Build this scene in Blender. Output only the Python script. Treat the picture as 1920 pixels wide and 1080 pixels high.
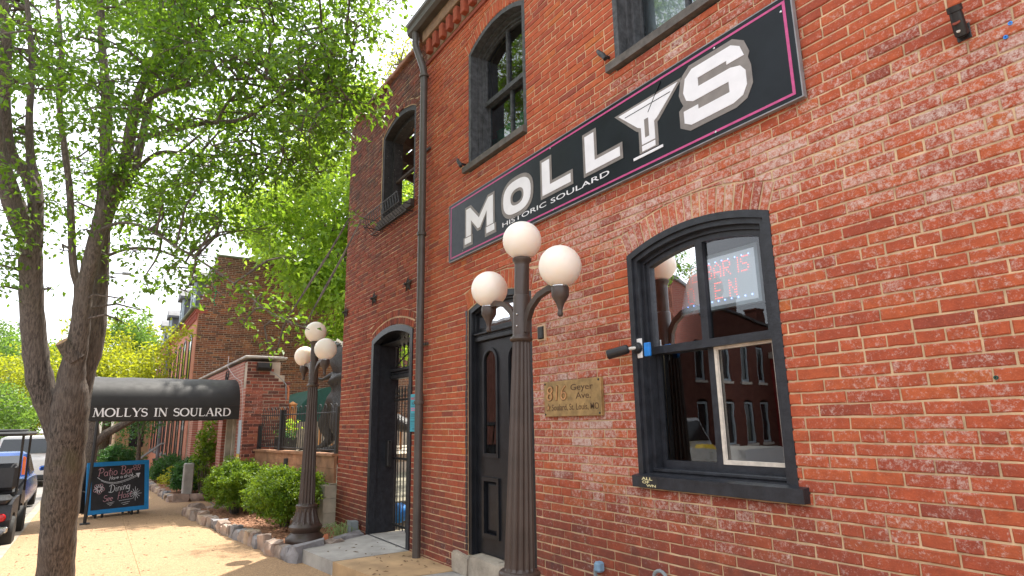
import bpy, bmesh, math, random
import numpy as np
from mathutils import Vector, Matrix
from mathutils.geometry import tessellate_polygon

for o in list(bpy.data.objects):
    bpy.data.objects.remove(o)
scene = bpy.context.scene
COL = scene.collection
R = math.radians
random.seed(7)
rng = np.random.default_rng(11)

# ------------------------------------------------------------ camera
YAW, PITCH, ROLL, FPX = 0.984858, 0.215382, -0.0160645, 1149.44
CAM = Vector((0.0, -3.3, 1.65))
fw = Vector((-math.sin(YAW) * math.cos(PITCH), math.cos(YAW) * math.cos(PITCH), math.sin(PITCH)))
rt0 = fw.cross(Vector((0, 0, 1))).normalized()
up0 = rt0.cross(fw)
rt = math.cos(ROLL) * rt0 + math.sin(ROLL) * up0
up = -math.sin(ROLL) * rt0 + math.cos(ROLL) * up0
cam_d = bpy.data.cameras.new('camera')
cam_d.sensor_width = 36.0
cam_d.lens = 36.0 * FPX / 1920.0
cam_d.clip_start = 0.05
cam_d.clip_end = 1500
cam = bpy.data.objects.new('camera', cam_d)
COL.objects.link(cam)
M3 = Matrix((rt, up, -fw)).transposed()
cam.matrix_world = Matrix.Translation(CAM) @ M3.to_4x4()
scene.camera = cam

# ------------------------------------------------------------ light
SUN_EL, SUN_AZ = 64.0, math.atan2(-0.72, 0.69)
world = bpy.data.worlds.new('World')
scene.world = world
world.use_nodes = True
nt = world.node_tree
nt.nodes.clear()
wo = nt.nodes.new('ShaderNodeOutputWorld')
bg = nt.nodes.new('ShaderNodeBackground')
sky = nt.nodes.new('ShaderNodeTexSky')
sky.sky_type = 'NISHITA'
sky.sun_disc = False
sky.sun_elevation = R(SUN_EL)
sky.sun_rotation = SUN_AZ
sky.air_density = 1.0
sky.dust_density = 2.5
sky.ozone_density = 1.0
# a thin bright cloud layer over most of the sky
tc = nt.nodes.new('ShaderNodeTexCoord')
nz = nt.nodes.new('ShaderNodeTexNoise')
nz.inputs['Scale'].default_value = 2.2
nz.inputs['Detail'].default_value = 5.0
rmp = nt.nodes.new('ShaderNodeMapRange')
rmp.inputs['From Min'].default_value = 0.3
rmp.inputs['From Max'].default_value = 0.7
rmp.inputs['To Min'].default_value = 0.45
rmp.inputs['To Max'].default_value = 0.85
mx = nt.nodes.new('ShaderNodeMixRGB')
mx.inputs['Color2'].default_value = (12.6, 12.9, 13.4, 1)
nt.links.new(tc.outputs['Generated'], nz.inputs['Vector'])
nt.links.new(nz.outputs['Fac'], rmp.inputs['Value'])
nt.links.new(rmp.outputs['Result'], mx.inputs['Fac'])
nt.links.new(sky.outputs['Color'], mx.inputs['Color1'])
nt.links.new(mx.outputs['Color'], bg.inputs['Color'])
bg.inputs['Strength'].default_value = 0.1
nt.links.new(bg.outputs['Background'], wo.inputs['Surface'])

sl = bpy.data.lights.new('sun', 'SUN')
sl.energy = 4.0
sl.angle = R(0.6)
sl.color = (1.0, 0.94, 0.84)
sun = bpy.data.objects.new('sun', sl)
COL.objects.link(sun)
ce = math.cos(R(SUN_EL))
sd = Vector((math.sin(SUN_AZ) * ce, math.cos(SUN_AZ) * ce, math.sin(R(SUN_EL))))
sun.rotation_euler = sd.to_track_quat('Z', 'Y').to_euler()
sun.location = (0, 0, 30)

vs = scene.view_settings
scene.display_settings.display_device = 'sRGB'
vs.view_transform = 'Standard'
vs.look = 'None'
vs.gamma = 1.0
vs.use_curve_mapping = False
vs.exposure = 1.18
scene.cycles.max_bounces = 8
scene.cycles.transparent_max_bounces = 12
try:
    scene.cycles.use_denoising = True
except Exception:
    pass


# ------------------------------------------------------------ pixel helpers (photo pixels, 1920 x 1080)
def ray(u, v):
    return rt * ((u - 960) / FPX) + up * ((540 - v) / FPX) + fw


def at_wall(u, v, y=0.0):
    d = ray(u, v)
    return CAM + d * ((y - CAM.y) / d.y)


def at_x(u, v, x):
    d = ray(u, v)
    return CAM + d * ((x - CAM.x) / d.x)


def at_z(u, v, z=0.0):
    d = ray(u, v)
    return CAM + d * ((z - CAM.z) / d.z)


def at_t(u, v, t):
    return CAM + ray(u, v) * t


def pix(p):
    d = Vector(p) - CAM
    z = d.dot(fw)
    if z < 0.05:
        return (-9999, -9999, z)
    return (960 + FPX * d.dot(rt) / z, 540 - FPX * d.dot(up) / z, z)


# ------------------------------------------------------------ materials
MATS = {}


def newmat(name):
    m = bpy.data.materials.new(name)
    m.use_nodes = True
    t = m.node_tree
    b = t.nodes['Principled BSDF']
    return m, t, b


def N(t, typ, **kw):
    n = t.nodes.new(typ)
    for k, v in kw.items():
        if k in n.inputs:
            n.inputs[k].default_value = v
        else:
            setattr(n, k, v)
    return n


def posnode(t):
    g = t.nodes.new('ShaderNodeNewGeometry')
    return g.outputs['Position']


def noise(t, vec, scale, detail=4.0, rough=0.55):
    n = t.nodes.new('ShaderNodeTexNoise')
    n.inputs['Scale'].default_value = scale
    n.inputs['Detail'].default_value = detail
    n.inputs['Roughness'].default_value = rough
    t.links.new(vec, n.inputs['Vector'])
    return n.outputs['Fac']


def maprange(t, val, a, b, c=0.0, d=1.0):
    n = t.nodes.new('ShaderNodeMapRange')
    n.inputs['From Min'].default_value = a
    n.inputs['From Max'].default_value = b
    n.inputs['To Min'].default_value = c
    n.inputs['To Max'].default_value = d
    t.links.new(val, n.inputs['Value'])
    return n.outputs['Result']


def mix(t, fac, c1, c2, blend='MIX'):
    n = t.nodes.new('ShaderNodeMixRGB')
    n.blend_type = blend
    for inp, v in (('Fac', fac), ('Color1', c1), ('Color2', c2)):
        if hasattr(v, 'is_linked') or hasattr(v, 'links'):
            t.links.new(v, n.inputs[inp])
        elif inp == 'Fac':
            n.inputs[inp].default_value = v
        else:
            n.inputs[inp].default_value = (v[0], v[1], v[2], 1)
    return n.outputs['Color']


def math2(t, op, a, b):
    n = t.nodes.new('ShaderNodeMath')
    n.operation = op
    for i, v in enumerate((a, b)):
        if hasattr(v, 'links'):
            t.links.new(v, n.inputs[i])
        else:
            n.inputs[i].default_value = v
    return n.outputs[0]


def bump(t, b, h, strength=0.3, dist=0.01):
    n = t.nodes.new('ShaderNodeBump')
    n.inputs['Strength'].default_value = strength
    n.inputs['Distance'].default_value = dist
    t.links.new(h, n.inputs['Height'])
    t.links.new(n.outputs['Normal'], b.inputs['Normal'])


def simple(name, col, rough=0.6, metal=0.0, var=0.25, scale=8.0, bmp=0.15, bscale=60.0, bdist=0.004, spec=0.5, spots=None):
    """colour with broad and fine variation, fine relief and optional wear spots"""
    if name in MATS:
        return MATS[name]
    m, t, b = newmat(name)
    p = posnode(t)
    n1 = noise(t, p, scale, 5)
    n2 = noise(t, p, bscale, 4)
    dark = [c * (1 - var) for c in col]
    lite = [min(1, c * (1 + var)) for c in col]
    c = mix(t, maprange(t, n1, 0.3, 0.7), dark, lite)
    if spots:
        s = maprange(t, noise(t, p, spots[1], 6, 0.7), spots[2], spots[2] + 0.03)
        c = mix(t, s, c, spots[0])
    t.links.new(c, b.inputs['Base Color'])
    rr = maprange(t, n2, 0.2, 0.8, max(0.02, rough - 0.1), min(1, rough + 0.1))
    t.links.new(rr, b.inputs['Roughness'])
    b.inputs['Metallic'].default_value = metal
    b.inputs['Specular IOR Level'].default_value = spec
    if bmp:
        bump(t, b, n2, bmp, bdist)
    MATS[name] = m
    return m


def brick_mat(name, ramp, white=(0.62, 0.50, 0.44), darkc=(0.10, 0.045, 0.04)):
    m, t, b = newmat(name)
    p = posnode(t)
    at = t.nodes.new('ShaderNodeAttribute')
    at.attribute_name = 'bk'
    sp = t.nodes.new('ShaderNodeSeparateColor')
    t.links.new(at.outputs['Color'], sp.inputs['Color'])
    cr = t.nodes.new('ShaderNodeValToRGB')
    el = cr.color_ramp.elements
    el[0].position = ramp[0][0]
    el[0].color = (*ramp[0][1], 1)
    el[1].position = ramp[-1][0]
    el[1].color = (*ramp[-1][1], 1)
    for q, c in ramp[1:-1]:
        e = el.new(q)
        e.color = (*c, 1)
    t.links.new(sp.outputs[0], cr.inputs['Fac'])
    nb = noise(t, p, 14.0, 6, 0.65)
    nf = noise(t, p, 95.0, 5, 0.7)
    ng = noise(t, p, 260.0, 3, 0.6)
    c = mix(t, maprange(t, nb, 0.32, 0.68, 0.0, 0.55), cr.outputs['Color'], [x * 0.52 for x in ramp[1][1]])
    c = mix(t, maprange(t, nf, 0.52, 0.75, 0.0, 0.35), c, [min(1, x * 1.35 + 0.03) for x in ramp[-2][1]])
    c = mix(t, maprange(t, ng, 0.62, 0.8, 0.0, 0.5), c, (0.05, 0.022, 0.018))
    # sooty / damp staining
    nd = noise(t, p, 5.0, 6, 0.7)
    dk = math2(t, 'MULTIPLY', sp.outputs[2], maprange(t, nd, 0.25, 0.62, 0.35, 1.0))
    c = mix(t, dk, c, darkc)
    # pale lime scuffing, patchy and streaky
    nw = noise(t, p, 34.0, 8, 0.75)
    nw2 = noise(t, p, 3.2, 4, 0.6)
    th = math2(t, 'ADD', nw, math2(t, 'MULTIPLY', math2(t, 'SUBTRACT', nw2, 0.5), 0.35))
    th = math2(t, 'ADD', th, math2(t, 'MULTIPLY', math2(t, 'SUBTRACT', noise(t, p, 120.0, 4, 0.7), 0.5), 0.45))
    th = math2(t, 'ADD', th, math2(t, 'MULTIPLY', sp.outputs[1], 0.36))
    wf = maprange(t, th, 0.69, 0.90, 0.0, 0.82)
    c = mix(t, wf, c, white)
    t.links.new(c, b.inputs['Base Color'])
    b.inputs['Roughness'].default_value = 0.88
    b.inputs['Specular IOR Level'].default_value = 0.25
    h = math2(t, 'ADD', nf, math2(t, 'MULTIPLY', nb, 0.8))
    bump(t, b, h, 0.55, 0.006)
    MATS[name] = m
    return m


def flat_brick_mat(name, c1, c2, mortar, bw=0.262, bh=0.0677, axis='x', ms=0.009):
    """brick courses for walls too far off or too oblique to tell bricks apart"""
    m, t, b = newmat(name)
    p = posnode(t)
    sx = t.nodes.new('ShaderNodeSeparateXYZ')
    t.links.new(p, sx.inputs[0])
    cb = t.nodes.new('ShaderNodeCombineXYZ')
    t.links.new(sx.outputs['X' if axis == 'x' else 'Y'], cb.inputs[0])
    t.links.new(sx.outputs['Z'], cb.inputs[1])
    br = t.nodes.new('ShaderNodeTexBrick')
    br.inputs['Scale'].default_value = 1.0
    br.inputs['Brick Width'].default_value = bw
    br.inputs['Row Height'].default_value = bh
    br.inputs['Mortar Size'].default_value = ms
    br.inputs['Color1'].default_value = (*c1, 1)
    br.inputs['Color2'].default_value = (*c2, 1)
    br.inputs['Mortar'].default_value = (*mortar, 1)
    t.links.new(cb.outputs[0], br.inputs['Vector'])
    nb = noise(t, p, 1.3, 6, 0.7)
    c = mix(t, maprange(t, nb, 0.3, 0.75, 0.0, 0.45), br.outputs['Color'], [x * 0.55 for x in c1])
    nf = noise(t, p, 40, 5)
    c = mix(t, maprange(t, nf, 0.5, 0.8, 0, 0.3), c, [min(1, x * 1.3) for x in c2])
    t.links.new(c, b.inputs['Base Color'])
    b.inputs['Roughness'].default_value = 0.9
    bump(t, b, math2(t, 'SUBTRACT', nf, br.outputs['Fac']), 0.4, 0.006)
    MATS[name] = m
    return m


def leaf_mat(name, c1, c2, trans, tw=0.45):
    m, t, b = newmat(name)
    out = t.nodes['Material Output']
    at = t.nodes.new('ShaderNodeAttribute')
    at.attribute_name = 'lf'
    sp = t.nodes.new('ShaderNodeSeparateColor')
    t.links.new(at.outputs['Color'], sp.inputs['Color'])
    c = mix(t, sp.outputs[0], c1, c2)
    t.links.new(c, b.inputs['Base Color'])
    b.inputs['Roughness'].default_value = 0.42
    b.inputs['Specular IOR Level'].default_value = 0.45
    tr = t.nodes.new('ShaderNodeBsdfTranslucent')
    ct = mix(t, sp.outputs[0], [x * 0.75 for x in trans], trans)
    t.links.new(ct, tr.inputs['Color'])
    ms = t.nodes.new('ShaderNodeMixShader')
    ms.inputs['Fac'].default_value = tw
    t.links.new(b.outputs['BSDF'], ms.inputs[1])
    t.links.new(tr.outputs['BSDF'], ms.inputs[2])
    t.links.new(ms.outputs['Shader'], out.inputs['Surface'])
    MATS[name] = m
    return m


def glass_mat(name, base=0.05, tint=(0.75, 0.8, 0.8), ior=1.6, gain=1.6):
    """window pane: lets light through, mirrors the street more the flatter the view; slightly wavy"""
    m, t, b = newmat(name)
    out = t.nodes['Material Output']
    t.nodes.remove(b)
    g = t.nodes.new('ShaderNodeBsdfGlossy')
    g.inputs['Roughness'].default_value = 0.0
    g.inputs['Color'].default_value = (0.95, 0.97, 1, 1)
    tr = t.nodes.new('ShaderNodeBsdfTransparent')
    tr.inputs['Color'].default_value = (*tint, 1)
    fr = t.nodes.new('ShaderNodeFresnel')
    fr.inputs['IOR'].default_value = ior
    f = math2(t, 'MULTIPLY', fr.outputs[0], gain)
    f = math2(t, 'ADD', f, base)
    f = math2(t, 'MINIMUM', f, 1.0)
    p = posnode(t)
    bn = t.nodes.new('ShaderNodeBump')
    bn.inputs['Strength'].default_value = 0.04
    bn.inputs['Distance'].default_value = 0.01
    t.links.new(noise(t, p, 3.0, 2), bn.inputs['Height'])
    t.links.new(bn.outputs['Normal'], g.inputs['Normal'])
    ms = t.nodes.new('ShaderNodeMixShader')
    t.links.new(f, ms.inputs['Fac'])
    t.links.new(tr.outputs[0], ms.inputs[1])
    t.links.new(g.outputs[0], ms.inputs[2])
    t.links.new(ms.outputs[0], out.inputs['Surface'])
    MATS[name] = m
    return m


def emit_mat(name, col, strength):
    m, t, b = newmat(name)
    b.inputs['Base Color'].default_value = (*[c * 0.5 for c in col], 1)
    b.inputs['Emission Color'].default_value = (*col, 1)
    b.inputs['Emission Strength'].default_value = strength
    MATS[name] = m
    return m


M = {}
RED = [(0.0, (0.26, 0.066, 0.046)), (0.04, (0.36, 0.078, 0.044)), (0.3, (0.45, 0.097, 0.045)), (0.7, (0.50, 0.112, 0.047)), (0.95, (0.515, 0.125, 0.048)), (1.0, (0.53, 0.16, 0.045))]
M['brick'] = brick_mat('red brick', RED)
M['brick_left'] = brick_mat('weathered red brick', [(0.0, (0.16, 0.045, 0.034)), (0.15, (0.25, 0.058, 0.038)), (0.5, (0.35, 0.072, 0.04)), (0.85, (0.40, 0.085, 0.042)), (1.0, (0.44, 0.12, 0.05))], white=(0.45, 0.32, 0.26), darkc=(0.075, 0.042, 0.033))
M['brick_wing'] = brick_mat('mixed dark brick', [(0.0, (0.07, 0.035, 0.03)), (0.25, (0.16, 0.055, 0.04)), (0.6, (0.34, 0.095, 0.06)), (0.9, (0.42, 0.13, 0.08)), (1.0, (0.5, 0.2, 0.09))], white=(0.55, 0.48, 0.42))
M['brick_far'] = brick_mat('old orange brick', [(0.0, (0.09, 0.045, 0.035)), (0.25, (0.2, 0.075, 0.045)), (0.55, (0.31, 0.10, 0.055)), (0.85, (0.40, 0.14, 0.06)), (1.0, (0.50, 0.2, 0.08))], white=(0.4, 0.33, 0.27), darkc=(0.08, 0.05, 0.04))
M['mortar'] = simple('tan mortar', (0.56, 0.405, 0.245), 0.95, var=0.28, scale=9, bmp=0.5, bscale=120, bdist=0.004)
M['mortar_left'] = simple('dusty mortar', (0.52, 0.36, 0.225), 0.95, var=0.35, scale=4, bmp=0.5, bscale=120, bdist=0.004)
M['mortar_far'] = simple('grey mortar', (0.40, 0.32, 0.25), 0.95, var=0.3, scale=3, bmp=0.3, bscale=80)
M['black_paint'] = simple('black gloss paint', (0.022, 0.024, 0.030), 0.42, var=0.35, scale=14, bmp=0.45, bscale=55, bdist=0.006, spec=0.38, spots=((0.20, 0.20, 0.20), 38, 0.71))
M['door_paint'] = simple('door black paint', (0.012, 0.013, 0.016), 0.4, var=0.35, scale=9, bmp=0.2, bscale=70, spec=0.3, spots=((0.10, 0.10, 0.10), 30, 0.73))
M['peeling'] = simple('peeling grey black paint', (0.055, 0.056, 0.060), 0.7, var=0.55, scale=18, bmp=0.6, bscale=45, bdist=0.008, spots=((0.42, 0.40, 0.37), 26, 0.70))
M['charred'] = simple('charred peeling frame', (0.022, 0.020, 0.020), 0.75, var=0.5, scale=16, bmp=0.6, bscale=45, bdist=0.008, spots=((0.42, 0.38, 0.33), 22, 0.66))
M['grey_wood'] = simple('weathered grey wood', (0.10, 0.088, 0.078), 0.85, var=0.35, scale=14, bmp=0.5, bscale=70, bdist=0.006)
M['glass'] = glass_mat('window glass', base=0.02, ior=1.5, gain=1.35)
M['glass_up'] = glass_mat('upper window glass', base=0.06, ior=1.5, gain=1.5)
M['putty'] = simple('white glazing putty', (0.62, 0.56, 0.48), 0.8, var=0.2, scale=20, bmp=0.5, bscale=60)
M['lamp_metal'] = simple('brown painted cast iron', (0.060, 0.042, 0.034), 0.42, var=0.2, scale=6, bmp=0.12, bscale=90, spots=((0.2, 0.17, 0.15), 45, 0.76))
M['downspout'] = simple('grey brown gutter metal', (0.075, 0.062, 0.054), 0.45, var=0.2, scale=4, bmp=0.1, spots=((0.4, 0.37, 0.34), 55, 0.745))
M['iron'] = simple('black iron', (0.018, 0.018, 0.019), 0.5, var=0.3, scale=20, bmp=0.2)
M['iron_star'] = simple('dark rusty iron', (0.03, 0.022, 0.02), 0.7, var=0.4, scale=20, bmp=0.3)
M['sign_black'] = simple('black sign panel', (0.010, 0.013, 0.017), 0.4, var=0.3, scale=2.2, bmp=0.0, bscale=20, spec=0.16, spots=((0.03, 0.033, 0.036), 14, 0.74))
M['sign_rim'] = simple('grey sign edge', (0.22, 0.22, 0.23), 0.5, bmp=0.1)
M['pink'] = simple('magenta sign paint', (0.48, 0.055, 0.20), 0.55, var=0.15, scale=30, bmp=0.05)
M['sign_grey'] = simple('grey sign outline', (0.20, 0.175, 0.16), 0.55, var=0.15, scale=14, bmp=0.05)
M['sign_white'] = simple('white sign paint', (0.74, 0.73, 0.75), 0.5, var=0.05, scale=9, bmp=0.04)
M['white'] = simple('white paint', (0.78, 0.77, 0.75), 0.55, var=0.05, bmp=0.05)
M['off_white'] = simple('aged white paint', (0.6, 0.57, 0.52), 0.7, var=0.15, bmp=0.2)
M['globe'] = None
M['awning'] = simple('black vinyl awning', (0.020, 0.018, 0.017), 0.6, var=0.3, spec=0.35, scale=2.0, bmp=0.1, bscale=7, bdist=0.02, spots=((0.35, 0.33, 0.3), 30, 0.80))
M['concrete'] = simple('grey concrete', (0.36, 0.34, 0.31), 0.9, var=0.25, scale=3.5, bmp=0.35, bscale=90, spots=((0.12, 0.10, 0.09), 60, 0.72))
M['concrete_tan'] = simple('rust stained concrete', (0.45, 0.30, 0.16), 0.9, var=0.28, scale=3.0, bmp=0.35, bscale=90, spots=((0.15, 0.11, 0.08), 60, 0.73))
M['asphalt'] = simple('street asphalt', (0.24, 0.225, 0.21), 0.92, var=0.2, scale=1.2, bmp=0.5, bscale=120, spots=((0.08, 0.075, 0.07), 1.6, 0.66))
M['kerb'] = simple('kerb stone', (0.36, 0.30, 0.23), 0.9, var=0.25, scale=4, bmp=0.3)
M['earth'] = simple('plain ground', (0.20, 0.18, 0.13), 0.95, var=0.3, scale=0.6, bmp=0.3, bscale=6)
M['stone'] = simple('pink grey rubble stone', (0.34, 0.25, 0.20), 0.9, var=0.45, scale=4.5, bmp=0.7, bscale=26, bdist=0.02)
M['limestone'] = simple('pale limestone', (0.37, 0.315, 0.25), 0.9, var=0.3, scale=5, bmp=0.6, bscale=26, bdist=0.02)
M['wood_red'] = simple('red brown timber', (0.30, 0.145, 0.075), 0.75, var=0.35, scale=5, bmp=0.4, bscale=50)
M['wood_orange'] = simple('orange stained wood', (0.50, 0.22, 0.07), 0.65, var=0.3, scale=6, bmp=0.3)
M['wood_grey'] = simple('weathered pale timber', (0.46, 0.41, 0.32), 0.85, var=0.3, scale=4, bmp=0.5, bscale=40)
M['dark_wood'] = simple('charred dark wood', (0.05, 0.035, 0.028), 0.85, var=0.5, scale=9, bmp=0.4)
M['bark'] = None
M['teal'] = simple('teal notice board', (0.045, 0.36, 0.47), 0.4, var=0.08, bmp=0.02)
M['red_ink'] = simple('red ink', (0.55, 0.02, 0.04), 0.5, bmp=0)
M['blue_ink'] = simple('dark blue ink', (0.015, 0.06, 0.13), 0.5, bmp=0)
M['pink_ink'] = simple('pink ink', (0.48, 0.16, 0.30), 0.5, bmp=0)
M['blue_frame'] = simple('bright blue frame paint', (0.012, 0.23, 0.55), 0.45, var=0.12, scale=10, bmp=0.1)
M['chalkboard'] = simple('dusty chalkboard', (0.018, 0.019, 0.023), 0.65, var=0.4, scale=6, bmp=0.05)
M['chalk_white'] = simple('white chalk', (0.66, 0.68, 0.72), 0.95, var=0.35, scale=60, bmp=0)
M['chalk_pink'] = simple('pink chalk', (0.52, 0.28, 0.32), 0.95, var=0.35, scale=60, bmp=0)
M['bronze'] = simple('golden bronze plaque', (0.36, 0.235, 0.095), 0.5, metal=0.35, var=0.35, scale=14, bmp=0.25, bscale=80)
M['bronze_dark'] = simple('dark bronze letter edge', (0.10, 0.05, 0.022), 0.5, metal=0.3, var=0.3, scale=30, bmp=0.1)
M['bronze_lite'] = simple('raised copper letter', (0.55, 0.29, 0.12), 0.45, metal=0.35, var=0.25, scale=30, bmp=0.1)
M['rubber'] = simple('black rubber', (0.022, 0.021, 0.020), 0.8, var=0.2, bmp=0.3, bscale=30)
M['black_plastic'] = simple('black plastic', (0.016, 0.016, 0.018), 0.4, var=0.2, bmp=0.1)
M['grey_plastic'] = simple('grey plastic', (0.22, 0.25, 0.26), 0.6, var=0.15, bmp=0.1)
M['seat'] = simple('black vinyl seat', (0.022, 0.023, 0.027), 0.5, var=0.2, bmp=0.25, bscale=30)
M['chrome'] = simple('dull chrome', (0.5, 0.5, 0.5), 0.25, metal=0.9, var=0.1, bmp=0)
M['car_blue'] = simple('blue car paint', (0.008, 0.055, 0.23), 0.22, metal=0.2, var=0.05, bmp=0)
M['car_white'] = simple('white car paint', (0.72, 0.72, 0.72), 0.25, var=0.03, bmp=0)
M['car_glass'] = simple('dark car glass', (0.015, 0.018, 0.02), 0.06, var=0.1, bmp=0, spec=0.9)
M['tail_red'] = simple('red tail lamp', (0.45, 0.01, 0.012), 0.2, var=0.1, bmp=0)
M['orange'] = simple('orange plastic', (0.75, 0.16, 0.03), 0.5, var=0.1, bmp=0)
M['yellow'] = simple('yellow plastic', (0.7, 0.48, 0.02), 0.5, var=0.1, bmp=0)
M['blue_plastic'] = simple('blue plastic', (0.015, 0.20, 0.62), 0.45, var=0.25, scale=16, bmp=0.3, bscale=18)
M['umbrella'] = simple('green canvas', (0.009, 0.065, 0.047), 0.75, var=0.2, bmp=0.1)
M['dino'] = simple('dark scaly skin', (0.03, 0.025, 0.022), 0.5, var=0.5, scale=7, bmp=0.9, bscale=34, bdist=0.02)
M['ivory'] = simple('ivory teeth', (0.62, 0.56, 0.46), 0.5, var=0.1, bmp=0.1)
M['jersey'] = simple('dull blue cloth', (0.10, 0.14, 0.20), 0.85, var=0.3, bmp=0.2)
M['salmon'] = flat_brick_mat('salmon painted brick front', (0.50, 0.185, 0.115), (0.58, 0.23, 0.15), (0.46, 0.2, 0.14), ms=0.006)
M['salmon_trim'] = simple('red brick cornice', (0.36, 0.09, 0.065), 0.9, var=0.2, bmp=0.3)
M['wing_front'] = flat_brick_mat('pink brick front', (0.46, 0.17, 0.12), (0.33, 0.10, 0.07), (0.50, 0.38, 0.30))
M['opp_brick'] = flat_brick_mat('dark red brick across the street', (0.16, 0.042, 0.026), (0.125, 0.034, 0.022), (0.13, 0.065, 0.05), axis='y')
M['opp_brick_x'] = flat_brick_mat('dark red brick front across the street', (0.16, 0.042, 0.026), (0.125, 0.034, 0.022), (0.13, 0.065, 0.05), axis='x')
M['tan_brick'] = flat_brick_mat('tan brick', (0.50, 0.30, 0.17), (0.42, 0.25, 0.14), (0.45, 0.33, 0.22), axis='y')
M['red_brick_flat'] = flat_brick_mat('bright red painted brick', (0.40, 0.03, 0.03), (0.34, 0.025, 0.028), (0.25, 0.03, 0.03), axis='y')
M['slate'] = simple('grey roof slate', (0.13, 0.13, 0.14), 0.7, var=0.3, scale=5, bmp=0.3)
M['grey_roof'] = simple('light grey metal roof', (0.34, 0.36, 0.38), 0.6, var=0.1, scale=1, bmp=0.1)
M['copper_green'] = simple('mossy gutter', (0.15, 0.17, 0.11), 0.8, var=0.3, bmp=0.2)
M['trim_blue'] = simple('pale blue grey trim', (0.40, 0.47, 0.52), 0.6, var=0.15, bmp=0.1)
M['dark_void'] = simple('dark interior', (0.018, 0.013, 0.012), 0.9, var=0.3, bmp=0)
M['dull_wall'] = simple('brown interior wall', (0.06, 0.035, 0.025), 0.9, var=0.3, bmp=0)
M['lattice'] = simple('terracotta tile coping', (0.28, 0.13, 0.085), 0.85, var=0.4, scale=8, bmp=0.5, bscale=30)
M['coping'] = simple('pale coping', (0.40, 0.37, 0.33), 0.85, var=0.35, scale=4, bmp=0.3)
M['mulch_chip'] = simple('bark mulch', (0.34, 0.17, 0.095), 0.9, var=0.5, scale=24, bmp=0.4)
M['terracotta'] = simple('terracotta', (0.48, 0.17, 0.08), 0.8, var=0.2, bmp=0.2)
M['led_panel'] = emit_mat('led sign panel', (0.66, 0.71, 0.78), 0.22)  # slight glow added so the panel stays pale in the dim room
M['led_red'] = emit_mat('red led', (1.0, 0.10, 0.08), 1.7)
M['led_blue'] = emit_mat('blue led', (0.25, 0.4, 1.0), 2.6)
M['green_cloth'] = simple('green curtain', (0.02, 0.22, 0.12), 0.8, var=0.6, scale=9, bmp=0.4, bscale=9)
M['plastic_film'] = simple('pale plastic sheet', (0.55, 0.62, 0.66), 0.35, var=0.12, scale=5, bmp=0.6, bscale=6, bdist=0.03)

# lamp globe: milky acrylic
m, t, b = newmat('milky globe')
p = posnode(t)
c = mix(t, maprange(t, noise(t, p, 6, 5), 0.35, 0.7), (0.86, 0.76, 0.66), (0.90, 0.82, 0.73))
c = mix(t, maprange(t, noise(t, p, 30, 6, 0.75), 0.60, 0.82, 0, 0.4), c, (0.50, 0.41, 0.33))
t.links.new(c, b.inputs['Base Color'])
b.inputs['Roughness'].default_value = 0.4
b.inputs['Subsurface Weight'].default_value = 0.5
b.inputs['Subsurface Radius'].default_value = (0.16, 0.12, 0.09)
b.inputs['Subsurface Scale'].default_value = 1.0
M['globe'] = m

# bark: long ridges
m, t, b = newmat('tree bark')
p = posnode(t)
mp = t.nodes.new('ShaderNodeMapping')
mp.inputs['Scale'].default_value = (1, 1, 0.16)
t.links.new(p, mp.inputs['Vector'])
r1 = noise(t, mp.outputs[0], 60, 6, 0.7)
r2 = noise(t, p, 4, 5)
r3 = noise(t, p, 2.2, 4)
c = mix(t, maprange(t, r1, 0.40, 0.60), (0.026, 0.020, 0.017), (0.175, 0.138, 0.112))
c = mix(t, maprange(t, r2, 0.35, 0.7, 0, 0.6), c, (0.13, 0.10, 0.08))
c = mix(t, maprange(t, r3, 0.56, 0.75, 0, 0.5), c, (0.11, 0.105, 0.035))
sz = t.nodes.new('ShaderNodeSeparateXYZ')
t.links.new(p, sz.inputs[0])
up_f = maprange(t, math2(t, 'ADD', sz.outputs['Z'], r2), 2.3, 3.6, 0.0, 0.45)
c = mix(t, up_f, c, mix(t, maprange(t, r1, 0.35, 0.65), (0.13, 0.105, 0.09), (0.30, 0.25, 0.215)))
t.links.new(c, b.inputs['Base Color'])
b.inputs['Roughness'].default_value = 0.92
bump(t, b, r1, 1.0, 0.03)
M['bark'] = m
M['heartwood'] = simple('sawn wood', (0.42, 0.26, 0.14), 0.85, var=0.35, scale=20, bmp=0.3)

# exposed aggregate pavement
m, t, b = newmat('exposed aggregate pavement')
p = posnode(t)
vo = t.nodes.new('ShaderNodeTexVoronoi')
vo.inputs['Scale'].default_value = 75
t.links.new(p, vo.inputs['Vector'])
sc = t.nodes.new('ShaderNodeSeparateColor')
t.links.new(vo.outputs['Color'], sc.inputs[0])
c = mix(t, sc.outputs[0], (0.27, 0.155, 0.078), (0.53, 0.345, 0.185))
c = mix(t, maprange(t, sc.outputs[1], 0.78, 0.95, 0, 0.7), c, (0.20, 0.13, 0.09))
c = mix(t, maprange(t, noise(t, p, 1.1, 5), 0.35, 0.75, 0, 0.5), c, (0.34, 0.22, 0.12))
c = mix(t, maprange(t, noise(t, p, 5.5, 6, 0.7), 0.62, 0.78, 0, 0.45), c, (0.22, 0.15, 0.10))
t.links.new(c, b.inputs['Base Color'])
b.inputs['Roughness'].default_value = 0.9
bump(t, b, vo.outputs['Distance'], 0.5, 0.006)
M['pavement'] = m

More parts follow.
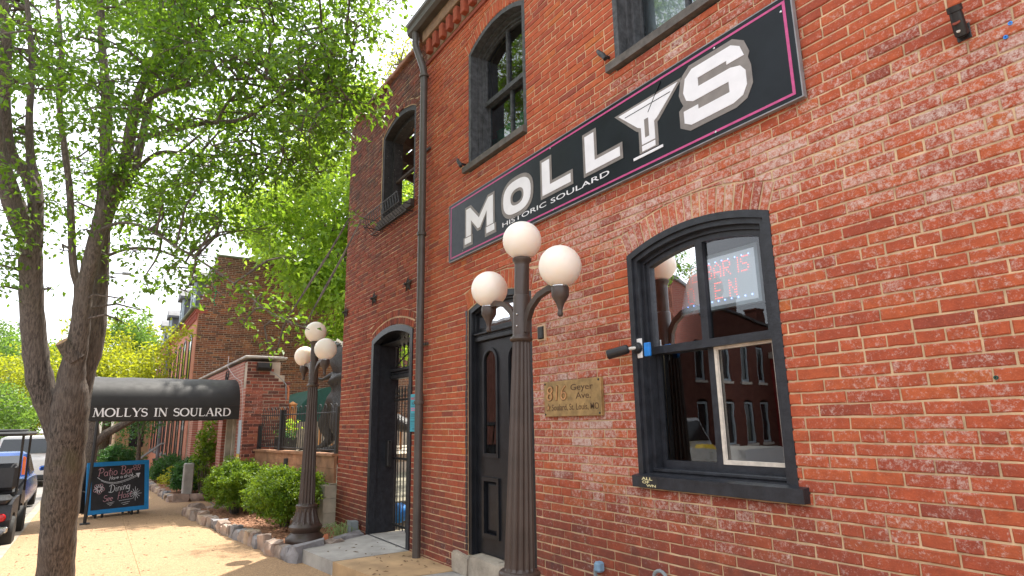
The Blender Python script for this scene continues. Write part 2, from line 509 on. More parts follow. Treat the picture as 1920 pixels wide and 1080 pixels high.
M['leaf_near'] = leaf_mat('linden leaf', (0.026, 0.080, 0.013), (0.11, 0.21, 0.028), (0.36, 0.60, 0.035), 0.46)
M['leaf_bright'] = leaf_mat('bright maple leaf', (0.09, 0.19, 0.022), (0.21, 0.34, 0.04), (0.62, 0.84, 0.07), 0.52)
M['leaf_gold'] = leaf_mat('golden green leaf', (0.10, 0.16, 0.015), (0.24, 0.28, 0.02), (0.62, 0.66, 0.03), 0.5)
M['leaf_far'] = leaf_mat('mid green leaf', (0.04, 0.11, 0.02), (0.10, 0.20, 0.03), (0.28, 0.46, 0.05), 0.45)
M['leaf_bush'] = leaf_mat('boxwood leaf', (0.04, 0.11, 0.010), (0.20, 0.32, 0.02), (0.36, 0.52, 0.03), 0.35)
M['leaf_dark'] = leaf_mat('dark shrub leaf', (0.02, 0.08, 0.02), (0.05, 0.15, 0.03), (0.12, 0.30, 0.05), 0.3)
M['leaf_yellow'] = leaf_mat('yellow shrub leaf', (0.22, 0.26, 0.02), (0.42, 0.42, 0.03), (0.6, 0.62, 0.05), 0.4)


# ------------------------------------------------------------ mesh builder
ORIGIN = {}


def world_o(ob):
    return ORIGIN.get(ob.name, Vector((0, 0, 0))) if ob else Vector((0, 0, 0))


class MB:
    def __init__(self):
        self.v, self.f, self.mi, self.col = [], [], [], []
        self.cur, self.c = 0, None

    def add(self, verts, faces):
        o = len(self.v)
        self.v.extend([tuple(q) for q in verts])
        for fc in faces:
            self.f.append([o + i for i in fc])
            self.mi.append(self.cur)
        if self.c is not None:
            self.col.extend([self.c] * len(verts))
        return o

    def box(self, x0, x1, y0, y1, z0, z1, rot=None, pivot=None):
        vs = [(x, y, z) for x in (x0, x1) for y in (y0, y1) for z in (z0, z1)]
        if rot is not None:
            pv = Vector(pivot)
            vs = [tuple(rot @ (Vector(q) - pv) + pv) for q in vs]
        self.add(vs, [(0, 1, 3, 2), (4, 6, 7, 5), (0, 4, 5, 1), (2, 3, 7, 6), (0, 2, 6, 4), (1, 5, 7, 3)])
        return self

    def cbox(self, x0, x1, y0, y1, z0, z1, b=0.005):
        """box with chamfered edges"""
        b = min(b, abs(x1 - x0) * 0.45, abs(y1 - y0) * 0.45, abs(z1 - z0) * 0.45)
        bm = bmesh.new()
        bmesh.ops.create_cube(bm, size=1.0)
        for q in bm.verts:
            q.co = Vector(((x0 + x1) / 2 + q.co.x * (x1 - x0), (y0 + y1) / 2 + q.co.y * (y1 - y0), (z0 + z1) / 2 + q.co.z * (z1 - z0)))
        bmesh.ops.bevel(bm, geom=bm.edges[:], offset=b, segments=1, affect='EDGES')
        self.bm(bm)
        return self

    def bm(self, bm, mat=None):
        bm.verts.ensure_lookup_table()
        bm.verts.index_update()
        vs = [tuple(mat @ q.co) if mat else tuple(q.co) for q in bm.verts]
        self.add(vs, [[q.index for q in fc.verts] for fc in bm.faces])
        bm.free()

    def tube(self, pts, r, n=8, cap=True, wob=0.0, rnd=None):
        pts = [Vector(p) for p in pts]
        if not isinstance(r, (list, tuple)):
            r = [r] * len(pts)
        up_ = Vector((0, 0, 1))
        rings = []
        u_ = None
        for i, p in enumerate(pts):
            d = (pts[min(i + 1, len(pts) - 1)] - pts[max(i - 1, 0)])
            if d.length < 1e-9:
                d = Vector((0, 0, 1))
            d.normalize()
            if u_ is None:
                u_ = d.orthogonal().normalized()
            u_ = (u_ - d * u_.dot(d))
            if u_.length < 1e-6:
                u_ = d.orthogonal()
            u_.normalize()
            w_ = d.cross(u_)
            ring = []
            for k in range(n):
                a = 2 * math.pi * k / n
                rr = r[i] * (1 + (random.uniform(-wob, wob) if wob else 0))
                ring.append(p + (u_ * math.cos(a) + w_ * math.sin(a)) * rr)
            rings.append(ring)
        vs = [q for ring in rings for q in ring]
        fs = []
        for i in range(len(pts) - 1):
            for k in range(n):
                k2 = (k + 1) % n
                fs.append((i * n + k, i * n + k2, (i + 1) * n + k2, (i + 1) * n + k))
        if cap:
            fs.append(tuple(range(n - 1, -1, -1)))
            fs.append(tuple((len(pts) - 1) * n + k for k in range(n)))
        self.add(vs, fs)
        return self

    def lathe(self, prof, c, n=24, flute=None, axis=None):
        """prof: list of (r, z); flute: (z0, z1, count, depth)"""
        c = Vector(c)
        vs = []
        for (r, z) in prof:
            for k in range(n):
                a = 2 * math.pi * k / n
                rr = r
                if flute and flute[0] <= z <= flute[1]:
                    ph = (k * flute[2] / n) % 1.0
                    rr = r * (1 - flute[3] * math.sin(math.pi * ph) ** 0.8)
                q = Vector((rr * math.cos(a), rr * math.sin(a), z))
                vs.append(c + (axis @ q if axis else q))
        fs = []
        for i in range(len(prof) - 1):
            for k in range(n):
                k2 = (k + 1) % n
                fs.append((i * n + k, i * n + k2, (i + 1) * n + k2, (i + 1) * n + k))
        fs.append(tuple(range(n - 1, -1, -1)))
        fs.append(tuple((len(prof) - 1) * n + k for k in range(n)))
        self.add(vs, fs)
        return self

    def sphere(self, c, r, seg=24, rings=16, sq=(1, 1, 1)):
        bm = bmesh.new()
        bmesh.ops.create_uvsphere(bm, u_segments=seg, v_segments=rings, radius=1)
        for q in bm.verts:
            q.co = Vector((c[0] + q.co.x * r * sq[0], c[1] + q.co.y * r * sq[1], c[2] + q.co.z * r * sq[2]))
        self.bm(bm)
        return self

    def prism(self, loops, fn, d0, d1):
        """loops: [outer, hole, ...] of 2D points; fn(a, b, d) gives the 3D point; extruded from depth d0 (front) to d1"""
        if not isinstance(loops[0][0], (list, tuple)):
            loops = [loops]
        flat = [q for lp in loops for q in lp]
        tris = tessellate_polygon([[Vector((a, b, 0)) for a, b in lp] for lp in loops])
        n = len(flat)
        vs = [fn(a, b, d0) for a, b in flat] + [fn(a, b, d1) for a, b in flat]
        fs = [tuple(tr) for tr in tris] + [tuple(n + i for i in reversed(tr)) for tr in tris]
        o = 0
        for lp in loops:
            k = len(lp)
            for i in range(k):
                j = (i + 1) % k
                fs.append((o + i, o + j, n + o + j, n + o + i))
            o += k
        self.add(vs, fs)
        return self

    def ribbon(self, pts, w, fn, d0, d1):
        """flat stroke along 2D points; w: width or list"""
        pts = [Vector((a, b)) for a, b in pts]
        n = len(pts)
        if not isinstance(w, (list, tuple)):
            w = [w] * n
        L, Rr = [], []
        for i in range(n):
            d = pts[min(i + 1, n - 1)] - pts[max(i - 1, 0)]
            if d.length < 1e-9:
                d = Vector((1, 0))
            d.normalize()
            nn = Vector((-d.y, d.x)) * w[i] / 2
            L.append(pts[i] + nn)
            Rr.append(pts[i] - nn)
        vs = []
        for i in range(n):
            vs += [fn(L[i].x, L[i].y, d0), fn(Rr[i].x, Rr[i].y, d0), fn(L[i].x, L[i].y, d1), fn(Rr[i].x, Rr[i].y, d1)]
        fs = []
        for i in range(n - 1):
            a, b = i * 4, (i + 1) * 4
            fs += [(a, a + 1, b + 1, b), (a, b, b + 2, a + 2), (a + 1, a + 3, b + 3, b + 1), (a + 2, b + 2, b + 3, a + 3)]
        fs += [(0, 2, 3, 1), ((n - 1) * 4, (n - 1) * 4 + 1, (n - 1) * 4 + 3, (n - 1) * 4 + 2)]
        self.add(vs, fs)
        return self

    def build(self, name, mat, parent=None, smooth=False, kind=None, label=None, attr='bk'):
        me = bpy.data.meshes.new(name)
        o = world_o(parent)
        vs = self.v if o.length == 0 else [(q[0] - o.x, q[1] - o.y, q[2] - o.z) for q in self.v]
        me.from_pydata(vs, [], self.f)
        mats = mat if isinstance(mat, (list, tuple)) else [mat]
        for mm in mats:
            me.materials.append(mm)
        if len(mats) > 1:
            me.polygons.foreach_set('material_index', self.mi)
        if self.col and len(self.col) == len(self.v):
            ca = me.color_attributes.new(attr, 'FLOAT_COLOR', 'POINT')
            ca.data.foreach_set('color', [x for c in self.col for x in (c[0], c[1], c[2], 1.0)])
        bm = bmesh.new()
        bm.from_mesh(me)
        bmesh.ops.recalc_face_normals(bm, faces=bm.faces)
        bm.to_mesh(me)
        bm.free()
        if smooth:
            me.polygons.foreach_set('use_smooth', [True] * len(me.polygons))
            try:
                me.set_sharp_from_angle(angle=R(40))
            except Exception:
                pass
        me.update()
        ob = bpy.data.objects.new(name, me)
        COL.objects.link(ob)
        if parent is not None:
            ob.parent = parent
            ORIGIN[ob.name] = o.copy()
        if kind:
            ob['kind'] = kind
        if label:
            ob['label'] = label
        return ob


def thing(name, label, cat, loc=(0, 0, 0), group=None):
    ob = bpy.data.objects.new(name, None)
    COL.objects.link(ob)
    ob.location = loc
    ob.empty_display_size = 0.2
    ORIGIN[ob.name] = Vector(loc)
    ob['label'] = label
    ob['category'] = cat
    if group:
        ob['group'] = group
    return ob


def tag(ob, label, cat, group=None):
    ob['label'] = label
    ob['category'] = cat
    if group:
        ob['group'] = group
    return ob


def struct(name, mb, mat, **kw):
    return mb.build(name, mat, kind='structure', **kw)


def copy_thing(root, loc, label=None, rz=0.0, group=None, children=None):
    c = root.copy()
    COL.objects.link(c)
    c.location = loc
    c.rotation_euler = (root.rotation_euler[0], root.rotation_euler[1], rz)
    if label:
        c['label'] = label
    if group:
        c['group'] = group
    for ch in [q for q in bpy.data.objects if q.parent == root]:
        d = ch.copy()
        COL.objects.link(d)
        d.parent = c
        for g in [q for q in bpy.data.objects if q.parent == ch]:
            e = g.copy()
            COL.objects.link(e)
            e.parent = d
    return c


_font = {}


def text_polys(s, size=1.0, sx=1.0, bold=0.0):
    """mesh of a text line in the built-in font: verts (2D) and faces, left-bottom at 0,0; cap height about 0.7*size"""
    cu = bpy.data.curves.new('lettering', 'FONT')
    cu.body = s
    cu.size = size
    cu.offset = bold
    cu.resolution_u = 3
    ob = bpy.data.objects.new('lettering', cu)
    COL.objects.link(ob)
    dg = bpy.context.evaluated_depsgraph_get()
    me = bpy.data.meshes.new_from_object(ob.evaluated_get(dg))
    vs = [(q.co.x * sx, q.co.y) for q in me.vertices]
    fs = [tuple(pl.vertices) for pl in me.polygons]
    bpy.data.objects.remove(ob)
    bpy.data.curves.remove(cu)
    bpy.data.meshes.remove(me)
    return vs, fs


def add_text(mb, s, fn, a0, a1, b0, cap, d0, bold=0.0, d1=None, slant=0.0):
    """fit a text line between a0 and a1 with cap height cap, base line b0"""
    vs, fs = text_polys(s, 1.0, 1.0, bold)
    if not vs:
        return
    xs = [q[0] for q in vs]
    x0, x1 = min(xs), max(xs)
    sc = (a1 - a0) / (x1 - x0)
    out = []
    ch = cap / 0.69
    for q in vs:
        out.append(fn(a0 + (q[0] - x0) * sc + q[1] * ch * slant, b0 + q[1] * ch, d0))
    n = len(out)
    if d1 is not None:
        back = [fn(a0 + (q[0] - x0) * sc + q[1] * ch * slant, b0 + q[1] * ch, d1) for q in vs]
        edges = {}
        for fc in fs:
            for i in range(len(fc)):
                e = (fc[i], fc[(i + 1) % len(fc)])
                k = (min(e), max(e))
                edges[k] = None if k in edges else e
        sides = [(e[0], e[1], n + e[1], n + e[0]) for e in edges.values() if e]
        mb.add(out + back, list(fs) + sides)
    else:
        mb.add(out, fs)


def WALL(x, z, d):
    """pub wall plane: x along the street, z up, d outwards"""
    return (x, -d, z)


# ------------------------------------------------------------ brickwork
class Arch:
    def __init__(self, x0, x1, zb, zs, rise, ring=0.0):
        self.x0, self.x1, self.zb, self.zs, self.rise, self.ring = x0, x1, zb, zs, rise, ring
        self.xc = (x0 + x1) / 2
        w = (x1 - x0) / 2
        self.w = w
        self.R = (w * w + rise * rise) / (2 * rise) if rise > 0 else 0
        self.zc = zs + rise - self.R
        self.th = math.asin(min(1, w / self.R)) if rise > 0 else 0

    def top(self, x, inset=0.0):
        if self.rise <= 0:
            return self.zs - inset
        r = self.R - inset
        return self.zc + math.sqrt(max(0, r * r - (x - self.xc) ** 2))

    def half(self, z, ring=True):
        """half width of the cut-out at height z (None if no cut)"""
        if z < self.zb:
            return 0.0
        if z <= self.zs or self.rise <= 0:
            return self.w if z <= self.zs + 1e-6 else 0.0
        Ro = self.R + (self.ring if ring else 0.0)
        q = Ro * Ro - (z - self.zc) ** 2
        if q <= 0:
            return 0.0
        h = math.sqrt(q)
        if ring and self.ring > 0:
            h = min(h, self.w + (z - self.zs) * math.tan(self.th))
        return h

    def skew(self):
        """height and half width of the ring's outer end"""
        return self.zc + (self.R + self.ring) * math.cos(self.th), (self.R + self.ring) * math.sin(self.th)

    def ring_top(self, x):
        zk, wk = self.skew()
        if abs(x - self.xc) >= wk:
            return None
        Ro = self.R + self.ring
        return self.zc + math.sqrt(max(0, Ro * Ro - (x - self.xc) ** 2))

    def outline(self, inset=0.0, zb=None, n=16):
        a, b = self.x0 + inset, self.x1 - inset
        zb = self.zb if zb is None else zb
        pts = [(a, zb), (b, zb)]
        for i in range(n + 1):
            x = b + (a - b) * i / n
            pts.append((x, self.top(x, inset)))
        return pts


def snap(h, z0, pz=0.0677):
    """ring depth adjusted so that its outer corner meets a bed joint"""
    zk = h.skew()[0]
    k = round((zk - z0) / pz)
    h.ring = max(0.06, (z0 + k * pz - h.zc) / math.cos(h.th) - h.R)
    return h


def row_intervals(x0, x1, za, zb_, holes, ring):
    """split [x0,x1] by holes at the row's bottom and top; returns list of ((a0,a1),(b0,b1)) for bottom and top edges"""
    cuts = []
    for h in holes:
        if zb_ <= h.zb + 0.005 or za >= h.zs + h.rise + (h.ring if ring else 0):
            continue
        if ring and h.ring > 0:
            zk, wk = h.skew()
            if za >= zk - 0.004:
                continue
            ha = h.half(max(za, h.zb + 1e-4), True)
            hb = h.half(zb_, True) if zb_ <= zk else wk
        else:
            ha, hb = h.half(max(za, h.zb + 1e-4), ring), h.half(zb_, ring)
        if ha <= 0 and hb <= 0:
            continue
        cuts.append((h.xc, ha, hb))
    cuts.sort()
    res = []
    la, lb = x0, x0
    for xc, ha, hb in cuts:
        res.append(((la, xc - ha), (lb, xc - hb)))
        la, lb = xc + ha, xc + hb
    res.append(((la, x1), (lb, x1)))
    return res


def brick_poly(quad, rnd, jit=0.0025):
    """4 corners (s,z) -> slightly irregular 8 point outline"""
    (a, b, c, d) = quad
    pts = []
    for p, q, n in ((a, b, 2), (b, c, 0), (c, d, 2), (d, a, 0)):
        pts.append((p[0] + rnd.uniform(-jit, jit) * 0.7, p[1] + rnd.uniform(-jit, jit) * 0.7))
        for i in range(n):
            t = (i + 1) / (n + 1)
            pts.append((p[0] + (q[0] - p[0]) * t, p[1] + (q[1] - p[1]) * t + rnd.uniform(-jit, jit)))
    return pts


def add_brick(mb, pts, fn, out, bev, back, col):
    n = len(pts)
    cx = sum(p[0] for p in pts) / n
    cz = sum(p[1] for p in pts) / n
    inner = []
    for p in pts:
        dx, dz = p[0] - cx, p[1] - cz
        inner.append((p[0] - math.copysign(min(bev, abs(dx)), dx), p[1] - math.copysign(min(bev, abs(dz)), dz)))
    vs = [fn(p[0], p[1], out) for p in inner] + [fn(p[0], p[1], out - bev * 0.8) for p in pts] + [fn(p[0], p[1], back) for p in pts]
    fs = [tuple(range(n))]
    for i in range(n):
        j = (i + 1) % n
        fs.append((i, n + i, n + j, j))
        fs.append((n + i, 2 * n + i, 2 * n + j, n + j))
    mb.c = col
    mb.add(vs, fs)


def shrink(q, g):
    """quad pulled in on every side by half the joint"""
    n = len(q)
    area = sum(q[i][0] * q[(i + 1) % n][1] - q[(i + 1) % n][0] * q[i][1] for i in range(n))
    sg_ = 1 if area > 0 else -1
    out = []
    for i in range(n):
        p0, p1, p2 = q[i - 1], q[i], q[(i + 1) % n]
        ax, az, bx, bz = p1[0] - p0[0], p1[1] - p0[1], p2[0] - p1[0], p2[1] - p1[1]
        la, lb = math.hypot(ax, az) or 1e-6, math.hypot(bx, bz) or 1e-6
        n1 = (-az / la * sg_, ax / la * sg_)
        n2 = (-bz / lb * sg_, bx / lb * sg_)
        mx_, mz_ = n1[0] + n2[0], n1[1] + n2[1]
        ml = math.hypot(mx_, mz_) or 1e-6
        mx_, mz_ = mx_ / ml, mz_ / ml
        k = g / max(0.45, mx_ * n1[0] + mz_ * n1[1])
        out.append((p1[0] + mx_ * k, p1[1] + mz_ * k))
    return tuple(out)


def lay_courses(x0, x1, z0, z1, holes, pitch_z, L, H, header_rows, rnd, jl=0.012):
    """returns brick quads [((s,z)*4)], gaps to be taken off by shrink"""
    out = []
    k = 0
    z = z0
    while z < z1 - 0.01:
        zt = min(z + pitch_z, z1)
        kk = int(round((z - header_rows[0]) / pitch_z)) if header_rows else k
        header = bool(header_rows) and (kk % header_rows[1] == 0)
        bl = H if header else L
        off = (bl * 0.5 if k % 2 else 0.0) + rnd.uniform(-0.03, 0.03)
        for (a0, a1), (b0, b1) in row_intervals(x0, x1, z, zt, holes, True):
            lo, hi = min(a0, b0), max(a1, b1)
            if hi - lo < 0.02:
                continue
            start = math.floor((lo - x0 - off) / bl) * bl + x0 + off
            xs = [lo]
            x = start
            while x < hi - 0.045:
                if x > lo + 0.045:
                    xs.append(x + rnd.uniform(-jl, jl))
                x += bl
            xs.append(hi)
            for i in range(len(xs) - 1):
                l_, r_ = xs[i], xs[i + 1]
                la = max(l_, a0) if i else a0
                lb = max(l_, b0) if i else b0
                ra = min(r_, a1) if i < len(xs) - 2 else a1
                rb = min(r_, b1) if i < len(xs) - 2 else b1
                if ra - la < 0.02 and rb - lb < 0.02:
                    continue
                if ra < la:
                    ra = la + 0.001
                if rb < lb:
                    rb = lb + 0.001
                out.append(((la, z), (ra, z), (rb, zt), (lb, zt)))
        # courses that ride over an arch ring: undersides cut to the ring
        for h in holes:
            if not h.ring:
                continue
            zk, wk = h.skew()
            if zt <= zk + 0.01 or z >= h.zs + h.rise + h.ring:
                continue
            if z >= zk - 0.004:
                res = []
                for q in out:
                    if abs(q[0][1] - z) > 1e-6 or q[0][0] >= h.xc + wk or q[1][0] <= h.xc - wk:
                        res.append(q)
                        continue
                    l_, r_ = q[0][0], q[1][0]
                    tl, tr_ = h.ring_top(l_), h.ring_top(r_)
                    if tl is not None and tr_ is not None and (tl - z) * (tr_ - z) < 0 and h.R + h.ring > abs(z - h.zc):
                        xs_ = h.xc + math.copysign(math.sqrt((h.R + h.ring) ** 2 - (z - h.zc) ** 2), (l_ + r_) / 2 - h.xc)
                        if l_ + 0.045 < xs_ < r_ - 0.045:
                            if tl < z:
                                res.append((q[0], (xs_, z), (xs_, zt), q[3]))
                                if zt - z > 0.02 and tr_ < zt - 0.012:
                                    res.append(((xs_, z), (r_, tr_), q[2], (xs_, zt)))
                            else:
                                res.append(((xs_, z), q[1], q[2], (xs_, zt)))
                                if tl < zt - 0.012:
                                    res.append(((l_, tl), (xs_, z), (xs_, zt), q[3]))
                            continue
                    zl = max(z, (tl or z))
                    zr = max(z, (tr_ or z))
                    if tl is None and tr_ is None:
                        zl = zr = z
                    if zt - min(zl, zr) < 0.016:
                        continue
                    res.append(((l_, min(zl, zt - 0.012)), (r_, min(zr, zt - 0.012)), q[2], q[3]))
                out[:] = res
            else:
                nn = max(2, int(round(2 * wk / bl)))
                for i in range(nn):
                    l_, r_ = h.xc - wk + 2 * wk * i / nn, h.xc - wk + 2 * wk * (i + 1) / nn
                    tl, tr_ = h.ring_top(l_ + 1e-4), h.ring_top(r_ - 1e-4)
                    if zt - min(tl, tr_) < 0.016:
                        continue
                    out.append(((l_, min(tl, zt - 0.013)), (r_, min(tr_, zt - 0.013)), (r_, zt), (l_, zt)))
        z = zt
        k += 1
    return out


def arch_bricks(h, rings, bw):
    """voussoirs: rings list of (r0, r1) radii beyond the intrados"""
    out = []
    for (r0, r1) in rings:
        rr = h.R + (r0 + r1) / 2
        n = max(6, int(round(2 * h.th * rr / bw)))
        for i in range(n):
            t0 = -h.th + 2 * h.th * i / n
            t1 = -h.th + 2 * h.th * (i + 1) / n
            g = 0.0015 / rr
            t0 += g
            t1 -= g

            def pt(r, t):
                return (h.xc + (h.R + r) * math.sin(t), h.zc + (h.R + r) * math.cos(t))
            out.append((pt(r0 + 0.002, t0), pt(r0 + 0.002, t1), pt(r1 - 0.004, t1), pt(r1 - 0.004, t0)))
    return out


def mortar_rows(mb, x0, x1, z0, z1, holes, pitch, fn, front, back):
    z = z0
    while z < z1 - 0.005:
        zt = min(z + pitch, z1)
        for (a0, a1), (b0, b1) in row_intervals(x0, x1, z, zt, holes, False):
            if a1 - a0 < 0.004 and b1 - b0 < 0.004:
                continue
            vs = [fn(a0, z, front), fn(a1, z, front), fn(b1, zt, front), fn(b0, zt, front),
                  fn(a0, z, back), fn(a1, z, back), fn(b1, zt, back), fn(b0, zt, back)]
            mb.add(vs, [(0, 1, 2, 3), (4, 7, 6, 5), (0, 4, 5, 1), (3, 2, 6, 7), (0, 3, 7, 4), (1, 5, 6, 2)])
        z = zt


def brick_wall(root, quads, fn, mat, zone, rnd, gap=0.0052, proud=0.0, keep=300, bev=0.005, jit=0.0025, back=-0.03, simple_far=False):
    """the bricks that show largest become parts, the others one part of kind stuff"""
    scored = []
    for q in quads:
        cx = sum(p[0] for p in q) / 4
        cz = sum(p[1] for p in q) / 4
        ps = [pix(fn(p[0], p[1], 0.0)) for p in q]
        vis = all(p[2] > 0.1 for p in ps) and any(0 <= p[0] <= 1920 and 0 <= p[1] <= 1080 for p in ps)
        area = 0
        if vis:
            for i in range(4):
                j = (i + 1) % 4
                area += ps[i][0] * ps[j][1] - ps[j][0] * ps[i][1]
            area = abs(area) / 2
            px = sum(min(max(p[0], 0), 1920) for p in ps) / 4
            if not all(0 <= p[0] <= 1920 and 0 <= p[1] <= 1080 for p in ps):
                area *= 0.3
        scored.append((area, q, cx, cz))
    scored.sort(key=lambda s: -s[0])
    rest = MB()
    for i, (area, q, cx, cz) in enumerate(scored):
        w, d = zone(cx, cz)
        tone = rnd.random()
        col = (tone, max(0.0, min(1, w + rnd.uniform(-0.15, 0.15) * (0.25 + w))), max(0, min(1, d + rnd.uniform(-0.25, 0.25) * d)))
        pts = brick_poly(shrink(q, gap), rnd, jit) if not simple_far else [p for p in shrink(q, gap)]
        out = proud + rnd.uniform(-0.003, 0.003)
        if i < keep and area > 0:
            mb = MB()
            add_brick(mb, pts, fn, out, bev, back, col)
            mb.build('brick', mat, root)
        else:
            add_brick(rest, pts, fn, out, bev, back, col)
    if rest.v:
        rest.build('brick_courses', mat, root, kind='stuff')


def smooth01(x, a, b):
    t = max(0.0, min(1.0, (x - a) / (b - a)))
    return t * t * (3 - 2 * t)

PZ = 0.0677
BL, BH = 0.262, 0.131


# ============================================================ GROUND
def gz(x):
    return 0.012 * (x + 8.0) if x < -8 else 0.0


def strip(mb, xs, ya, yb, dz):
    n = len(xs)
    vs = []
    for x in xs:
        vs += [(x, ya, gz(x) + dz), (x, yb, gz(x) + dz)]
    mb.add(vs, [(2 * i, 2 * i + 2, 2 * i + 3, 2 * i + 1) for i in range(n - 1)])


XS = [8, 4, 0, -4, -8, -11, -14, -18, -24, -32, -45, -60, -80, -110]
g = MB()
g.add([(-600, -600, -1.9), (600, -600, -1.9), (600, 600, -1.9), (-600, 600, -1.9)], [(0, 1, 2, 3)])
struct('ground', g, M['earth'])
g = MB()
strip(g, XS, 30, -0.9, -0.03)
strip(g, XS, -13.4, -60, -0.03)
struct('yard', g, M['earth'])
g = MB()
strip(g, XS, -4.36, -13.2, -0.14)
struct('road', g, M['asphalt'])
g = MB()
strip(g, XS, -4.21, -0.9, -0.007)
struct('pavement_bedding', g, M['concrete_tan'])
# pavement flags, each a cast panel with a joint
pav = thing('pavement', 'tan exposed aggregate pavement beside the kerb', 'pavement')
pav['kind'] = 'structure'
del pav['category']
px = 8.0
while px > -46:
    w_ = 1.83
    for (ya, yb) in ((-4.2, -2.72), (-2.71, -0.9)):
        a, b = px, px - w_ + 0.005
        mb = MB()
        vs = [(x, y, gz(x) + dz) for x in (a, b) for y in (ya, yb) for dz in (0, -0.12)]
        mb.add(vs, [(0, 2, 6, 4), (0, 1, 3, 2), (4, 6, 7, 5), (0, 4, 5, 1), (2, 3, 7, 6)])
        mb.build('panel', M['pavement'], pav)
    px -= w_
kb = thing('kerb', 'stone kerb along the street', 'kerb')
kb['kind'] = 'structure'
del kb['category']
px = 8.0
while px > -60:
    mb = MB()
    a, b = px, px - 1.99
    vs = [(x, y, gz(x) + dz) for x in (a, b) for y, dz in ((-4.36, -0.3), (-4.355, -0.012), (-4.34, 0.0), (-4.205, 0.0), (-4.205, -0.3))]
    mb.add(vs, [(0, 1, 6, 5), (1, 2, 7, 6), (2, 3, 8, 7), (3, 4, 9, 8), (0, 4, 3, 2, 1), (5, 6, 7, 8, 9)])
    mb.build('kerb_stone', M['kerb'], kb)
    px -= 2.0
g = MB()
strip(g, XS, -13.2, -13.4, 0.0)
strip(g, XS, -13.4, -16.0, 0.0)
struct('far_pavement', g, M['pavement'])

# stoop slabs in front of the two doors
st = thing('stoop', 'low concrete stoop before the two black doorways', 'stoop')
st['kind'] = 'structure'
del st['category']


def slab(pts, z, mat, name='slab', zb=-0.1):
    mb = MB()
    mb.prism([(a, b) for a, b in pts], lambda a, b, d: (a, b, d), z, zb)
    return mb.build(name, mat, st)


slab([(-8.22, -1.02), (-7.32, -0.93), (-7.34, 0.02), (-8.74, 0.02)], 0.148, M['concrete'])
slab([(-7.312, -0.93), (-6.16, -0.80), (-6.10, 0.02), (-7.332, 0.02)], 0.145, M['concrete_tan'])
slab([(-6.15, -0.80), (-3.2, -0.5), (-3.2, 0.02), (-6.09, 0.02)], 0.140, M['concrete'])
slab([(-8.70, 0.025), (-7.36, 0.025), (-7.36, 3.0), (-8.70, 3.0)], 0.155, M['concrete'])
slab([(-3.19, -0.5), (3.0, -0.3), (3.0, 0.02), (-3.19, 0.02)], 0.10, M['concrete'])

# ============================================================ PUB: the big brick building
pub = thing('brick_pub', 'two storey red brick corner pub with black windows and long black sign', 'building')
r1 = random.Random(3)
HW = Arch(-3.338, -2.121, 1.20, 2.888, 0.112, 0.215)       # ground floor window
HD = Arch(-5.875, -4.655, 0.16, 2.872, 0.105, 0.20)        # main door
H2 = Arch(-5.852, -4.662, 4.505, 6.03, 0.165, 0.20)         # upper windows
H3 = Arch(-3.352, -2.145, 4.505, 6.03, 0.165, 0.20)
H4 = Arch(-0.9, 0.3, 4.47, 6.03, 0.165, 0.20)
holes = [HW, HD, H2, H3, H4]
XL, XR = -7.03, 3.2
ZR0 = 1.380 - 19 * PZ
for h in holes:
    snap(h, ZR0)
quads = lay_courses(XL, XR, ZR0, ZR0 + PZ * 96, holes, PZ, BL, BH, (1.380 + 2 * PZ, 7), r1)
ZTOP = ZR0 + PZ * 96
for h in holes:
    if h.ring:
        quads += arch_bricks(h, [(0.0, h.ring)], 0.068 if h is HW else 0.072)


def gss(x, z, cx, cz, sx, sz):
    return math.exp(-(((x - cx) / sx) ** 2 + ((z - cz) / sz) ** 2))


def zone_pub(x, z):
    w = 0.30 + 0.40 * gss(x, z, -0.9, 3.0, 1.6, 0.75) + 0.42 * gss(x, z, -3.0, 3.2, 1.2, 0.25) + 0.42 * gss(x, z, -4.2, 2.5, 0.6, 0.9)
    w += 0.4 * gss(x, z, -3.8, 1.55, 0.7, 0.5) + 0.35 * gss(x, z, -2.7, 4.33, 0.9, 0.12) + 0.2 * gss(x, z, -1.4, 1.6, 0.6, 0.5)
    w += 0.25 * gss(x, z, -2.6, 1.05, 1.2, 0.2)
    if z > 4.6:
        w *= 0.25
    d = 0.02
    d += 0.62 * (1 - smooth01(z, 0.7, 1.3)) * (1 - smooth01(x, -2.6, -0.6))
    d += 0.3 * (1 - smooth01(z, 0.3, 0.7))
    d += 0.35 * gss(x, z, -2.6, 1.08, 0.8, 0.12) + 0.35 * gss(x, z, -3.0, 4.35, 0.9, 0.1) + 0.3 * gss(x, z, -5.3, 4.4, 0.6, 0.12)
    d += 0.12 * (x < -6.3)
    return max(0, min(1, w)), max(0, min(0.85, d))


brick_wall(pub, quads, WALL, M['brick'], zone_pub, r1)
mb = MB()
mortar_rows(mb, XL, XR, ZR0, ZTOP, holes, PZ, WALL, -0.0075, -0.33)
mb.build('mortar_bed', M['mortar'], pub)
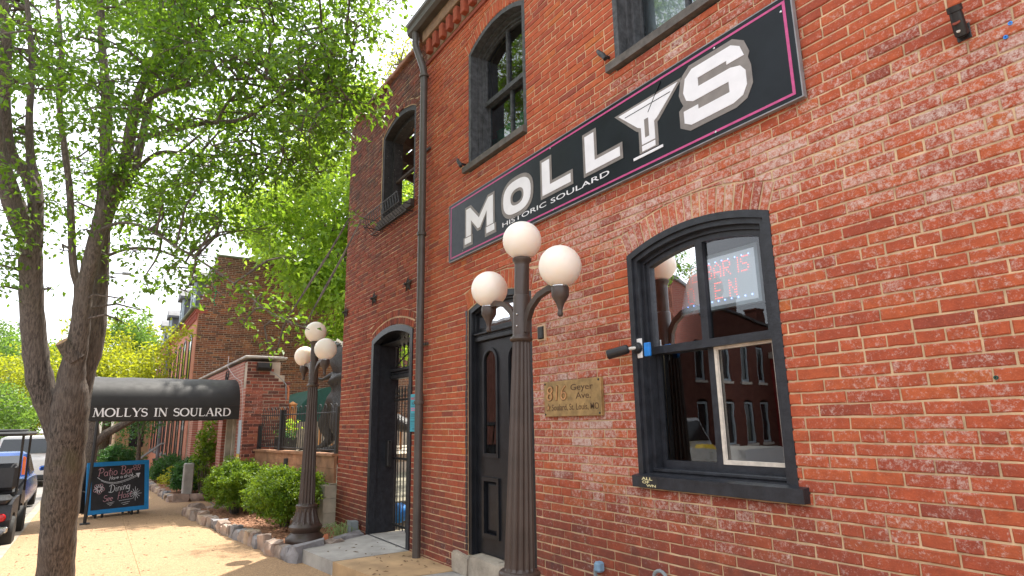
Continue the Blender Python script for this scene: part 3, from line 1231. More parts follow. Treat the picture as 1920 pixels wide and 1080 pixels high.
# solid rest of the building
mb = MB()
mb.box(XL, XL + 0.3, 0.331, 10, 0.0, 7.1)
mb.box(XR - 0.3, XR, 0.331, 10, 0.0, 7.1)
mb.box(XL + 0.3, XR - 0.3, 9.7, 10, 0.0, 7.1)
mb.build('side_wall', M['brick_left'], pub)
mb = MB()
mb.box(XL - 0.05, XR + 0.05, 0.02, 10.05, 7.102, 7.25)
mb.build('roof', M['slate'], pub)
mb = MB()
mb.box(XL + 0.302, XR - 0.302, 0.34, 9.69, 0.05, 0.12)
mb.box(XL + 0.302, XR - 0.302, 0.34, 9.69, 3.6, 3.75)
mb.box(XL + 0.302, XR - 0.302, 3.2, 3.3, 0.121, 3.59)
mb.box(XL + 0.302, XR - 0.302, 2.6, 2.7, 3.76, 7.09)
mb.build('interior', M['dull_wall'], pub)
# moulded band, dentils, top band, gutter
mb = MB()
mb.cbox(XL + 0.02, XR, -0.022, 0.03, 6.500, 6.548, 0.006)
mb.build('moulded_course', M['brick'], pub)
tb = MB()
tb.cbox(XL + 0.02, XR, -0.085, 0.03, ZTOP + 0.242, ZTOP + 0.42, 0.006)
tb.cbox(XL + 0.02, XR, -0.004, 0.06, ZTOP + 0.001, ZTOP + 0.24, 0.004)
tb.build('cornice_course', simple('brown cornice render', (0.27, 0.16, 0.10), 0.9, var=0.3, bmp=0.4), pub)
x = XL + 0.12
while x < XR - 0.2:
    mb = MB()
    mb.c = (random.uniform(0.1, 0.7), 0.05, 0.3)
    z0 = ZTOP + 0.02
    mb.cbox(x, x + 0.098, -0.078, 0.0, z0, z0 + 0.20, 0.007)
    mb.build('brick', M['brick'], pub)
    x += 0.197
gut = MB()
prof = [(0.02, 7.00), (-0.17, 7.00), (-0.215, 7.03), (-0.225, 7.09), (-0.25, 7.12), (-0.25, 7.17), (-0.235, 7.17), (-0.235, 7.13), (0.02, 7.13)]
gut.prism(prof, lambda a, b, d: (d, a, b), XL - 0.2, XR)
gut.build('gutter', M['downspout'], pub)
# chimney on the roof edge
ch = thing('chimney', 'dark brick chimney above the gutter corner', 'chimney', (-6.8, 0.75, 7.25))
qs = lay_courses(-7.1, -6.45, 7.25, 8.8, [], PZ, BL, BH, None, r1)
brick_wall(ch, qs, lambda a, b, d: (a, 0.45 - d, b), M['brick_far'], lambda x, z: (0, 0.5), r1, keep=60, simple_far=True)
mb = MB()
mb.box(-7.1, -6.45, 0.456, 1.1, 7.25, 8.8)
mb.build('mortar_bed', M['mortar_far'], ch)


# ------------------------------------------------------------ windows
def ring_part(name, mat, parent, outer, inners, y0, y1):
    mb = MB()
    mb.prism([outer] + inners, WALL, -y0, -y1)
    return mb.build(name, mat, parent)


def pane_outline(h, a, b, zb, zt, inset, n=8):
    pts = [(a, zb), (b, zb)]
    if zt is None:
        for i in range(n + 1):
            x = b + (a - b) * i / n
            pts.append((x, h.top(x, inset)))
    else:
        pts += [(b, zt), (a, zt)]
    return pts


def sash_window(root, h, zb, ymid, casing, y_case, y_sash, meet, mat, glass, frame_mat=None, stile=0.055, mull=0.06, case_w=0.075, zlow=None, sill=None):
    fm = frame_mat or mat
    cz = zb
    outer = h.outline(0.0, cz, 18)
    inner = h.outline(case_w, cz + 0.02, 18)
    win = ring_part('window', fm, root, outer, [inner], y_case[0], y_case[1])
    # inner stop bead
    o2 = h.outline(case_w - 0.012, cz + 0.012, 18)
    i2 = h.outline(case_w + 0.03, cz + 0.03, 18)
    ring_part('frame', fm, win, o2, [i2], y_case[0] + 0.045, y_case[1] + 0.03)
    a, b = h.x0 + case_w + 0.005, h.x1 - case_w - 0.005
    xm = (a + b) / 2
    ins = case_w + 0.005
    # upper sash
    up_out = pane_outline(h, a, b, meet - 0.025, None, ins, 14)
    p1 = pane_outline(h, a + stile, xm - mull / 2, meet + 0.03, None, ins + stile * 1.15, 8)
    p2 = pane_outline(h, xm + mull / 2, b - stile, meet + 0.03, None, ins + stile * 1.15, 8)
    ring_part('sash', mat, win, up_out, [p1, p2], y_sash, y_sash + 0.045)
    # lower sash
    zl = cz + 0.02 if zlow is None else zlow
    lo_out = [(a, zl), (b, zl), (b, meet + 0.028), (a, meet + 0.028)]
    q1 = [(a + stile, zl + 0.085), (xm - mull / 2, zl + 0.085), (xm - mull / 2, meet - 0.03), (a + stile, meet - 0.03)]
    q2 = [(xm + mull / 2, zl + 0.085), (b - stile, zl + 0.085), (b - stile, meet - 0.03), (xm + mull / 2, meet - 0.03)]
    ring_part('sash', mat, win, lo_out, [q1, q2], y_sash + 0.047, y_sash + 0.09)
    for pl, yy in ((p1, y_sash + 0.028), (p2, y_sash + 0.028), (q1, y_sash + 0.07), (q2, y_sash + 0.07)):
        g_ = MB()
        g_.add([WALL(x, z, -yy) for x, z in pl], [tuple(range(len(pl)))])
        g_.build('pane', glass, win)
    if sill:
        sx0, sx1, sy, sz0, sz1, smat = sill
        mb = MB()
        mb.prism([(sy, sz0), (0.16, sz0), (0.16, sz1 + 0.03), (sy, sz1)], lambda p, q, d: (d, p, q), sx0, sx1)
        mb.build('sill', smat, win)
    return win, (q1, q2, p1, p2)


win, (q1, q2, p1, p2) = sash_window(pub, HW, 1.262, 0.1, 0, (0.018, 0.10), 0.085, 2.150, M['black_paint'], M['glass'],
                                    stile=0.055, case_w=0.072, sill=(-3.362, -2.05, -0.06, 1.188, 1.266, M['black_paint']))
# sticky outer moulding steps of the casing
ring_part('moulding', M['black_paint'], win, HW.outline(-0.012, 1.268, 18), [HW.outline(0.036, 1.268, 18)], -0.004, 0.0175)
# white putty round the lower right pane
o_, i_ = q2, [(q2[0][0] + 0.016, q2[0][1] + 0.02), (q2[1][0] - 0.014, q2[1][1] + 0.018), (q2[2][0] - 0.016, q2[2][1] - 0.012), (q2[3][0] + 0.013, q2[3][1] - 0.014)]
oo = [(q2[0][0] - 0.006, q2[0][1] - 0.008), (q2[1][0] + 0.006, q2[1][1] - 0.006), (q2[2][0] + 0.005, q2[2][1] + 0.006), (q2[3][0] - 0.008, q2[3][1] + 0.006)]
ring_part('putty', M['putty'], win, oo, [i_], 0.1285, 0.150)
# lower courses of sash trim
mb = MB()
mb.cbox(HW.x0 + 0.075, HW.x1 - 0.075, 0.05, 0.13, 1.288, 1.312, 0.006)
mb.build('bottom_rail', M['black_paint'], win)
# torn sticker on the sill
stk = MB()
stk.prism([(-3.305, 1.193), (-3.292, 1.262), (-3.13, 1.260), (-3.115, 1.235), (-3.125, 1.191)], WALL, 0.0605, 0.059)
sk = stk.build('sticker', M['iron'])
sk['label'] = 'torn black and yellow sticker on the black window sill'
sk['category'] = 'sticker'
tx = MB()
add_text(tx, 'ALL', WALL, -3.268, -3.165, 1.240, 0.019, 0.0615, 0.02)
add_text(tx, 'OF', WALL, -3.262, -3.195, 1.217, 0.018, 0.0616, 0.02)
add_text(tx, 'WN', WALL, -3.225, -3.135, 1.196, 0.016, 0.0617, 0.02)
txo = tx.build('lettering', simple('cream ink', (0.72, 0.66, 0.36), 0.6, bmp=0), sk)

w2, (a1, a2, a3, a4) = sash_window(pub, H2, 4.59, 0.1, 0, (0.10, 0.22), 0.17, 5.36, M['peeling'], M['glass_up'], frame_mat=M['peeling'],
                                   stile=0.042, mull=0.034, case_w=0.075, sill=(-5.93, -4.66, -0.045, 4.510, 4.580, M['grey_wood']))
ring_part('jamb', M['peeling'], w2, H2.outline(-0.004, 4.588, 18), [H2.outline(0.05, 4.6, 18)], 0.004, 0.098)
mb = MB()
mb.v = []
npl = 26
vs, fs = [], []
for i in range(npl + 1):
    x = -6.45 + i * 1.75 / npl
    for j in range(5):
        z = 4.62 + j * 0.62 / 4 * (0.72 + 0.28 * i / npl)
        vs.append((x, 0.44 + 0.03 * math.sin(i * 1.9) + 0.03 * math.sin(i * 0.7 + j), z))
for i in range(npl):
    for j in range(4):
        k = i * 5 + j
        fs.append((k, k + 5, k + 6, k + 1))
mb.add(vs, fs)
mb.build('curtain', M['green_cloth'], w2, smooth=True)
w3, _ = sash_window(pub, H3, 4.59, 0.1, 0, (0.10, 0.22), 0.17, 5.36, M['peeling'], M['glass_up'], frame_mat=M['peeling'],
                    stile=0.042, mull=0.034, case_w=0.075, sill=(-3.43, -2.13, -0.045, 4.510, 4.580, M['grey_wood']))
ring_part('jamb', M['peeling'], w3, H3.outline(-0.004, 4.588, 18), [H3.outline(0.05, 4.6, 18)], 0.004, 0.098)
mb = MB()
vs, fs = [], []
for i in range(15):
    for j in range(17):
        x = -3.85 + i * 1.65 / 14
        z = 4.62 + j * 1.5 / 16
        vs.append((x, 0.375 + 0.012 * math.sin(i * 1.3 + j * 0.8) + 0.01 * math.sin(j * 1.7 - i * 0.6), z))
for i in range(14):
    for j in range(16):
        k = i * 17 + j
        fs.append((k, k + 17, k + 18, k + 1))
mb.add(vs, fs)
mb.build('plastic_sheet', M['plastic_film'], w3, smooth=True)
w4, _ = sash_window(pub, H4, 4.59, 0.1, 0, (0.10, 0.22), 0.17, 5.36, M['grey_wood'], M['glass_up'], frame_mat=M['peeling'], stile=0.045, mull=0.045)


# shutter dogs beside the upper sills
def shutter_dog(x, z, label):
    t_ = thing('shutter_hook', label, 'hook', (x, 0, z), 'iron shutter hooks by the upper sills')
    mb = MB()
    mb.tube([(x, 0.01, z), (x, -0.07, z)], 0.014, 8)
    mb.build('pin', M['iron'], t_)
    mb = MB()
    mb.tube([(x - 0.065, -0.065, z + 0.075), (x - 0.03, -0.075, z + 0.03), (x, -0.072, z), (x + 0.03, -0.075, z - 0.05)], [0.018, 0.022, 0.024, 0.02], 8)
    mb.build('hook', M['iron'], t_)


shutter_dog(-5.93, 4.63, 'small iron shutter hook left of the upper window with green curtain')
shutter_dog(-3.42, 4.66, 'small iron shutter hook left of the upper window with plastic sheet')

# ------------------------------------------------------------ main door (a part of the pub)
yd = 0.08
case = ring_part('door_frame', M['door_paint'], pub, HD.outline(0.0, 0.34, 16), [HD.outline(0.062, 0.345, 16)], 0.012, 0.16)
ring_part('moulding', M['door_paint'], case, HD.outline(0.05, 0.342, 16), [HD.outline(0.085, 0.346, 16)], 0.05, 0.09)
ta, tb_ = HD.x0 + 0.062, HD.x1 - 0.062
trn = MB()
trn.cbox(ta, tb_, 0.045, 0.13, 2.505, 2.56, 0.008)
trn.cbox(ta, tb_, 0.03, 0.13, 2.575, 2.60, 0.008)
trn.cbox(ta, tb_, 0.055, 0.13, 2.56, 2.576, 0.002)
trn.build('transom_bar', M['door_paint'], case)
go = pane_outline(HD, ta, tb_, 2.60, None, 0.062, 12)
gi = pane_outline(HD, ta + 0.06, tb_ - 0.06, 2.655, None, 0.062 + 0.06, 12)
ring_part('transom_sash', M['door_paint'], case, go, [gi], 0.085, 0.12)
mb = MB()
mb.add([WALL(x, z, -0.11) for x, z in gi], [tuple(range(len(gi)))])
mb.build('pane', M['glass'], case)
# leaf
dx0, dx1, dz0, dz1 = ta + 0.005, tb_ - 0.005, 0.365, 2.50


def oval_panel(xc, hw, zb, zt, n=12):
    pts = [(xc - hw, zb), (xc + hw, zb)]
    for i in range(n + 1):
        a_ = math.pi * i / n
        pts.append((xc + hw * math.cos(a_), zt - hw + hw * math.sin(a_)))
    return pts


c1, c2 = -5.525, -5.045
g1, g2 = oval_panel(c1, 0.115, 1.34, 2.39), oval_panel(c2, 0.115, 1.34, 2.39)
pA = [(c1 - 0.125, 0.56), (c1 + 0.125, 0.56), (c1 + 0.125, 1.07), (c1 - 0.125, 1.07)]
pB = [(c2 - 0.125, 0.56), (c2 + 0.125, 0.56), (c2 + 0.125, 1.07), (c2 - 0.125, 1.07)]
door = ring_part('door', M['door_paint'], pub, [(dx0, dz0), (dx1, dz0), (dx1, dz1), (dx0, dz1)], [g1, g2, pA, pB], yd, yd + 0.05)
for xc in (c1, c2):
    ring_part('moulding', M['door_paint'], door, oval_panel(xc, 0.15, 1.30, 2.425), [oval_panel(xc, 0.118, 1.338, 2.392)], yd - 0.014, yd + 0.012)
    mb = MB()
    mb.add([WALL(x, z, -(yd + 0.006)) for x, z in oval_panel(xc, 0.115, 1.34, 2.39)], [tuple(range(15))])
    mb.build('pane', M['glass'], door)
    o4 = [(xc - 0.16, 0.525), (xc + 0.16, 0.525), (xc + 0.16, 1.105), (xc - 0.16, 1.105)]
    i4 = [(xc - 0.122, 0.563), (xc + 0.122, 0.563), (xc + 0.122, 1.067), (xc - 0.122, 1.067)]
    ring_part('moulding', M['door_paint'], door, o4, [i4], yd - 0.02, yd + 0.014)
    mb = MB()
    b0 = [(xc - 0.124, 0.561), (xc + 0.124, 0.561), (xc + 0.124, 1.069), (xc - 0.124, 1.069)]
    b1_ = [(xc - 0.085, 0.60), (xc + 0.085, 0.60), (xc + 0.085, 1.03), (xc - 0.085, 1.03)]
    vs = [WALL(a, b, -(yd + 0.035)) for a, b in b0] + [WALL(a, b, -(yd + 0.012)) for a, b in b1_]
    mb.add(vs, [(0, 1, 5, 4), (1, 2, 6, 5), (2, 3, 7, 6), (3, 0, 4, 7), (4, 5, 6, 7)])
    mb.build('panel', M['door_paint'], door)
mb = MB()
mb.tube([(-4.80, yd, 1.25), (-4.80, yd - 0.05, 1.25), (-4.80, yd - 0.06, 1.25)], [0.012, 0.03, 0.025], 10)
mb.build('handle', M['bronze'], door)
# black painted brick edge left of the door
ed = MB()
z = 0.37
while z < 2.86:
    ww = 0.012 + random.random() * 0.02
    ed.box(HD.x0 - ww - 0.012, HD.x0 + 0.002, -0.0055, -0.0035, z, z + PZ - 0.004)
    z += PZ
ed.build('painted_edge', M['black_paint'], pub)
# stone threshold blocks
for (a, b, zt, nm) in ((-6.11, -5.78, 0.335, 'stone'), (-5.775, -4.55, 0.355, 'stone')):
    bm = bmesh.new()
    bmesh.ops.create_cube(bm, size=1)
    bmesh.ops.subdivide_edges(bm, edges=bm.edges[:], cuts=4, use_grid_fill=True)
    for q in bm.verts:
        q.co = Vector(((a + b) / 2 + q.co.x * (b - a), 0.05 + q.co.y * 0.22, (0.13 + zt) / 2 + q.co.z * (zt - 0.13)))
        n_ = Vector((math.sin(q.co.x * 9 + q.co.z * 7), math.sin(q.co.x * 13 + 2), math.sin(q.co.x * 11 + q.co.y * 9)))
        q.co += n_ * 0.011
    bmesh.ops.bevel(bm, geom=[e for e in bm.edges if e.calc_face_angle(0) > 0.9], offset=0.018, segments=2, affect='EDGES')
    mb = MB()
    mb.bm(bm)
    mb.build(nm, M['limestone'], pub, smooth=True)

# ------------------------------------------------------------ downspout between the two brick walls (its own thing)
ds = thing('downspout', 'tall grey brown downspout on the wall between the two doorways', 'downspout', (-6.92, -0.09, 0.15))
xd = -6.925
mb = MB()
mb.tube([(xd, -0.085, 0.13), (xd, -0.085, 6.30), (xd - 0.03, -0.09, 6.42), (xd - 0.14, -0.13, 6.72), (xd - 0.16, -0.15, 6.82), (xd - 0.16, -0.15, 7.02)], [0.048] * 6, 14)
mb.build('pipe', M['downspout'], ds, smooth=True)
for z in (1.9, 4.03, 6.28):
    mb = MB()
    mb.lathe([(0.053, z - 0.02), (0.062, z - 0.018), (0.062, z + 0.018), (0.053, z + 0.02)], (xd, -0.085, 0), 16)
    mb.build('collar', M['downspout'], ds)
for z in (2.6, 5.2):
    mb = MB()
    mb.box(xd - 0.075, xd + 0.075, -0.03, 0.0, z, z + 0.03)
    mb.build('bracket', M['downspout'], ds)

# ============================================================ LEFT WALL with passage door
pw = thing('passage_wall', 'sooty red brick wall with the open passage door and burnt out upper window', 'building')
r2 = random.Random(5)
LD = Arch(-8.805, -7.345, 0.12, 2.872, 0.135, 0.225)
LU = Arch(-8.662, -7.395, 4.57, 6.105, 0.165, 0.12)
lh = [LD, LU]
LX0, LX1 = -10.2, XL - 0.003
ZL0 = 1.380 - 20 * PZ


def LWALL(x, z, d):
    return (x, 0.012 - d, z)


for h in lh:
    snap(h, ZL0)
ql = lay_courses(LX0, LX1, ZL0, ZL0 + PZ * 102, lh, PZ, 0.215, 0.108, (1.38, 6), r2)
ql += arch_bricks(LD, [(0.0, LD.ring * 0.48), (LD.ring * 0.515, LD.ring)], 0.078)
ql += arch_bricks(LU, [(0.0, LU.ring)], 0.075)


def zone_left(x, z):
    w = 0.05 + 0.2 * gss(x, z, -7.2, 1.0, 0.3, 0.8)
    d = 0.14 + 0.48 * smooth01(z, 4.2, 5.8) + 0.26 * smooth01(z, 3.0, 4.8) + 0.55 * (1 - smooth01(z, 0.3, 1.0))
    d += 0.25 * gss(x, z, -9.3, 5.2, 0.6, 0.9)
    return w, min(0.88, d)


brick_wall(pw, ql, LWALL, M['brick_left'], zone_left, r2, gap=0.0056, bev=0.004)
ZLT = ZL0 + PZ * 102
mb = MB()
mortar_rows(mb, LX0, LX1, ZL0, ZLT, lh, PZ, LWALL, -0.0075, -0.33)
mb.build('mortar_bed', M['mortar_left'], pw)
mb = MB()
for i in range(16):
    a = -10.02 + i * (2.86 / 16)
    mb.cbox(a, a + 2.86 / 16 - 0.006, -0.05, 0.36, ZLT + 0.002, ZLT + 0.07 + 0.012 * (i % 2), 0.012)
mb.build('coping', M['lattice'], pw)
mb = MB()
for i in range(3):
    mb.cbox(-10.14 + i * 0.045, -10.04 + i * 0.03, -0.03 + i * 0.05, 0.1 + i * 0.08, ZLT + 0.071 + i * 0.04, ZLT + 0.11 + i * 0.045, 0.01)
mb.build('loose_brick', M['lattice'], pw)
# black lining of the passage door
mb = MB()
mb.prism([LD.outline(-0.0, 0.15, 18), LD.outline(0.085, 0.1501, 18)], WALL, 0.0, -0.10)
lin = mb.build('door_frame', M['black_paint'], pw)
mb = MB()
mb.box(LD.x0 + 0.001, LD.x0 + 0.06, 0.101, 0.42, 0.15, 2.84)
mb.box(LD.x1 - 0.06, LD.x1 - 0.001, 0.101, 0.42, 0.15, 2.84)
mb.build('jamb', M['black_paint'], lin)
mb = MB()
mb.prism([LD.outline(0.0, 2.80, 18), [(q[0], q[1]) for q in LD.outline(0.06, 2.801, 18)]], WALL, -0.101, -0.42)
mb.build('soffit', M['black_paint'], lin)
mb = MB()
mb.cbox(LD.x0 + 0.055, LD.x0 + 0.15, 0.24, 0.30, 1.05, 1.42, 0.01)
mb.build('lock_box', M['iron'], lin)
mb = MB()
mb.cbox(LD.x0 + 0.06, LD.x1 - 0.06, 0.28, 0.40, 2.30, 2.36, 0.01)
mb.cbox(LD.x0 + 0.06, LD.x1 - 0.06, 0.30, 0.39, 2.365, 2.40, 0.008)
mb.cbox(LD.x0 + 0.06, LD.x1 - 0.06, 0.27, 0.40, 2.405, 2.45, 0.01)
mb.build('transom_bar', M['black_paint'], lin)
# fan grille over the transom
gr = MB()
for i in range(9):
    x = LD.x0 + 0.14 + i * 0.145
    gr.tube([(x, 0.34, 2.45), (x, 0.34, LD.top(x, 0.07))], 0.009, 6)
    gr.sphere((x, 0.34, 2.78), 0.022, 8, 6, (1, 1, 1.6))
arc = [(LD.x0 + 0.1 + i * 1.26 / 12, 0.34, 2.46 + 0.2 * math.sin(math.pi * i / 12)) for i in range(13)]
gr.tube(arc, 0.012, 6)
gr.build('fan_grille', M['iron'], lin)
# iron gate in the passage
gt = thing('iron_gate', 'tall black iron bar gate inside the passage doorway', 'gate', (-8.07, 0.36, 0.16))
for i in range(12):
    x = LD.x0 + 0.13 + i * 0.108
    mb = MB()
    mb.tube([(x, 0.36, 0.2), (x, 0.36, 2.16)], 0.009, 6)
    mb.tube([(x, 0.36, 2.02), (x, 0.36, 2.05), (x, 0.36, 2.08), (x, 0.36, 2.12), (x, 0.36, 2.2)], [0.009, 0.022, 0.009, 0.02, 0.001], 6)
    mb.build('bar', M['iron'], gt)
for z in (0.24, 1.15, 1.98):
    mb = MB()
    mb.cbox(LD.x0 + 0.08, LD.x1 - 0.08, 0.35, 0.37, z, z + 0.03, 0.004)
    mb.build('rail', M['iron'], gt)

# burnt upper window: empty frame
mb = MB()
mb.prism([LU.outline(0.0, 4.69, 18), LU.outline(0.075, 4.70, 18)], WALL, -0.03, -0.16)
wu = mb.build('window', M['charred'], pw)
mb = MB()
mb.prism([LU.outline(0.06, 4.695, 18), LU.outline(0.14, 4.70, 18)], WALL, -0.161, -0.31)
mb.build('frame', M['charred'], wu)
mb = MB()
mb.prism([(-0.045, 4.57), (0.30, 4.57), (0.30, 4.70), (-0.045, 4.68)], lambda p_, q_, d: (d, p_, q_), LU.x0 - 0.02, LU.x1 + 0.01)
mb.build('sill', M['dark_wood'], wu)
mb = MB()
for zz in (5.33,):
    mb.cbox(LU.x0 + 0.13, LU.x1 - 0.13, 0.20, 0.25, zz, zz + 0.04, 0.005)
mb.build('rail', M['dark_wood'], wu)
# wire basket on that sill
wb = thing('wire_basket', 'empty black wire plant basket below the burnt out window', 'basket', (-8.05, -0.1, 4.62))
mb = MB()
bx0, bx1 = LU.x0 - 0.06, LU.x1 + 0.0
for z, y in ((4.74, -0.24), (4.60, -0.21), (4.50, -0.10)):
    mb.tube([(bx0, 0.0, z), (bx0, y, z), (bx1, y, z), (bx1, 0.0, z)], 0.007, 5)
mb.build('rim', M['iron'], wb)
mb = MB()
n = 15
for i in range(n + 1):
    x = bx0 + (bx1 - bx0) * i / n
    mb.tube([(x, -0.24, 4.74), (x, -0.215, 4.60), (x, -0.10, 4.50), (x, -0.01, 4.49)], 0.005, 5)
mb.build('wires', M['iron'], wb)

# charred roof timbers behind that window
tr = thing('charred_roof', 'charred wooden roof boards and joists seen through the burnt out window', 'roof', (-8.4, 0.9, 6.2))
for i in range(6):
    y = 0.40 + i * 0.17
    mb = MB()
    mb.cbox(-10.1, -7.1, y, y + 0.18, 6.36 - 0.05 * i, 6.385 - 0.05 * i, 0.004)
    mb.build('board', M['dark_wood'], tr)
for i in range(6):
    x = -9.9 + i * 0.52
    mb = MB()
    vs = [(x, 0.4, 6.355), (x + 0.05, 0.4, 6.355), (x + 0.05, 1.4, 6.06), (x, 1.4, 6.06), (x, 0.4, 6.20), (x + 0.05, 0.4, 6.20), (x + 0.05, 1.4, 5.92), (x, 1.4, 5.92)]
    mb.add(vs, [(0, 1, 2, 3), (4, 7, 6, 5), (0, 4, 5, 1), (1, 5, 6, 2), (2, 6, 7, 3), (3, 7, 4, 0)])
    mb.build('joist', M['wood_red'] if i == 3 else M['dark_wood'], tr)
mb = MB()
mb.box(-10.1, -9.95, 1.25, 1.4, 0.1, 5.95)
mb.box(-7.28, -7.13, 1.25, 1.4, 0.1, 5.95)
mb.build('post', M['dark_wood'], tr)

mb = MB()  # unseen boards added over the passage to keep sun off the stoop
for i in range(9):
    y = 0.34 + i * 0.19
    mb.cbox(-10.1, -7.1, y, y + 0.18, 3.50, 3.54, 0.004)
mb.build('sun_block_boards', M['dark_wood'], tr)
# three iron star anchors
def star_poly(r, r2=None, n=5, a0=math.pi / 2):
    r2 = r2 or r * 0.4
    return [((r if i % 2 == 0 else r2) * math.cos(a0 + i * math.pi / n), (r if i % 2 == 0 else r2) * math.sin(a0 + i * math.pi / n)) for i in range(2 * n)]


for i, (x, z, lb) in enumerate(((-10.05, 3.5, 'black iron star on the passage wall nearest its outer corner'), (-8.75, 3.51, 'black iron star above the left end of the passage arch'), (-7.50, 3.49, 'black iron star beside the tall downspout'))):
    t_ = thing('wall_star', lb, 'star', (x, 0, z), 'iron anchor stars on the brick wall')
    mb = MB()
    sp_ = star_poly(0.125, 0.05)
    vs = [(x + a, -0.004, z + b) for a, b in sp_] + [(x, -0.045, z)]
    mb.add(vs, [(k, (k + 1) % 10, 10) for k in range(10)] + [tuple(range(9, -1, -1))])
    mb.build('star_plate', M['iron_star'], t_)
    mb = MB()
    mb.lathe([(0.02, 0), (0.02, 0.02), (0.012, 0.03)], (x, -0.038, z), 8, axis=Matrix.Rotation(R(90), 3, 'X'))
    mb.build('nut', M['iron_star'], t_)

# ============================================================ LONG BLACK SIGN
sg = thing('pub_sign', 'long black board sign lettered MOLLYS HISTORIC SOULARD with magenta edge line', 'sign', (-4.0, -0.03, 3.49))
SX0, SX1, SZ0, SZ1 = -6.245, -1.775, 3.492, 4.198
SD = 0.045
mb = MB()
mb.box(SX0 + 0.008, SX1 - 0.008, -SD, -0.018, SZ0 + 0.008, SZ1 - 0.008)
mb.build('board', M['sign_black'], sg)
mb = MB()
rect = lambda a, b, c, d: [(a, c), (b, c), (b, d), (a, d)]
mb.prism([rect(SX0, SX1, SZ0, SZ1), rect(SX0 + 0.008, SX1 - 0.008, SZ0 + 0.008, SZ1 - 0.008)], WALL, SD + 0.001, 0.012)
mb.build('rim', M['sign_rim'], sg)
mb = MB()
mb.prism([rect(SX0 + 0.045, SX1 - 0.045, SZ0 + 0.035, SZ1 - 0.035), rect(SX0 + 0.062, SX1 - 0.064, SZ0 + 0.051, SZ1 - 0.051)], WALL, SD + 0.0015, SD - 0.001)
mb.build('border', M['pink'], sg)


def offset_poly(pts, d):
    n = len(pts)
    area = sum(pts[i][0] * pts[(i + 1) % n][1] - pts[(i + 1) % n][0] * pts[i][1] for i in range(n))
    sgn = 1 if area > 0 else -1
    out = []
    for i in range(n):
        p0, p1, p2 = Vector(pts[i - 1]), Vector(pts[i]), Vector(pts[(i + 1) % n])
        e1, e2 = (p1 - p0).normalized(), (p2 - p1).normalized()
        n1 = Vector((e1.y, -e1.x)) * sgn
        n2 = Vector((e2.y, -e2.x)) * sgn
        b = (n1 + n2)
        if b.length < 1e-6:
            b = n1
        b.normalize()
        k = d / max(0.6, b.dot(n1))
        q = p1 + b * k
        out.append((q.x, q.y))
    return out


def superell(cx, cz, rx, rz, n=2.6, k=32):
    pts = []
    for i in range(k):
        a = 2 * math.pi * i / k
        c, s = math.cos(a), math.sin(a)
        pts.append((cx + rx * math.copysign(abs(c) ** (2 / n), c), cz + rz * math.copysign(abs(s) ** (2 / n), s)))
    return pts


def letter(white, grey_off=0.030, holes_w=None, extra=(), hole_grey=None, grey=None):
    mb = MB()
    outer = grey or offset_poly(white, grey_off)
    loops = [outer] + ([hole_grey] if hole_grey else [])
    mb.prism(loops, WALL, SD + 0.003, SD - 0.002)
    L_ = mb.build('letter', M['sign_grey'], sg)
    mb = MB()
    mb.prism([white] + (holes_w or []), WALL, SD + 0.0055, SD + 0.001)
    mb.build('letter_face', M['sign_white'], L_)
    for nm, poly, mat, dd in extra:
        mb = MB()
        mb.prism(poly, WALL, SD + dd, SD + 0.001)
        mb.build(nm, mat, L_)
    return L_


letter([(-5.817, 3.70), (-5.710, 3.70), (-5.710, 3.872), (-5.560, 3.735), (-5.512, 3.735), (-5.365, 3.885), (-5.365, 3.705), (-5.238, 3.705), (-5.238, 4.022), (-5.335, 4.022), (-5.532, 3.85), (-5.725, 4.022), (-5.817, 4.022)],
       extra=[('foot', rect(-5.849, -5.707, 3.617, 3.688), M['sign_white'], 0.0058), ('foot', rect(-5.376, -5.216, 3.625, 3.694), M['sign_white'], 0.0058),
              ('foot_outline', rect(-5.884, -5.672, 3.582, 3.70), M['sign_grey'], 0.0024), ('foot_outline', rect(-5.411, -5.181, 3.59, 3.70), M['sign_grey'], 0.0024)])
letter(superell(-4.79, 3.856, 0.246, 0.172), 0.042, [superell(-4.783, 3.85, 0.118, 0.085, 2.4, 24)], hole_grey=superell(-4.783, 3.85, 0.085, 0.055, 2.4, 24))
Lp = [(-4.356, 3.712), (-3.935, 3.712), (-3.935, 3.792), (-4.238, 3.792), (-4.238, 4.045), (-4.356, 4.045)]
letter(Lp)
letter([(a + 0.627, b) for a, b in Lp])
letter([(-3.303, 4.045), (-3.10, 3.862), (-3.066, 3.845), (-3.066, 3.705), (-2.930, 3.705), (-2.930, 3.848), (-2.90, 3.862), (-2.682, 4.045)],
       extra=[('slot', rect(-3.028, -2.986, 3.752, 3.90), M['sign_grey'], 0.0066), ('stem', rect(-3.067, -2.931, 3.650, 3.694), M['sign_white'], 0.0056),
              ('stem_outline', rect(-3.098, -2.902, 3.640, 3.70), M['sign_grey'], 0.0026), ('base_line', rect(-3.164, -2.861, 3.609, 3.630), M['sign_white'], 0.0056),
              ('liquid_line', rect(-3.23, -2.755, 3.999, 4.005), M['sign_black'], 0.0068), ('stick', [(-2.987, 3.942), (-2.980, 3.942), (-2.838, 4.13), (-2.845, 4.13)], M['sign_black'], 0.0072)])
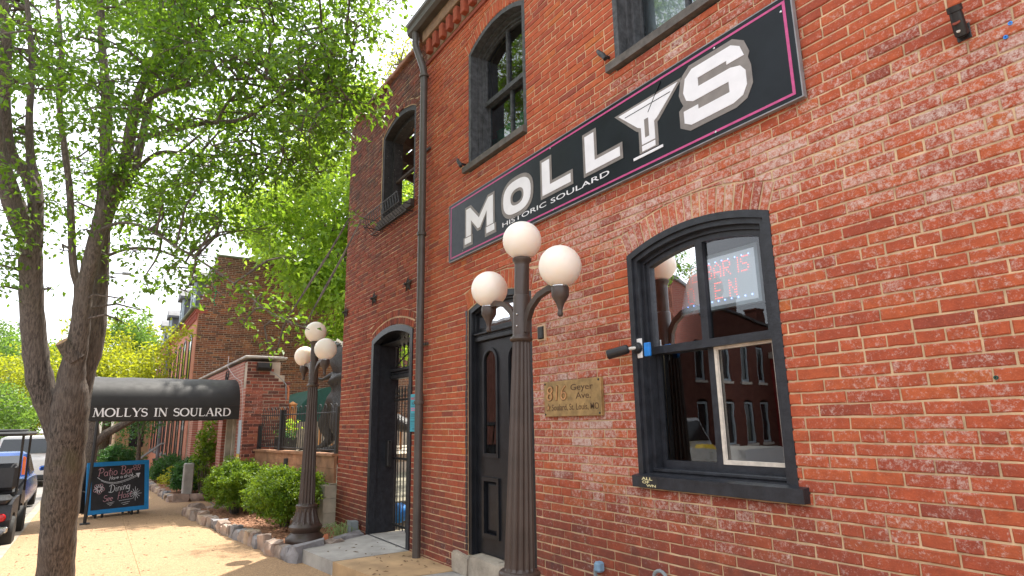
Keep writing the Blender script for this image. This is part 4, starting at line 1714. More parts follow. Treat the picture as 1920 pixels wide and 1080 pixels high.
letter([(-2.640, 3.93), (-2.615, 4.03), (-2.55, 4.078), (-2.22, 4.078), (-2.155, 4.035), (-2.130, 3.958), (-2.265, 3.958), (-2.265, 3.986), (-2.505, 3.986), (-2.505, 3.922), (-2.24, 3.922), (-2.165, 3.90), (-2.130, 3.85), (-2.130, 3.75), (-2.165, 3.69), (-2.24, 3.665), (-2.59, 3.665), (-2.648, 3.70), (-2.648, 3.79), (-2.52, 3.79), (-2.52, 3.756), (-2.262, 3.756), (-2.262, 3.832), (-2.56, 3.832), (-2.618, 3.862)],
       grey=[(-2.682, 3.93), (-2.655, 4.055), (-2.572, 4.116), (-2.205, 4.116), (-2.122, 4.06), (-2.090, 3.965), (-2.105, 3.93), (-2.088, 3.87), (-2.088, 3.74), (-2.140, 3.655), (-2.225, 3.627), (-2.605, 3.627), (-2.690, 3.68), (-2.690, 3.81), (-2.648, 3.836), (-2.668, 3.88)])
mb = MB()
add_text(mb, 'HISTORIC', WALL, -5.06, -4.305, 3.603, 0.046, SD + 0.003, 0.006)
mb.build('lettering', M['sign_white'], sg)
mb = MB()
add_text(mb, 'SOULARD', WALL, -4.235, -3.443, 3.601, 0.046, SD + 0.003, 0.006)
mb.build('lettering', M['sign_white'], sg)
for (x, z) in ((-5.9, 3.56), (-4.2, 3.53), (-4.22, 4.14), (-2.35, 4.13), (-2.4, 3.53), (-1.85, 4.1)):
    mb = MB()
    mb.lathe([(0.008, 0.0), (0.008, 0.003), (0.004, 0.005)], (x, -SD - 0.0005, z), 8, axis=Matrix.Rotation(R(90), 3, 'X'))
    mb.build('screw', M['chrome'], sg)

# ============================================================ STREET NUMBER PLAQUE
pl = thing('address_plaque', 'bronze plaque reading 816 Geyer Ave. Soulard, St. Louis, MO', 'plaque', (-4.06, -0.02, 1.69))
PX0, PX1, PZ0, PZ1 = -4.435, -3.685, 1.69, 1.99
mb = MB()
mb.cbox(PX0, PX1, -0.035, 0.0, PZ0, PZ1, 0.004)
mb.build('plate', M['bronze'], pl)
for mm, bo, dd in ((M['bronze_dark'], 0.022, 0.0362), (M['bronze_lite'], -0.006, 0.041)):
    for (s_, a0_, a1_, b0_, cp_, sl_) in (('816', -4.395, -4.12, 1.825, 0.125, 0.12), ('Geyer', -4.06, -3.775, 1.902, 0.050, 0), ('Ave.', -3.995, -3.805, 1.832, 0.050, 0), ('Soulard, St. Louis, MO', -4.325, -3.712, 1.742, 0.050, 0)):
        if bo < 0 and s_ != '816':
            continue
        mb = MB()
        add_text(mb, s_, WALL, a0_, a1_, b0_, cp_, dd, bo if s_ == '816' else 0.006, 0.0352, slant=sl_)
        mb.build('lettering', mm, pl)
    mb = MB()
    mb.prism([(-4.372 + a, 1.765 + b) for a, b in star_poly(0.037 if bo > 0 else 0.022)], WALL, dd, 0.0352)
    mb.build('star', mm, pl)
for (x, z) in ((PX0 + 0.02, PZ1 - 0.02), (PX1 - 0.02, PZ1 - 0.02), (PX0 + 0.02, PZ0 + 0.02), (PX1 - 0.02, PZ0 + 0.02)):
    mb = MB()
    mb.lathe([(0.009, 0.0), (0.009, 0.004), (0.005, 0.006)], (x, -0.0352, z), 8, axis=Matrix.Rotation(R(90), 3, 'X'))
    mb.build('screw', M['iron'], pl)

# ============================================================ TEAL NOTICE
nb_ = thing('notice_board', 'teal NOTICE poster on the bricks between passage door and downspout', 'notice', (-7.15, -0.01, 1.55))
mb = MB()
mb.cbox(-7.335, -6.985, -0.012, -0.001, 1.553, 2.015, 0.003)
mb.build('sheet', M['teal'], nb_)
mb = MB()
add_text(mb, 'NOTICE', WALL, -7.31, -7.0, 1.945, 0.033, 0.0135, 0.03)
mb.build('heading', M['red_ink'], nb_)
mb = MB()
add_text(mb, 'SOULARD', WALL, -7.29, -7.01, 1.885, 0.028, 0.0135, 0.02)
for i, z in enumerate((1.862, 1.77, 1.76, 1.745, 1.735, 1.71, 1.68, 1.67, 1.643, 1.62)):
    mb.box(-7.31, -7.31 + (0.30 if i % 3 else 0.22), -0.0137, -0.0125, z, z + 0.004)
add_text(mb, 'MOLLYS', WALL, -7.26, -7.03, 1.575, 0.024, 0.0135, 0.0)
mb.build('print', M['blue_ink'], nb_)
mb = MB()
for z in (1.832, 1.808):
    mb.box(-7.31, -7.0, -0.0137, -0.0125, z, z + 0.013)
mb.build('pink_print', M['pink_ink'], nb_)

# ============================================================ SMALL WALL FITTINGS
# camera beside the big window
cm = thing('security_camera', 'black bullet security camera on the window frame', 'camera', (-3.30, -0.01, 2.17))
mb = MB()
mb.cbox(-3.335, -3.255, 0.006, 0.017, 2.10, 2.245, 0.003)
mb.build('cover_plate', M['white'], cm)
mb = MB()
mb.lathe([(0.043, 0.0), (0.043, 0.012), (0.03, 0.03), (0.0, 0.034)], (-3.29, 0.005, 2.175), 20, axis=Matrix.Rotation(R(90), 3, 'X'))
mb.build('mount', M['black_plastic'], cm, smooth=True)
mb = MB()
mb.tube([(-3.29, -0.02, 2.175), (-3.31, -0.055, 2.17), (-3.335, -0.075, 2.165)], 0.012, 8)
mb.build('arm', M['off_white'], cm)
d_ = Vector((-0.80, -0.52, -0.22)).normalized()
c0 = Vector((-3.325, -0.07, 2.168))
mb = MB()
q_ = d_.to_track_quat('Z', 'Y').to_matrix()
mb.lathe([(0.02, -0.01), (0.034, 0.0), (0.036, 0.02), (0.037, 0.15), (0.034, 0.158)], c0, 16, axis=q_)
mb.build('housing', M['black_plastic'], cm, smooth=True)
mb = MB()
mb.lathe([(0.028, 0.15), (0.028, 0.1595), (0.001, 0.1597)], c0, 14, axis=q_)
mb.build('lens', M['car_glass'], cm)
# blue tag
mb = MB()
mb.cbox(-3.222, -3.168, -0.008, 0.017, 2.105, 2.205, 0.004)
tag(mb.build('blue_tag', M['blue_plastic']), 'small bright blue tag beside the security camera', 'tag')
# vent box
vb = thing('vent_box', 'small black wall vent right of the near lamp pole', 'vent', (-4.48, -0.01, 2.4))
mb = MB()
mb.prism([rect(-4.545, -4.425, 2.37, 2.515), rect(-4.525, -4.445, 2.385, 2.50)], WALL, 0.012, -0.02)
mb.build('frame', M['mortar_left'], vb)
mb = MB()
mb.cbox(-4.523, -4.447, -0.03, 0.01, 2.387, 2.498, 0.006)
mb.build('flap', M['iron'], vb)
# pipe socket high on the right
fx = at_wall(1806, 55, 0.0)
ps = thing('pole_socket', 'black metal banner pole socket high on the wall at right', 'bracket', (fx.x, 0, fx.z))
mb = MB()
mb.cbox(fx.x - 0.03, fx.x + 0.03, -0.008, 0.0, fx.z - 0.06, fx.z + 0.02, 0.003)
mb.build('base_plate', M['iron'], ps)
dirn = Vector((0.06, -0.44, 0.90)).normalized()
qm = dirn.to_track_quat('Z', 'Y').to_matrix()
s0 = Vector((fx.x, -0.03, fx.z - 0.045))
mb = MB()
n = 18
prof = [(0.026, 0.0), (0.029, 0.03), (0.027, 0.10), (0.026, 0.115), (0.032, 0.117), (0.032, 0.145), (0.026, 0.145), (0.024, 0.12), (0.024, 0.03), (0.0, 0.028)]
mb.lathe(prof, s0, n, axis=qm)
mb.build('socket', M['black_plastic'], ps, smooth=True)
mb = MB()
mb.tube([(fx.x, 0.0, fx.z - 0.02), (fx.x, -0.04, fx.z - 0.03)], 0.028, 12)
mb.build('neck', M['black_plastic'], ps)
mb = MB()
mb.lathe([(0.009, 0.0), (0.009, 0.005), (0.004, 0.007)], s0 + Vector((0.0, -0.032, 0.012)), 10, axis=Matrix.Rotation(R(90), 3, 'X'))
mb.build('bolt', M['off_white'], ps)
mb = MB()
sl0 = s0 + dirn * 0.07
mb.lathe([(0.017, 0.0), (0.017, 0.004)], sl0 + Vector((0.0, -0.024, -0.018)), 12, axis=Matrix.Rotation(R(90) - 0.65, 3, 'X'))
mb.build('hole', M['brick'], ps)
for (u, v, lb, mt) in ((1895, 44, 'blue plastic wall plug, the upper of two at the far right', 'blue_plastic'), (1886, 70, 'blue plastic wall plug, the lower of two at the far right', 'blue_plastic'), (1868, 708, 'green plastic wall plug low in the bricks at far right', 'umbrella')):
    w_ = at_wall(u, v, 0)
    mb = MB()
    mb.lathe([(0.0085, -0.01), (0.0095, 0.004), (0.004, 0.004), (0.003, -0.005)], (w_.x, -0.002, w_.z), 10, axis=Matrix.Rotation(R(90), 3, 'X'))
    tag(mb.build('wall_plug', M[mt]), lb, 'wall plug', 'plastic plugs in the brickwork')
# pipe with blue cap and round fitting at the foot of the wall
bp = at_wall(1124, 1063, -0.03)
cp = thing('capped_pipe', 'grey pipe with blue cap at the foot of the wall', 'pipe', (bp.x, -0.03, 0.1))
mb = MB()
mb.tube([(bp.x - 0.05, -0.03, 0.1), (bp.x - 0.05, -0.03, bp.z - 0.02)], 0.014, 8)
mb.build('pipe', M['grey_plastic'], cp)
mb = MB()
mb.cbox(bp.x - 0.03, bp.x + 0.035, -0.07, 0.0, bp.z - 0.035, bp.z + 0.04, 0.015)
mb.build('cap', simple('pale blue plastic', (0.22, 0.36, 0.50), 0.5, bmp=0.05), cp)
hb = at_wall(1238, 1081, -0.04)
mb = MB()
mb.tube([(hb.x + 0.06 * math.cos(a), -0.04, hb.z - 0.02 + 0.055 * math.sin(a)) for a in [i * math.pi / 8 for i in range(17)]], 0.012, 8)
tag(mb.build('hose_ring', M['grey_plastic']), 'grey round hose loop at the bottom of the wall', 'hose')
# chalk scribble high on the bricks
# ------------------------------------------------------------ LED sign behind the big window
ls = thing('led_sign', 'lit window sign with red dots spelling THE BAR IS OPEN', 'sign', (-2.75, 0.3, 2.3))
YL = 0.30


def win_pt(u, v):
    q = at_wall(u, v, YL)
    return q.x, q.z


lx0, lz_ = win_pt(1255, 560)
lx1, lz2 = win_pt(1428, 520)
LZ0, LZ1 = 2.435, 2.79
lx0, lx1 = -3.20, -2.435
mb = MB()
mb.box(lx0, lx1, YL + 0.002, YL + 0.03, LZ0, LZ1)
mb.build('panel', M['led_panel'], ls)
mb = MB()
mb.prism([rect(lx0 - 0.025, lx1 + 0.025, LZ0 - 0.025, LZ1 + 0.025), rect(lx0, lx1, LZ0, LZ1)], WALL, -(YL - 0.01), -(YL + 0.035))
mb.build('frame', M['trim_blue'], ls)
FONT = {'T': ['11111', '00100', '00100', '00100', '00100', '00100', '00100'], 'H': ['10001', '10001', '10001', '11111', '10001', '10001', '10001'],
        'E': ['11111', '10000', '10000', '11110', '10000', '10000', '11111'], 'B': ['11110', '10001', '10001', '11110', '10001', '10001', '11110'],
        'A': ['00100', '01010', '10001', '10001', '11111', '10001', '10001'], 'R': ['11110', '10001', '10001', '11110', '10100', '10010', '10001'],
        'I': ['1', '1', '1', '1', '1', '1', '1'], 'S': ['01111', '10000', '10000', '01110', '00001', '00001', '11110'],
        'O': ['01110', '10001', '10001', '10001', '10001', '10001', '01110'], 'P': ['11110', '10001', '10001', '11110', '10000', '10000', '10000'],
        'N': ['10001', '11001', '11001', '10101', '10011', '10011', '10001'], ' ': ['00', '00', '00', '00', '00', '00', '00']}


def dots(mb, s, x0, x1, z0, z1):
    cols = sum(len(FONT[c][0]) + 1 for c in s) - 1
    dx = (x1 - x0) / (cols - 1)
    dz = (z1 - z0) / 6
    cx = 0
    for c in s:
        g_ = FONT[c]
        for r_, row in enumerate(g_):
            for k, bit in enumerate(row):
                if bit == '1':
                    dot(mb, x0 + (cx + k) * dx, z1 - r_ * dz, 0.0037)
        cx += len(g_[0]) + 1


def dot(mb, x, z, r):
    vs = [(x + r * math.cos(a), YL - 0.004, z + r * math.sin(a)) for a in [i * math.pi / 3 for i in range(6)]] + [(x, YL - 0.008, z)]
    mb.add(vs, [(i, (i + 1) % 6, 6) for i in range(6)] + [(0, 5, 4, 3, 2, 1)])


mb = MB()
dots(mb, 'THE BAR IS', lx0 + 0.06, lx1 - 0.06, 2.645, 2.745)
dots(mb, 'O P E N', lx0 + 0.17, lx1 - 0.17, 2.49, 2.60)
mb.build('red_dots', M['led_red'], ls)
mb = MB()
for i in range(13):
    dot(mb, lx0 + 0.05 + i * (lx1 - lx0 - 0.1) / 12, LZ0 + 0.035, 0.0055)
    dot(mb, lx0 + 0.05 + i * (lx1 - lx0 - 0.1) / 12, LZ1 - 0.035, 0.0045)
mb.build('blue_dots', M['led_blue'], ls)
# round decal and lamp shade inside
dq = at_wall(1240, 511, 0.16)
mb = MB()
mb.lathe([(0.045, 0.0), (0.045, 0.002)], (dq.x, 0.135, dq.z), 20, axis=Matrix.Rotation(R(90), 3, 'X'))
dc = tag(mb.build('round_decal', M['off_white']), 'round white and blue decal in the top left pane', 'decal')
mb = MB()
mb.box(dq.x - 0.042, dq.x + 0.042, 0.1318, 0.1328, dq.z - 0.012, dq.z + 0.016)
mb.build('band', simple('aqua ink', (0.03, 0.33, 0.42), 0.5, bmp=0), dc)

# ============================================================ STREET LAMPS
def lamp(loc, label, lean=None, group='three globe street lamps', reach=0.53):
    t_ = thing('street_lamp', label, 'street lamp', loc, group)
    X, Y, Z = loc
    base = [(0.262, 0.0), (0.268, 0.02), (0.268, 0.07), (0.255, 0.085), (0.262, 0.10), (0.262, 0.13), (0.235, 0.17), (0.20, 0.20), (0.19, 0.215), (0.205, 0.235), (0.222, 0.262), (0.224, 0.29),
            (0.205, 0.31), (0.19, 0.325)]
    mb = MB()
    mb.lathe(base, (X, Y, Z), 40)
    mb.build('base', M['lamp_metal'], t_, smooth=True)
    mb = MB()
    n = 64
    bell = [(0.192, 0.32), (0.178, 0.36), (0.158, 0.42), (0.144, 0.48), (0.136, 0.54)]
    mb.lathe(bell, (X, Y, Z), n, flute=(0.33, 0.53, 16, 0.10))
    mb.build('bell', M['lamp_metal'], t_, smooth=False)
    mb = MB()
    mb.lathe([(0.14, 0.535), (0.148, 0.545), (0.148, 0.565), (0.14, 0.575), (0.132, 0.58)], (X, Y, Z), 32)
    mb.build('collar', M['lamp_metal'], t_, smooth=True)
    mb = MB()
    sh = [(0.114, 0.575), (0.111, 0.60)] + [(0.110 - 0.042 * i / 8, 0.62 + (2.19 - 0.62) * i / 8) for i in range(9)] + [(0.068, 2.21)]
    mb.lathe(sh, (X, Y, Z), 80, flute=(0.595, 2.20, 16, 0.13))
    mb.build('shaft', M['lamp_metal'], t_)
    mb = MB()
    mb.lathe([(0.069, 2.195), (0.083, 2.203), (0.089, 2.215), (0.083, 2.23), (0.07, 2.235), (0.065, 2.25)], (X, Y, Z), 32)
    mb.build('collar', M['lamp_metal'], t_, smooth=True)
    mb = MB()
    mb.lathe([(0.066, 2.235), (0.066, 2.55), (0.063, 2.555), (0.058, 2.56), (0.058, 2.83)], (X, Y, Z), 28)
    mb.build('pole', M['lamp_metal'], t_, smooth=True)
    mb = MB()
    mb.lathe([(0.058, 2.80), (0.062, 2.82), (0.074, 2.832), (0.076, 2.85), (0.066, 2.858), (0.05, 2.862)], (X, Y, Z), 28)
    mb.build('cap', M['lamp_metal'], t_, smooth=True)
    gr_ = 0.153

    def globe(c):
        mb = MB()
        mb.sphere(c, gr_, 40, 26)
        return mb.build('globe', M['globe'], t_, smooth=True)
    globe((X, Y, Z + 3.0))
    for s in (-1, 1):
        L_ = reach
        mb = MB()
        # curved flat arm rising outwards
        pts = [(0.055, 2.27), (0.075, 2.36), (0.13, 2.45), (0.23, 2.52), (0.36, 2.55), (L_, 2.545)]
        prof = []
        wd = [0.075, 0.06, 0.05, 0.046, 0.044, 0.04]
        Lp_, Rp_ = [], []
        for i, (a, b) in enumerate(pts):
            d0 = Vector(pts[min(i + 1, 5)]) - Vector(pts[max(i - 1, 0)])
            d0.normalize()
            nn = Vector((-d0.y, d0.x)) * wd[i] / 2
            Lp_.append((a + nn.x, b + nn.y))
            Rp_.append((a - nn.x, b - nn.y))
        poly = Lp_ + Rp_[::-1]
        mb.prism(poly, lambda a, b, d: (X + s * a, Y + d, Z + b), -0.02, 0.02)
        mb.build('arm', M['lamp_metal'], t_)
        cx = X + s * L_
        mb = MB()
        mb.lathe([(0.004, 2.325), (0.017, 2.332), (0.022, 2.348), (0.016, 2.365), (0.017, 2.38), (0.03, 2.42), (0.052, 2.455), (0.062, 2.475), (0.064, 2.53), (0.06, 2.54)], (cx, Y, Z), 20)
        mb.build('cup', M['lamp_metal'], t_, smooth=True)
        mb = MB()
        mb.lathe([(0.056, 2.535), (0.056, 2.57), (0.05, 2.575)], (cx, Y, Z), 20)
        mb.build('fitter', M['chrome'], t_)
        globe((cx, Y, Z + 2.69))
    for z in (2.31, 2.40):
        mb = MB()
        mb.sphere((X + 0.03, Y - 0.062, Z + z), 0.008, 8, 6)
        mb.build('screw', M['chrome'], t_)
    if lean:
        t_.rotation_euler = lean
    return t_


lamp((-3.875, -0.72, 0.05), 'brown three globe street lamp standing close in front of the pub door', (R(-1.2), R(0.9), 0), reach=0.485)
lamp((-9.12, -0.75, 0.0), 'brown three globe street lamp in the mulch bed by the passage wall')

# ============================================================ AWNING
AX0, AX1, AY0, AY1 = -16.4, -14.4, -3.46, -0.80
aw = thing('awning', 'black barrel awning lettered MOLLYS IN SOULARD over the pavement', 'awning', (-15.4, -2.1, 0))
mb = MB()
nb, ny = 18, 8
vs, fs = [], []
for j in range(ny + 1):
    y = AY0 + (AY1 - AY0) * j / ny
    sag = -0.012 * math.sin(math.pi * (j % 2) / 1.0 * 0.5) if 0 < j < ny else 0
    for i in range(nb + 1):
        a = math.pi * i / nb
        vs.append((-15.4 + 1.0 * math.cos(a), y, 2.085 + (0.615 + sag) * math.sin(a) ** 0.85))
for j in range(ny):
    for i in range(nb):
        k = j * (nb + 1) + i
        fs.append((k, k + 1, k + nb + 2, k + nb + 1))
mb.add(vs, fs)
mb.build('cover', M['awning'], aw, smooth=True)
mb = MB()
for x in (AX1, AX0 - 0.012):
    mb.box(x, x + 0.012, AY0, AY1, 1.80, 2.083)
mb.box(AX0 + 0.001, AX1 - 0.001, AY0, AY0 + 0.012, 1.80, 2.083)
mb.build('valance', M['awning'], aw)
mb = MB()
cap_ = [(-15.4 + 1.0 * math.cos(math.pi * i / 18), 2.084 + 0.61 * math.sin(math.pi * i / 18) ** 0.85) for i in range(19)]
mb.prism(cap_, lambda a, b, d: (a, d, b), AY0 + 0.001, AY0 + 0.008)
mb.build('end_panel', M['awning'], aw)
mb = MB()
for x in (AX1 - 0.02, AX0 + 0.02):
    mb.tube([(x, AY0 + 0.02, 1.82), (x, AY1, 1.82)], 0.016, 8)
for k in range(4):
    y = AY0 + 0.05 + k * 0.85
    mb.tube([(AX0 + 0.02, y, 1.84), (AX1 - 0.02, y, 1.84)], 0.014, 8)
mb.build('frame', M['iron'], aw)
for x in (AX1 - 0.02, AX0 + 0.02):
    mb = MB()
    mb.tube([(x, AY0 + 0.14, gz(x)), (x, AY0 + 0.14, 1.82)], 0.028, 10)
    mb.build('post', M['iron'], aw)
    mb = MB()
    mb.cbox(x - 0.08, x + 0.08, AY0 + 0.06, AY0 + 0.22, gz(x), gz(x) + 0.02, 0.005)
    mb.build('foot', M['iron'], aw)


# ---- hand built serif capitals: strokes in a unit box (height 1)
def arcp(cx, cy, rx, ry, a0, a1, n=12):
    return [(cx + rx * math.cos(R(a0 + (a1 - a0) * i / n)), cy + ry * math.sin(R(a0 + (a1 - a0) * i / n))) for i in range(n + 1)]


TK, TN = 0.17, 0.07
SERIF = {
    'M': (1.08, [([(0.14, 0), (0.22, 1)], TN), ([(0.22, 1), (0.53, 0.06)], TK), ([(0.53, 0.06), (0.86, 1)], TN), ([(0.86, 1), (0.95, 0)], TK), ([(0.02, 0.025), (0.27, 0.025)], 0.05), ([(0.82, 0.025), (1.08, 0.025)], 0.05), ([(0.08, 0.975), (0.28, 0.975)], 0.05), ([(0.80, 0.975), (1.0, 0.975)], 0.05)]),
    'O': (0.98, [(arcp(0.48, 0.5, 0.41, 0.46, 90, 450, 28), [0.08 + 0.10 * abs(math.cos(R(90 + 360 * i / 28))) for i in range(29)])]),
    'L': (0.74, [([(0.18, 0), (0.18, 1)], TK), ([(0.10, 0.035), (0.62, 0.035), (0.70, 0.20)], [TN, TN, 0.05]), ([(0.03, 0.975), (0.34, 0.975)], 0.05)]),
    'Y': (0.86, [([(0.12, 1), (0.45, 0.46)], TK), ([(0.80, 1), (0.47, 0.46)], TN), ([(0.45, 0.5), (0.45, 0)], TK * 0.95), ([(0.0, 0.975), (0.28, 0.975)], 0.05), ([(0.66, 0.975), (0.92, 0.975)], 0.05), ([(0.28, 0.025), (0.62, 0.025)], 0.05)]),
    'S': (0.66, [(arcp(0.33, 0.735, 0.24, 0.215, 25, 180, 10) + arcp(0.33, 0.735, 0.24, 0.215, 195, 262, 5) + arcp(0.33, 0.275, 0.26, 0.235, 82, 0, 6) + arcp(0.33, 0.275, 0.26, 0.235, -15, -155, 9),
                 [0.06 + 0.09 * math.sin(math.pi * min(1, i / 33)) for i in range(34)]), ([(0.545, 0.96), (0.545, 0.74)], 0.045), ([(0.09, 0.05), (0.09, 0.27)], 0.045)]),
    'I': (0.42, [([(0.21, 0), (0.21, 1)], TK), ([(0.05, 0.975), (0.37, 0.975)], 0.05), ([(0.05, 0.025), (0.37, 0.025)], 0.05)]),
    'N': (0.94, [([(0.16, 0), (0.16, 1)], TN), ([(0.16, 1), (0.78, 0.02)], TK), ([(0.78, 0), (0.78, 1)], TN), ([(0.03, 0.025), (0.30, 0.025)], 0.05), ([(0.66, 0.975), (0.92, 0.975)], 0.05), ([(0.02, 0.975), (0.2, 0.975)], 0.05)]),
    'U': (0.90, [([(0.18, 1), (0.18, 0.36)] + arcp(0.45, 0.36, 0.27, 0.32, 180, 360, 12) + [(0.72, 1)], [TK, TK] + [TK - 0.1 * i / 12 for i in range(13)] + [TN]), ([(0.04, 0.975), (0.33, 0.975)], 0.05), ([(0.60, 0.975), (0.85, 0.975)], 0.05)]),
    'A': (0.92, [([(0.10, 0), (0.45, 1)], TN), ([(0.45, 1), (0.80, 0)], TK), ([(0.22, 0.33), (0.68, 0.33)], 0.06), ([(0.0, 0.025), (0.24, 0.025)], 0.05), ([(0.66, 0.025), (0.94, 0.025)], 0.05)]),
    'R': (0.86, [([(0.18, 0), (0.18, 1)], TK), ([(0.18, 0.96)] + arcp(0.42, 0.73, 0.25, 0.23, 90, -90, 10) + [(0.18, 0.5)], [TN] + [TN + 0.09 * math.sin(math.pi * i / 10) for i in range(11)] + [TN]), ([(0.40, 0.5), (0.78, 0.0)], TK * 0.9), ([(0.04, 0.025), (0.34, 0.025)], 0.05), ([(0.68, 0.025), (0.9, 0.025)], 0.05)]),
    'D': (0.96, [([(0.18, 0), (0.18, 1)], TK), ([(0.18, 0.965)] + arcp(0.40, 0.5, 0.42, 0.465, 90, -90, 16) + [(0.18, 0.035)], [TN] + [TN + 0.10 * math.sin(math.pi * i / 16) for i in range(17)] + [TN])]),
    ' ': (0.55, []),
}


def serif_line(s, fn, a0, a1, b0, hgt, d0, mat, parent):
    tot = sum(SERIF[c][0] for c in s)
    k = (a1 - a0) / tot
    cx = a0
    for c in s:
        adv, strokes = SERIF[c]
        if strokes:
            mb = MB()
            for i, (pts, w) in enumerate(strokes):
                ww = [q * hgt for q in w] if isinstance(w, list) else w * hgt
                mb.ribbon([(cx + p[0] * k, b0 + p[1] * hgt) for p in pts], ww, fn, d0 + 0.0006 * i, d0 - 0.003)
            mb.build('letter', mat, parent)
        cx += adv * k


serif_line('MOLLYS IN SOULARD', lambda a, b, d: (AX1 + 0.012 + d, a, b), -3.415, -0.965, 1.872, 0.165, 0.004, M['sign_white'], aw)
# cable slung along the awning
mb = MB()
ca, cb_ = at_x(428, 690, -13.88), at_x(447, 715, -13.88)
pts = [at_wall(429, 668, -0.86), at_wall(427, 688, -0.9), at_wall(440, 707, -0.9), at_wall(453, 715, -0.88), at_wall(455, 740, -0.86), at_wall(452, 800, -0.84)]
mb.tube(pts, 0.006, 6)
tag(mb.build('cable', simple('dull pink cable', (0.42, 0.34, 0.33), 0.7, bmp=0)), 'white cable looping beside the awning end', 'cable')

# ============================================================ A-FRAME CHALKBOARD
bd = thing('chalkboard_sign', 'blue framed chalkboard sidewalk sign chalked Patio Bar and Dining', 'sign', (-15.35, -2.85, gz(-15.35)))
zb = gz(-15.35) + 0.07
pL, pR = Vector((-15.25, -3.33, zb)), Vector((-15.62, -2.23, zb))
ux = (pR - pL)
BW = ux.length
ux.normalize()
nrm = Vector((-ux.y, ux.x, 0)) * -1      # towards the viewer (+x, -y side)
if nrm.x < 0:
    nrm = -nrm
upb = (Vector((0, 0, 1)) * 0.975 - nrm * 0.22).normalized()
nb2 = ux.cross(upb).normalized()
if nb2.x < 0:
    nb2 = -nb2
BHt = 1.02


def BRD(a, b, d):
    q = pL + ux * a + upb * b + nb2 * d
    return (q.x, q.y, q.z)


fw_ = 0.085
mb = MB()
mb.prism([rect(0, BW, 0, BHt), rect(fw_, BW - fw_, fw_, BHt - fw_)], BRD, 0.012, -0.025)
mb.build('frame', M['blue_frame'], bd)
mb = MB()
mb.prism(rect(fw_ - 0.005, BW - fw_ + 0.005, fw_ - 0.005, BHt - fw_ + 0.005), BRD, 0.0, -0.012)
mb.build('board', M['chalkboard'], bd)
upb2 = (Vector((0, 0, 1)) * 0.975 + nrm * 0.22).normalized()
pB0 = pL - nrm * (BHt * 0.44)
mb = MB()
vs = [tuple(pB0 + ux * a + upb2 * b + nrm * d) for d in (0, -0.03) for a, b in ((0, 0), (BW, 0), (BW, BHt), (0, BHt))]
mb.add(vs, [(0, 1, 2, 3), (7, 6, 5, 4), (0, 4, 5, 1), (1, 5, 6, 2), (2, 6, 7, 3), (3, 7, 4, 0)])
mb.build('back_board', M['chalkboard'], bd)
mb = MB()
for a in (0.02, BW - 0.02):
    q0, q1_ = pL + ux * a + upb * 0.45 - nb2 * 0.02, pB0 + ux * a + upb2 * 0.45
    mb.tube([q0, q1_], 0.012, 6)
mb.build('brace', M['iron'], bd)
for a in (0.18, 0.30, BW - 0.32, BW - 0.2):
    for q0 in (pL, pB0):
        mb = MB()
        q = q0 + ux * a
        mb.tube([q + Vector((0, 0, 0.01)), Vector((q.x, q.y, gz(q.x)))], 0.022, 8)
        mb.build('foot', M['rubber'], bd)

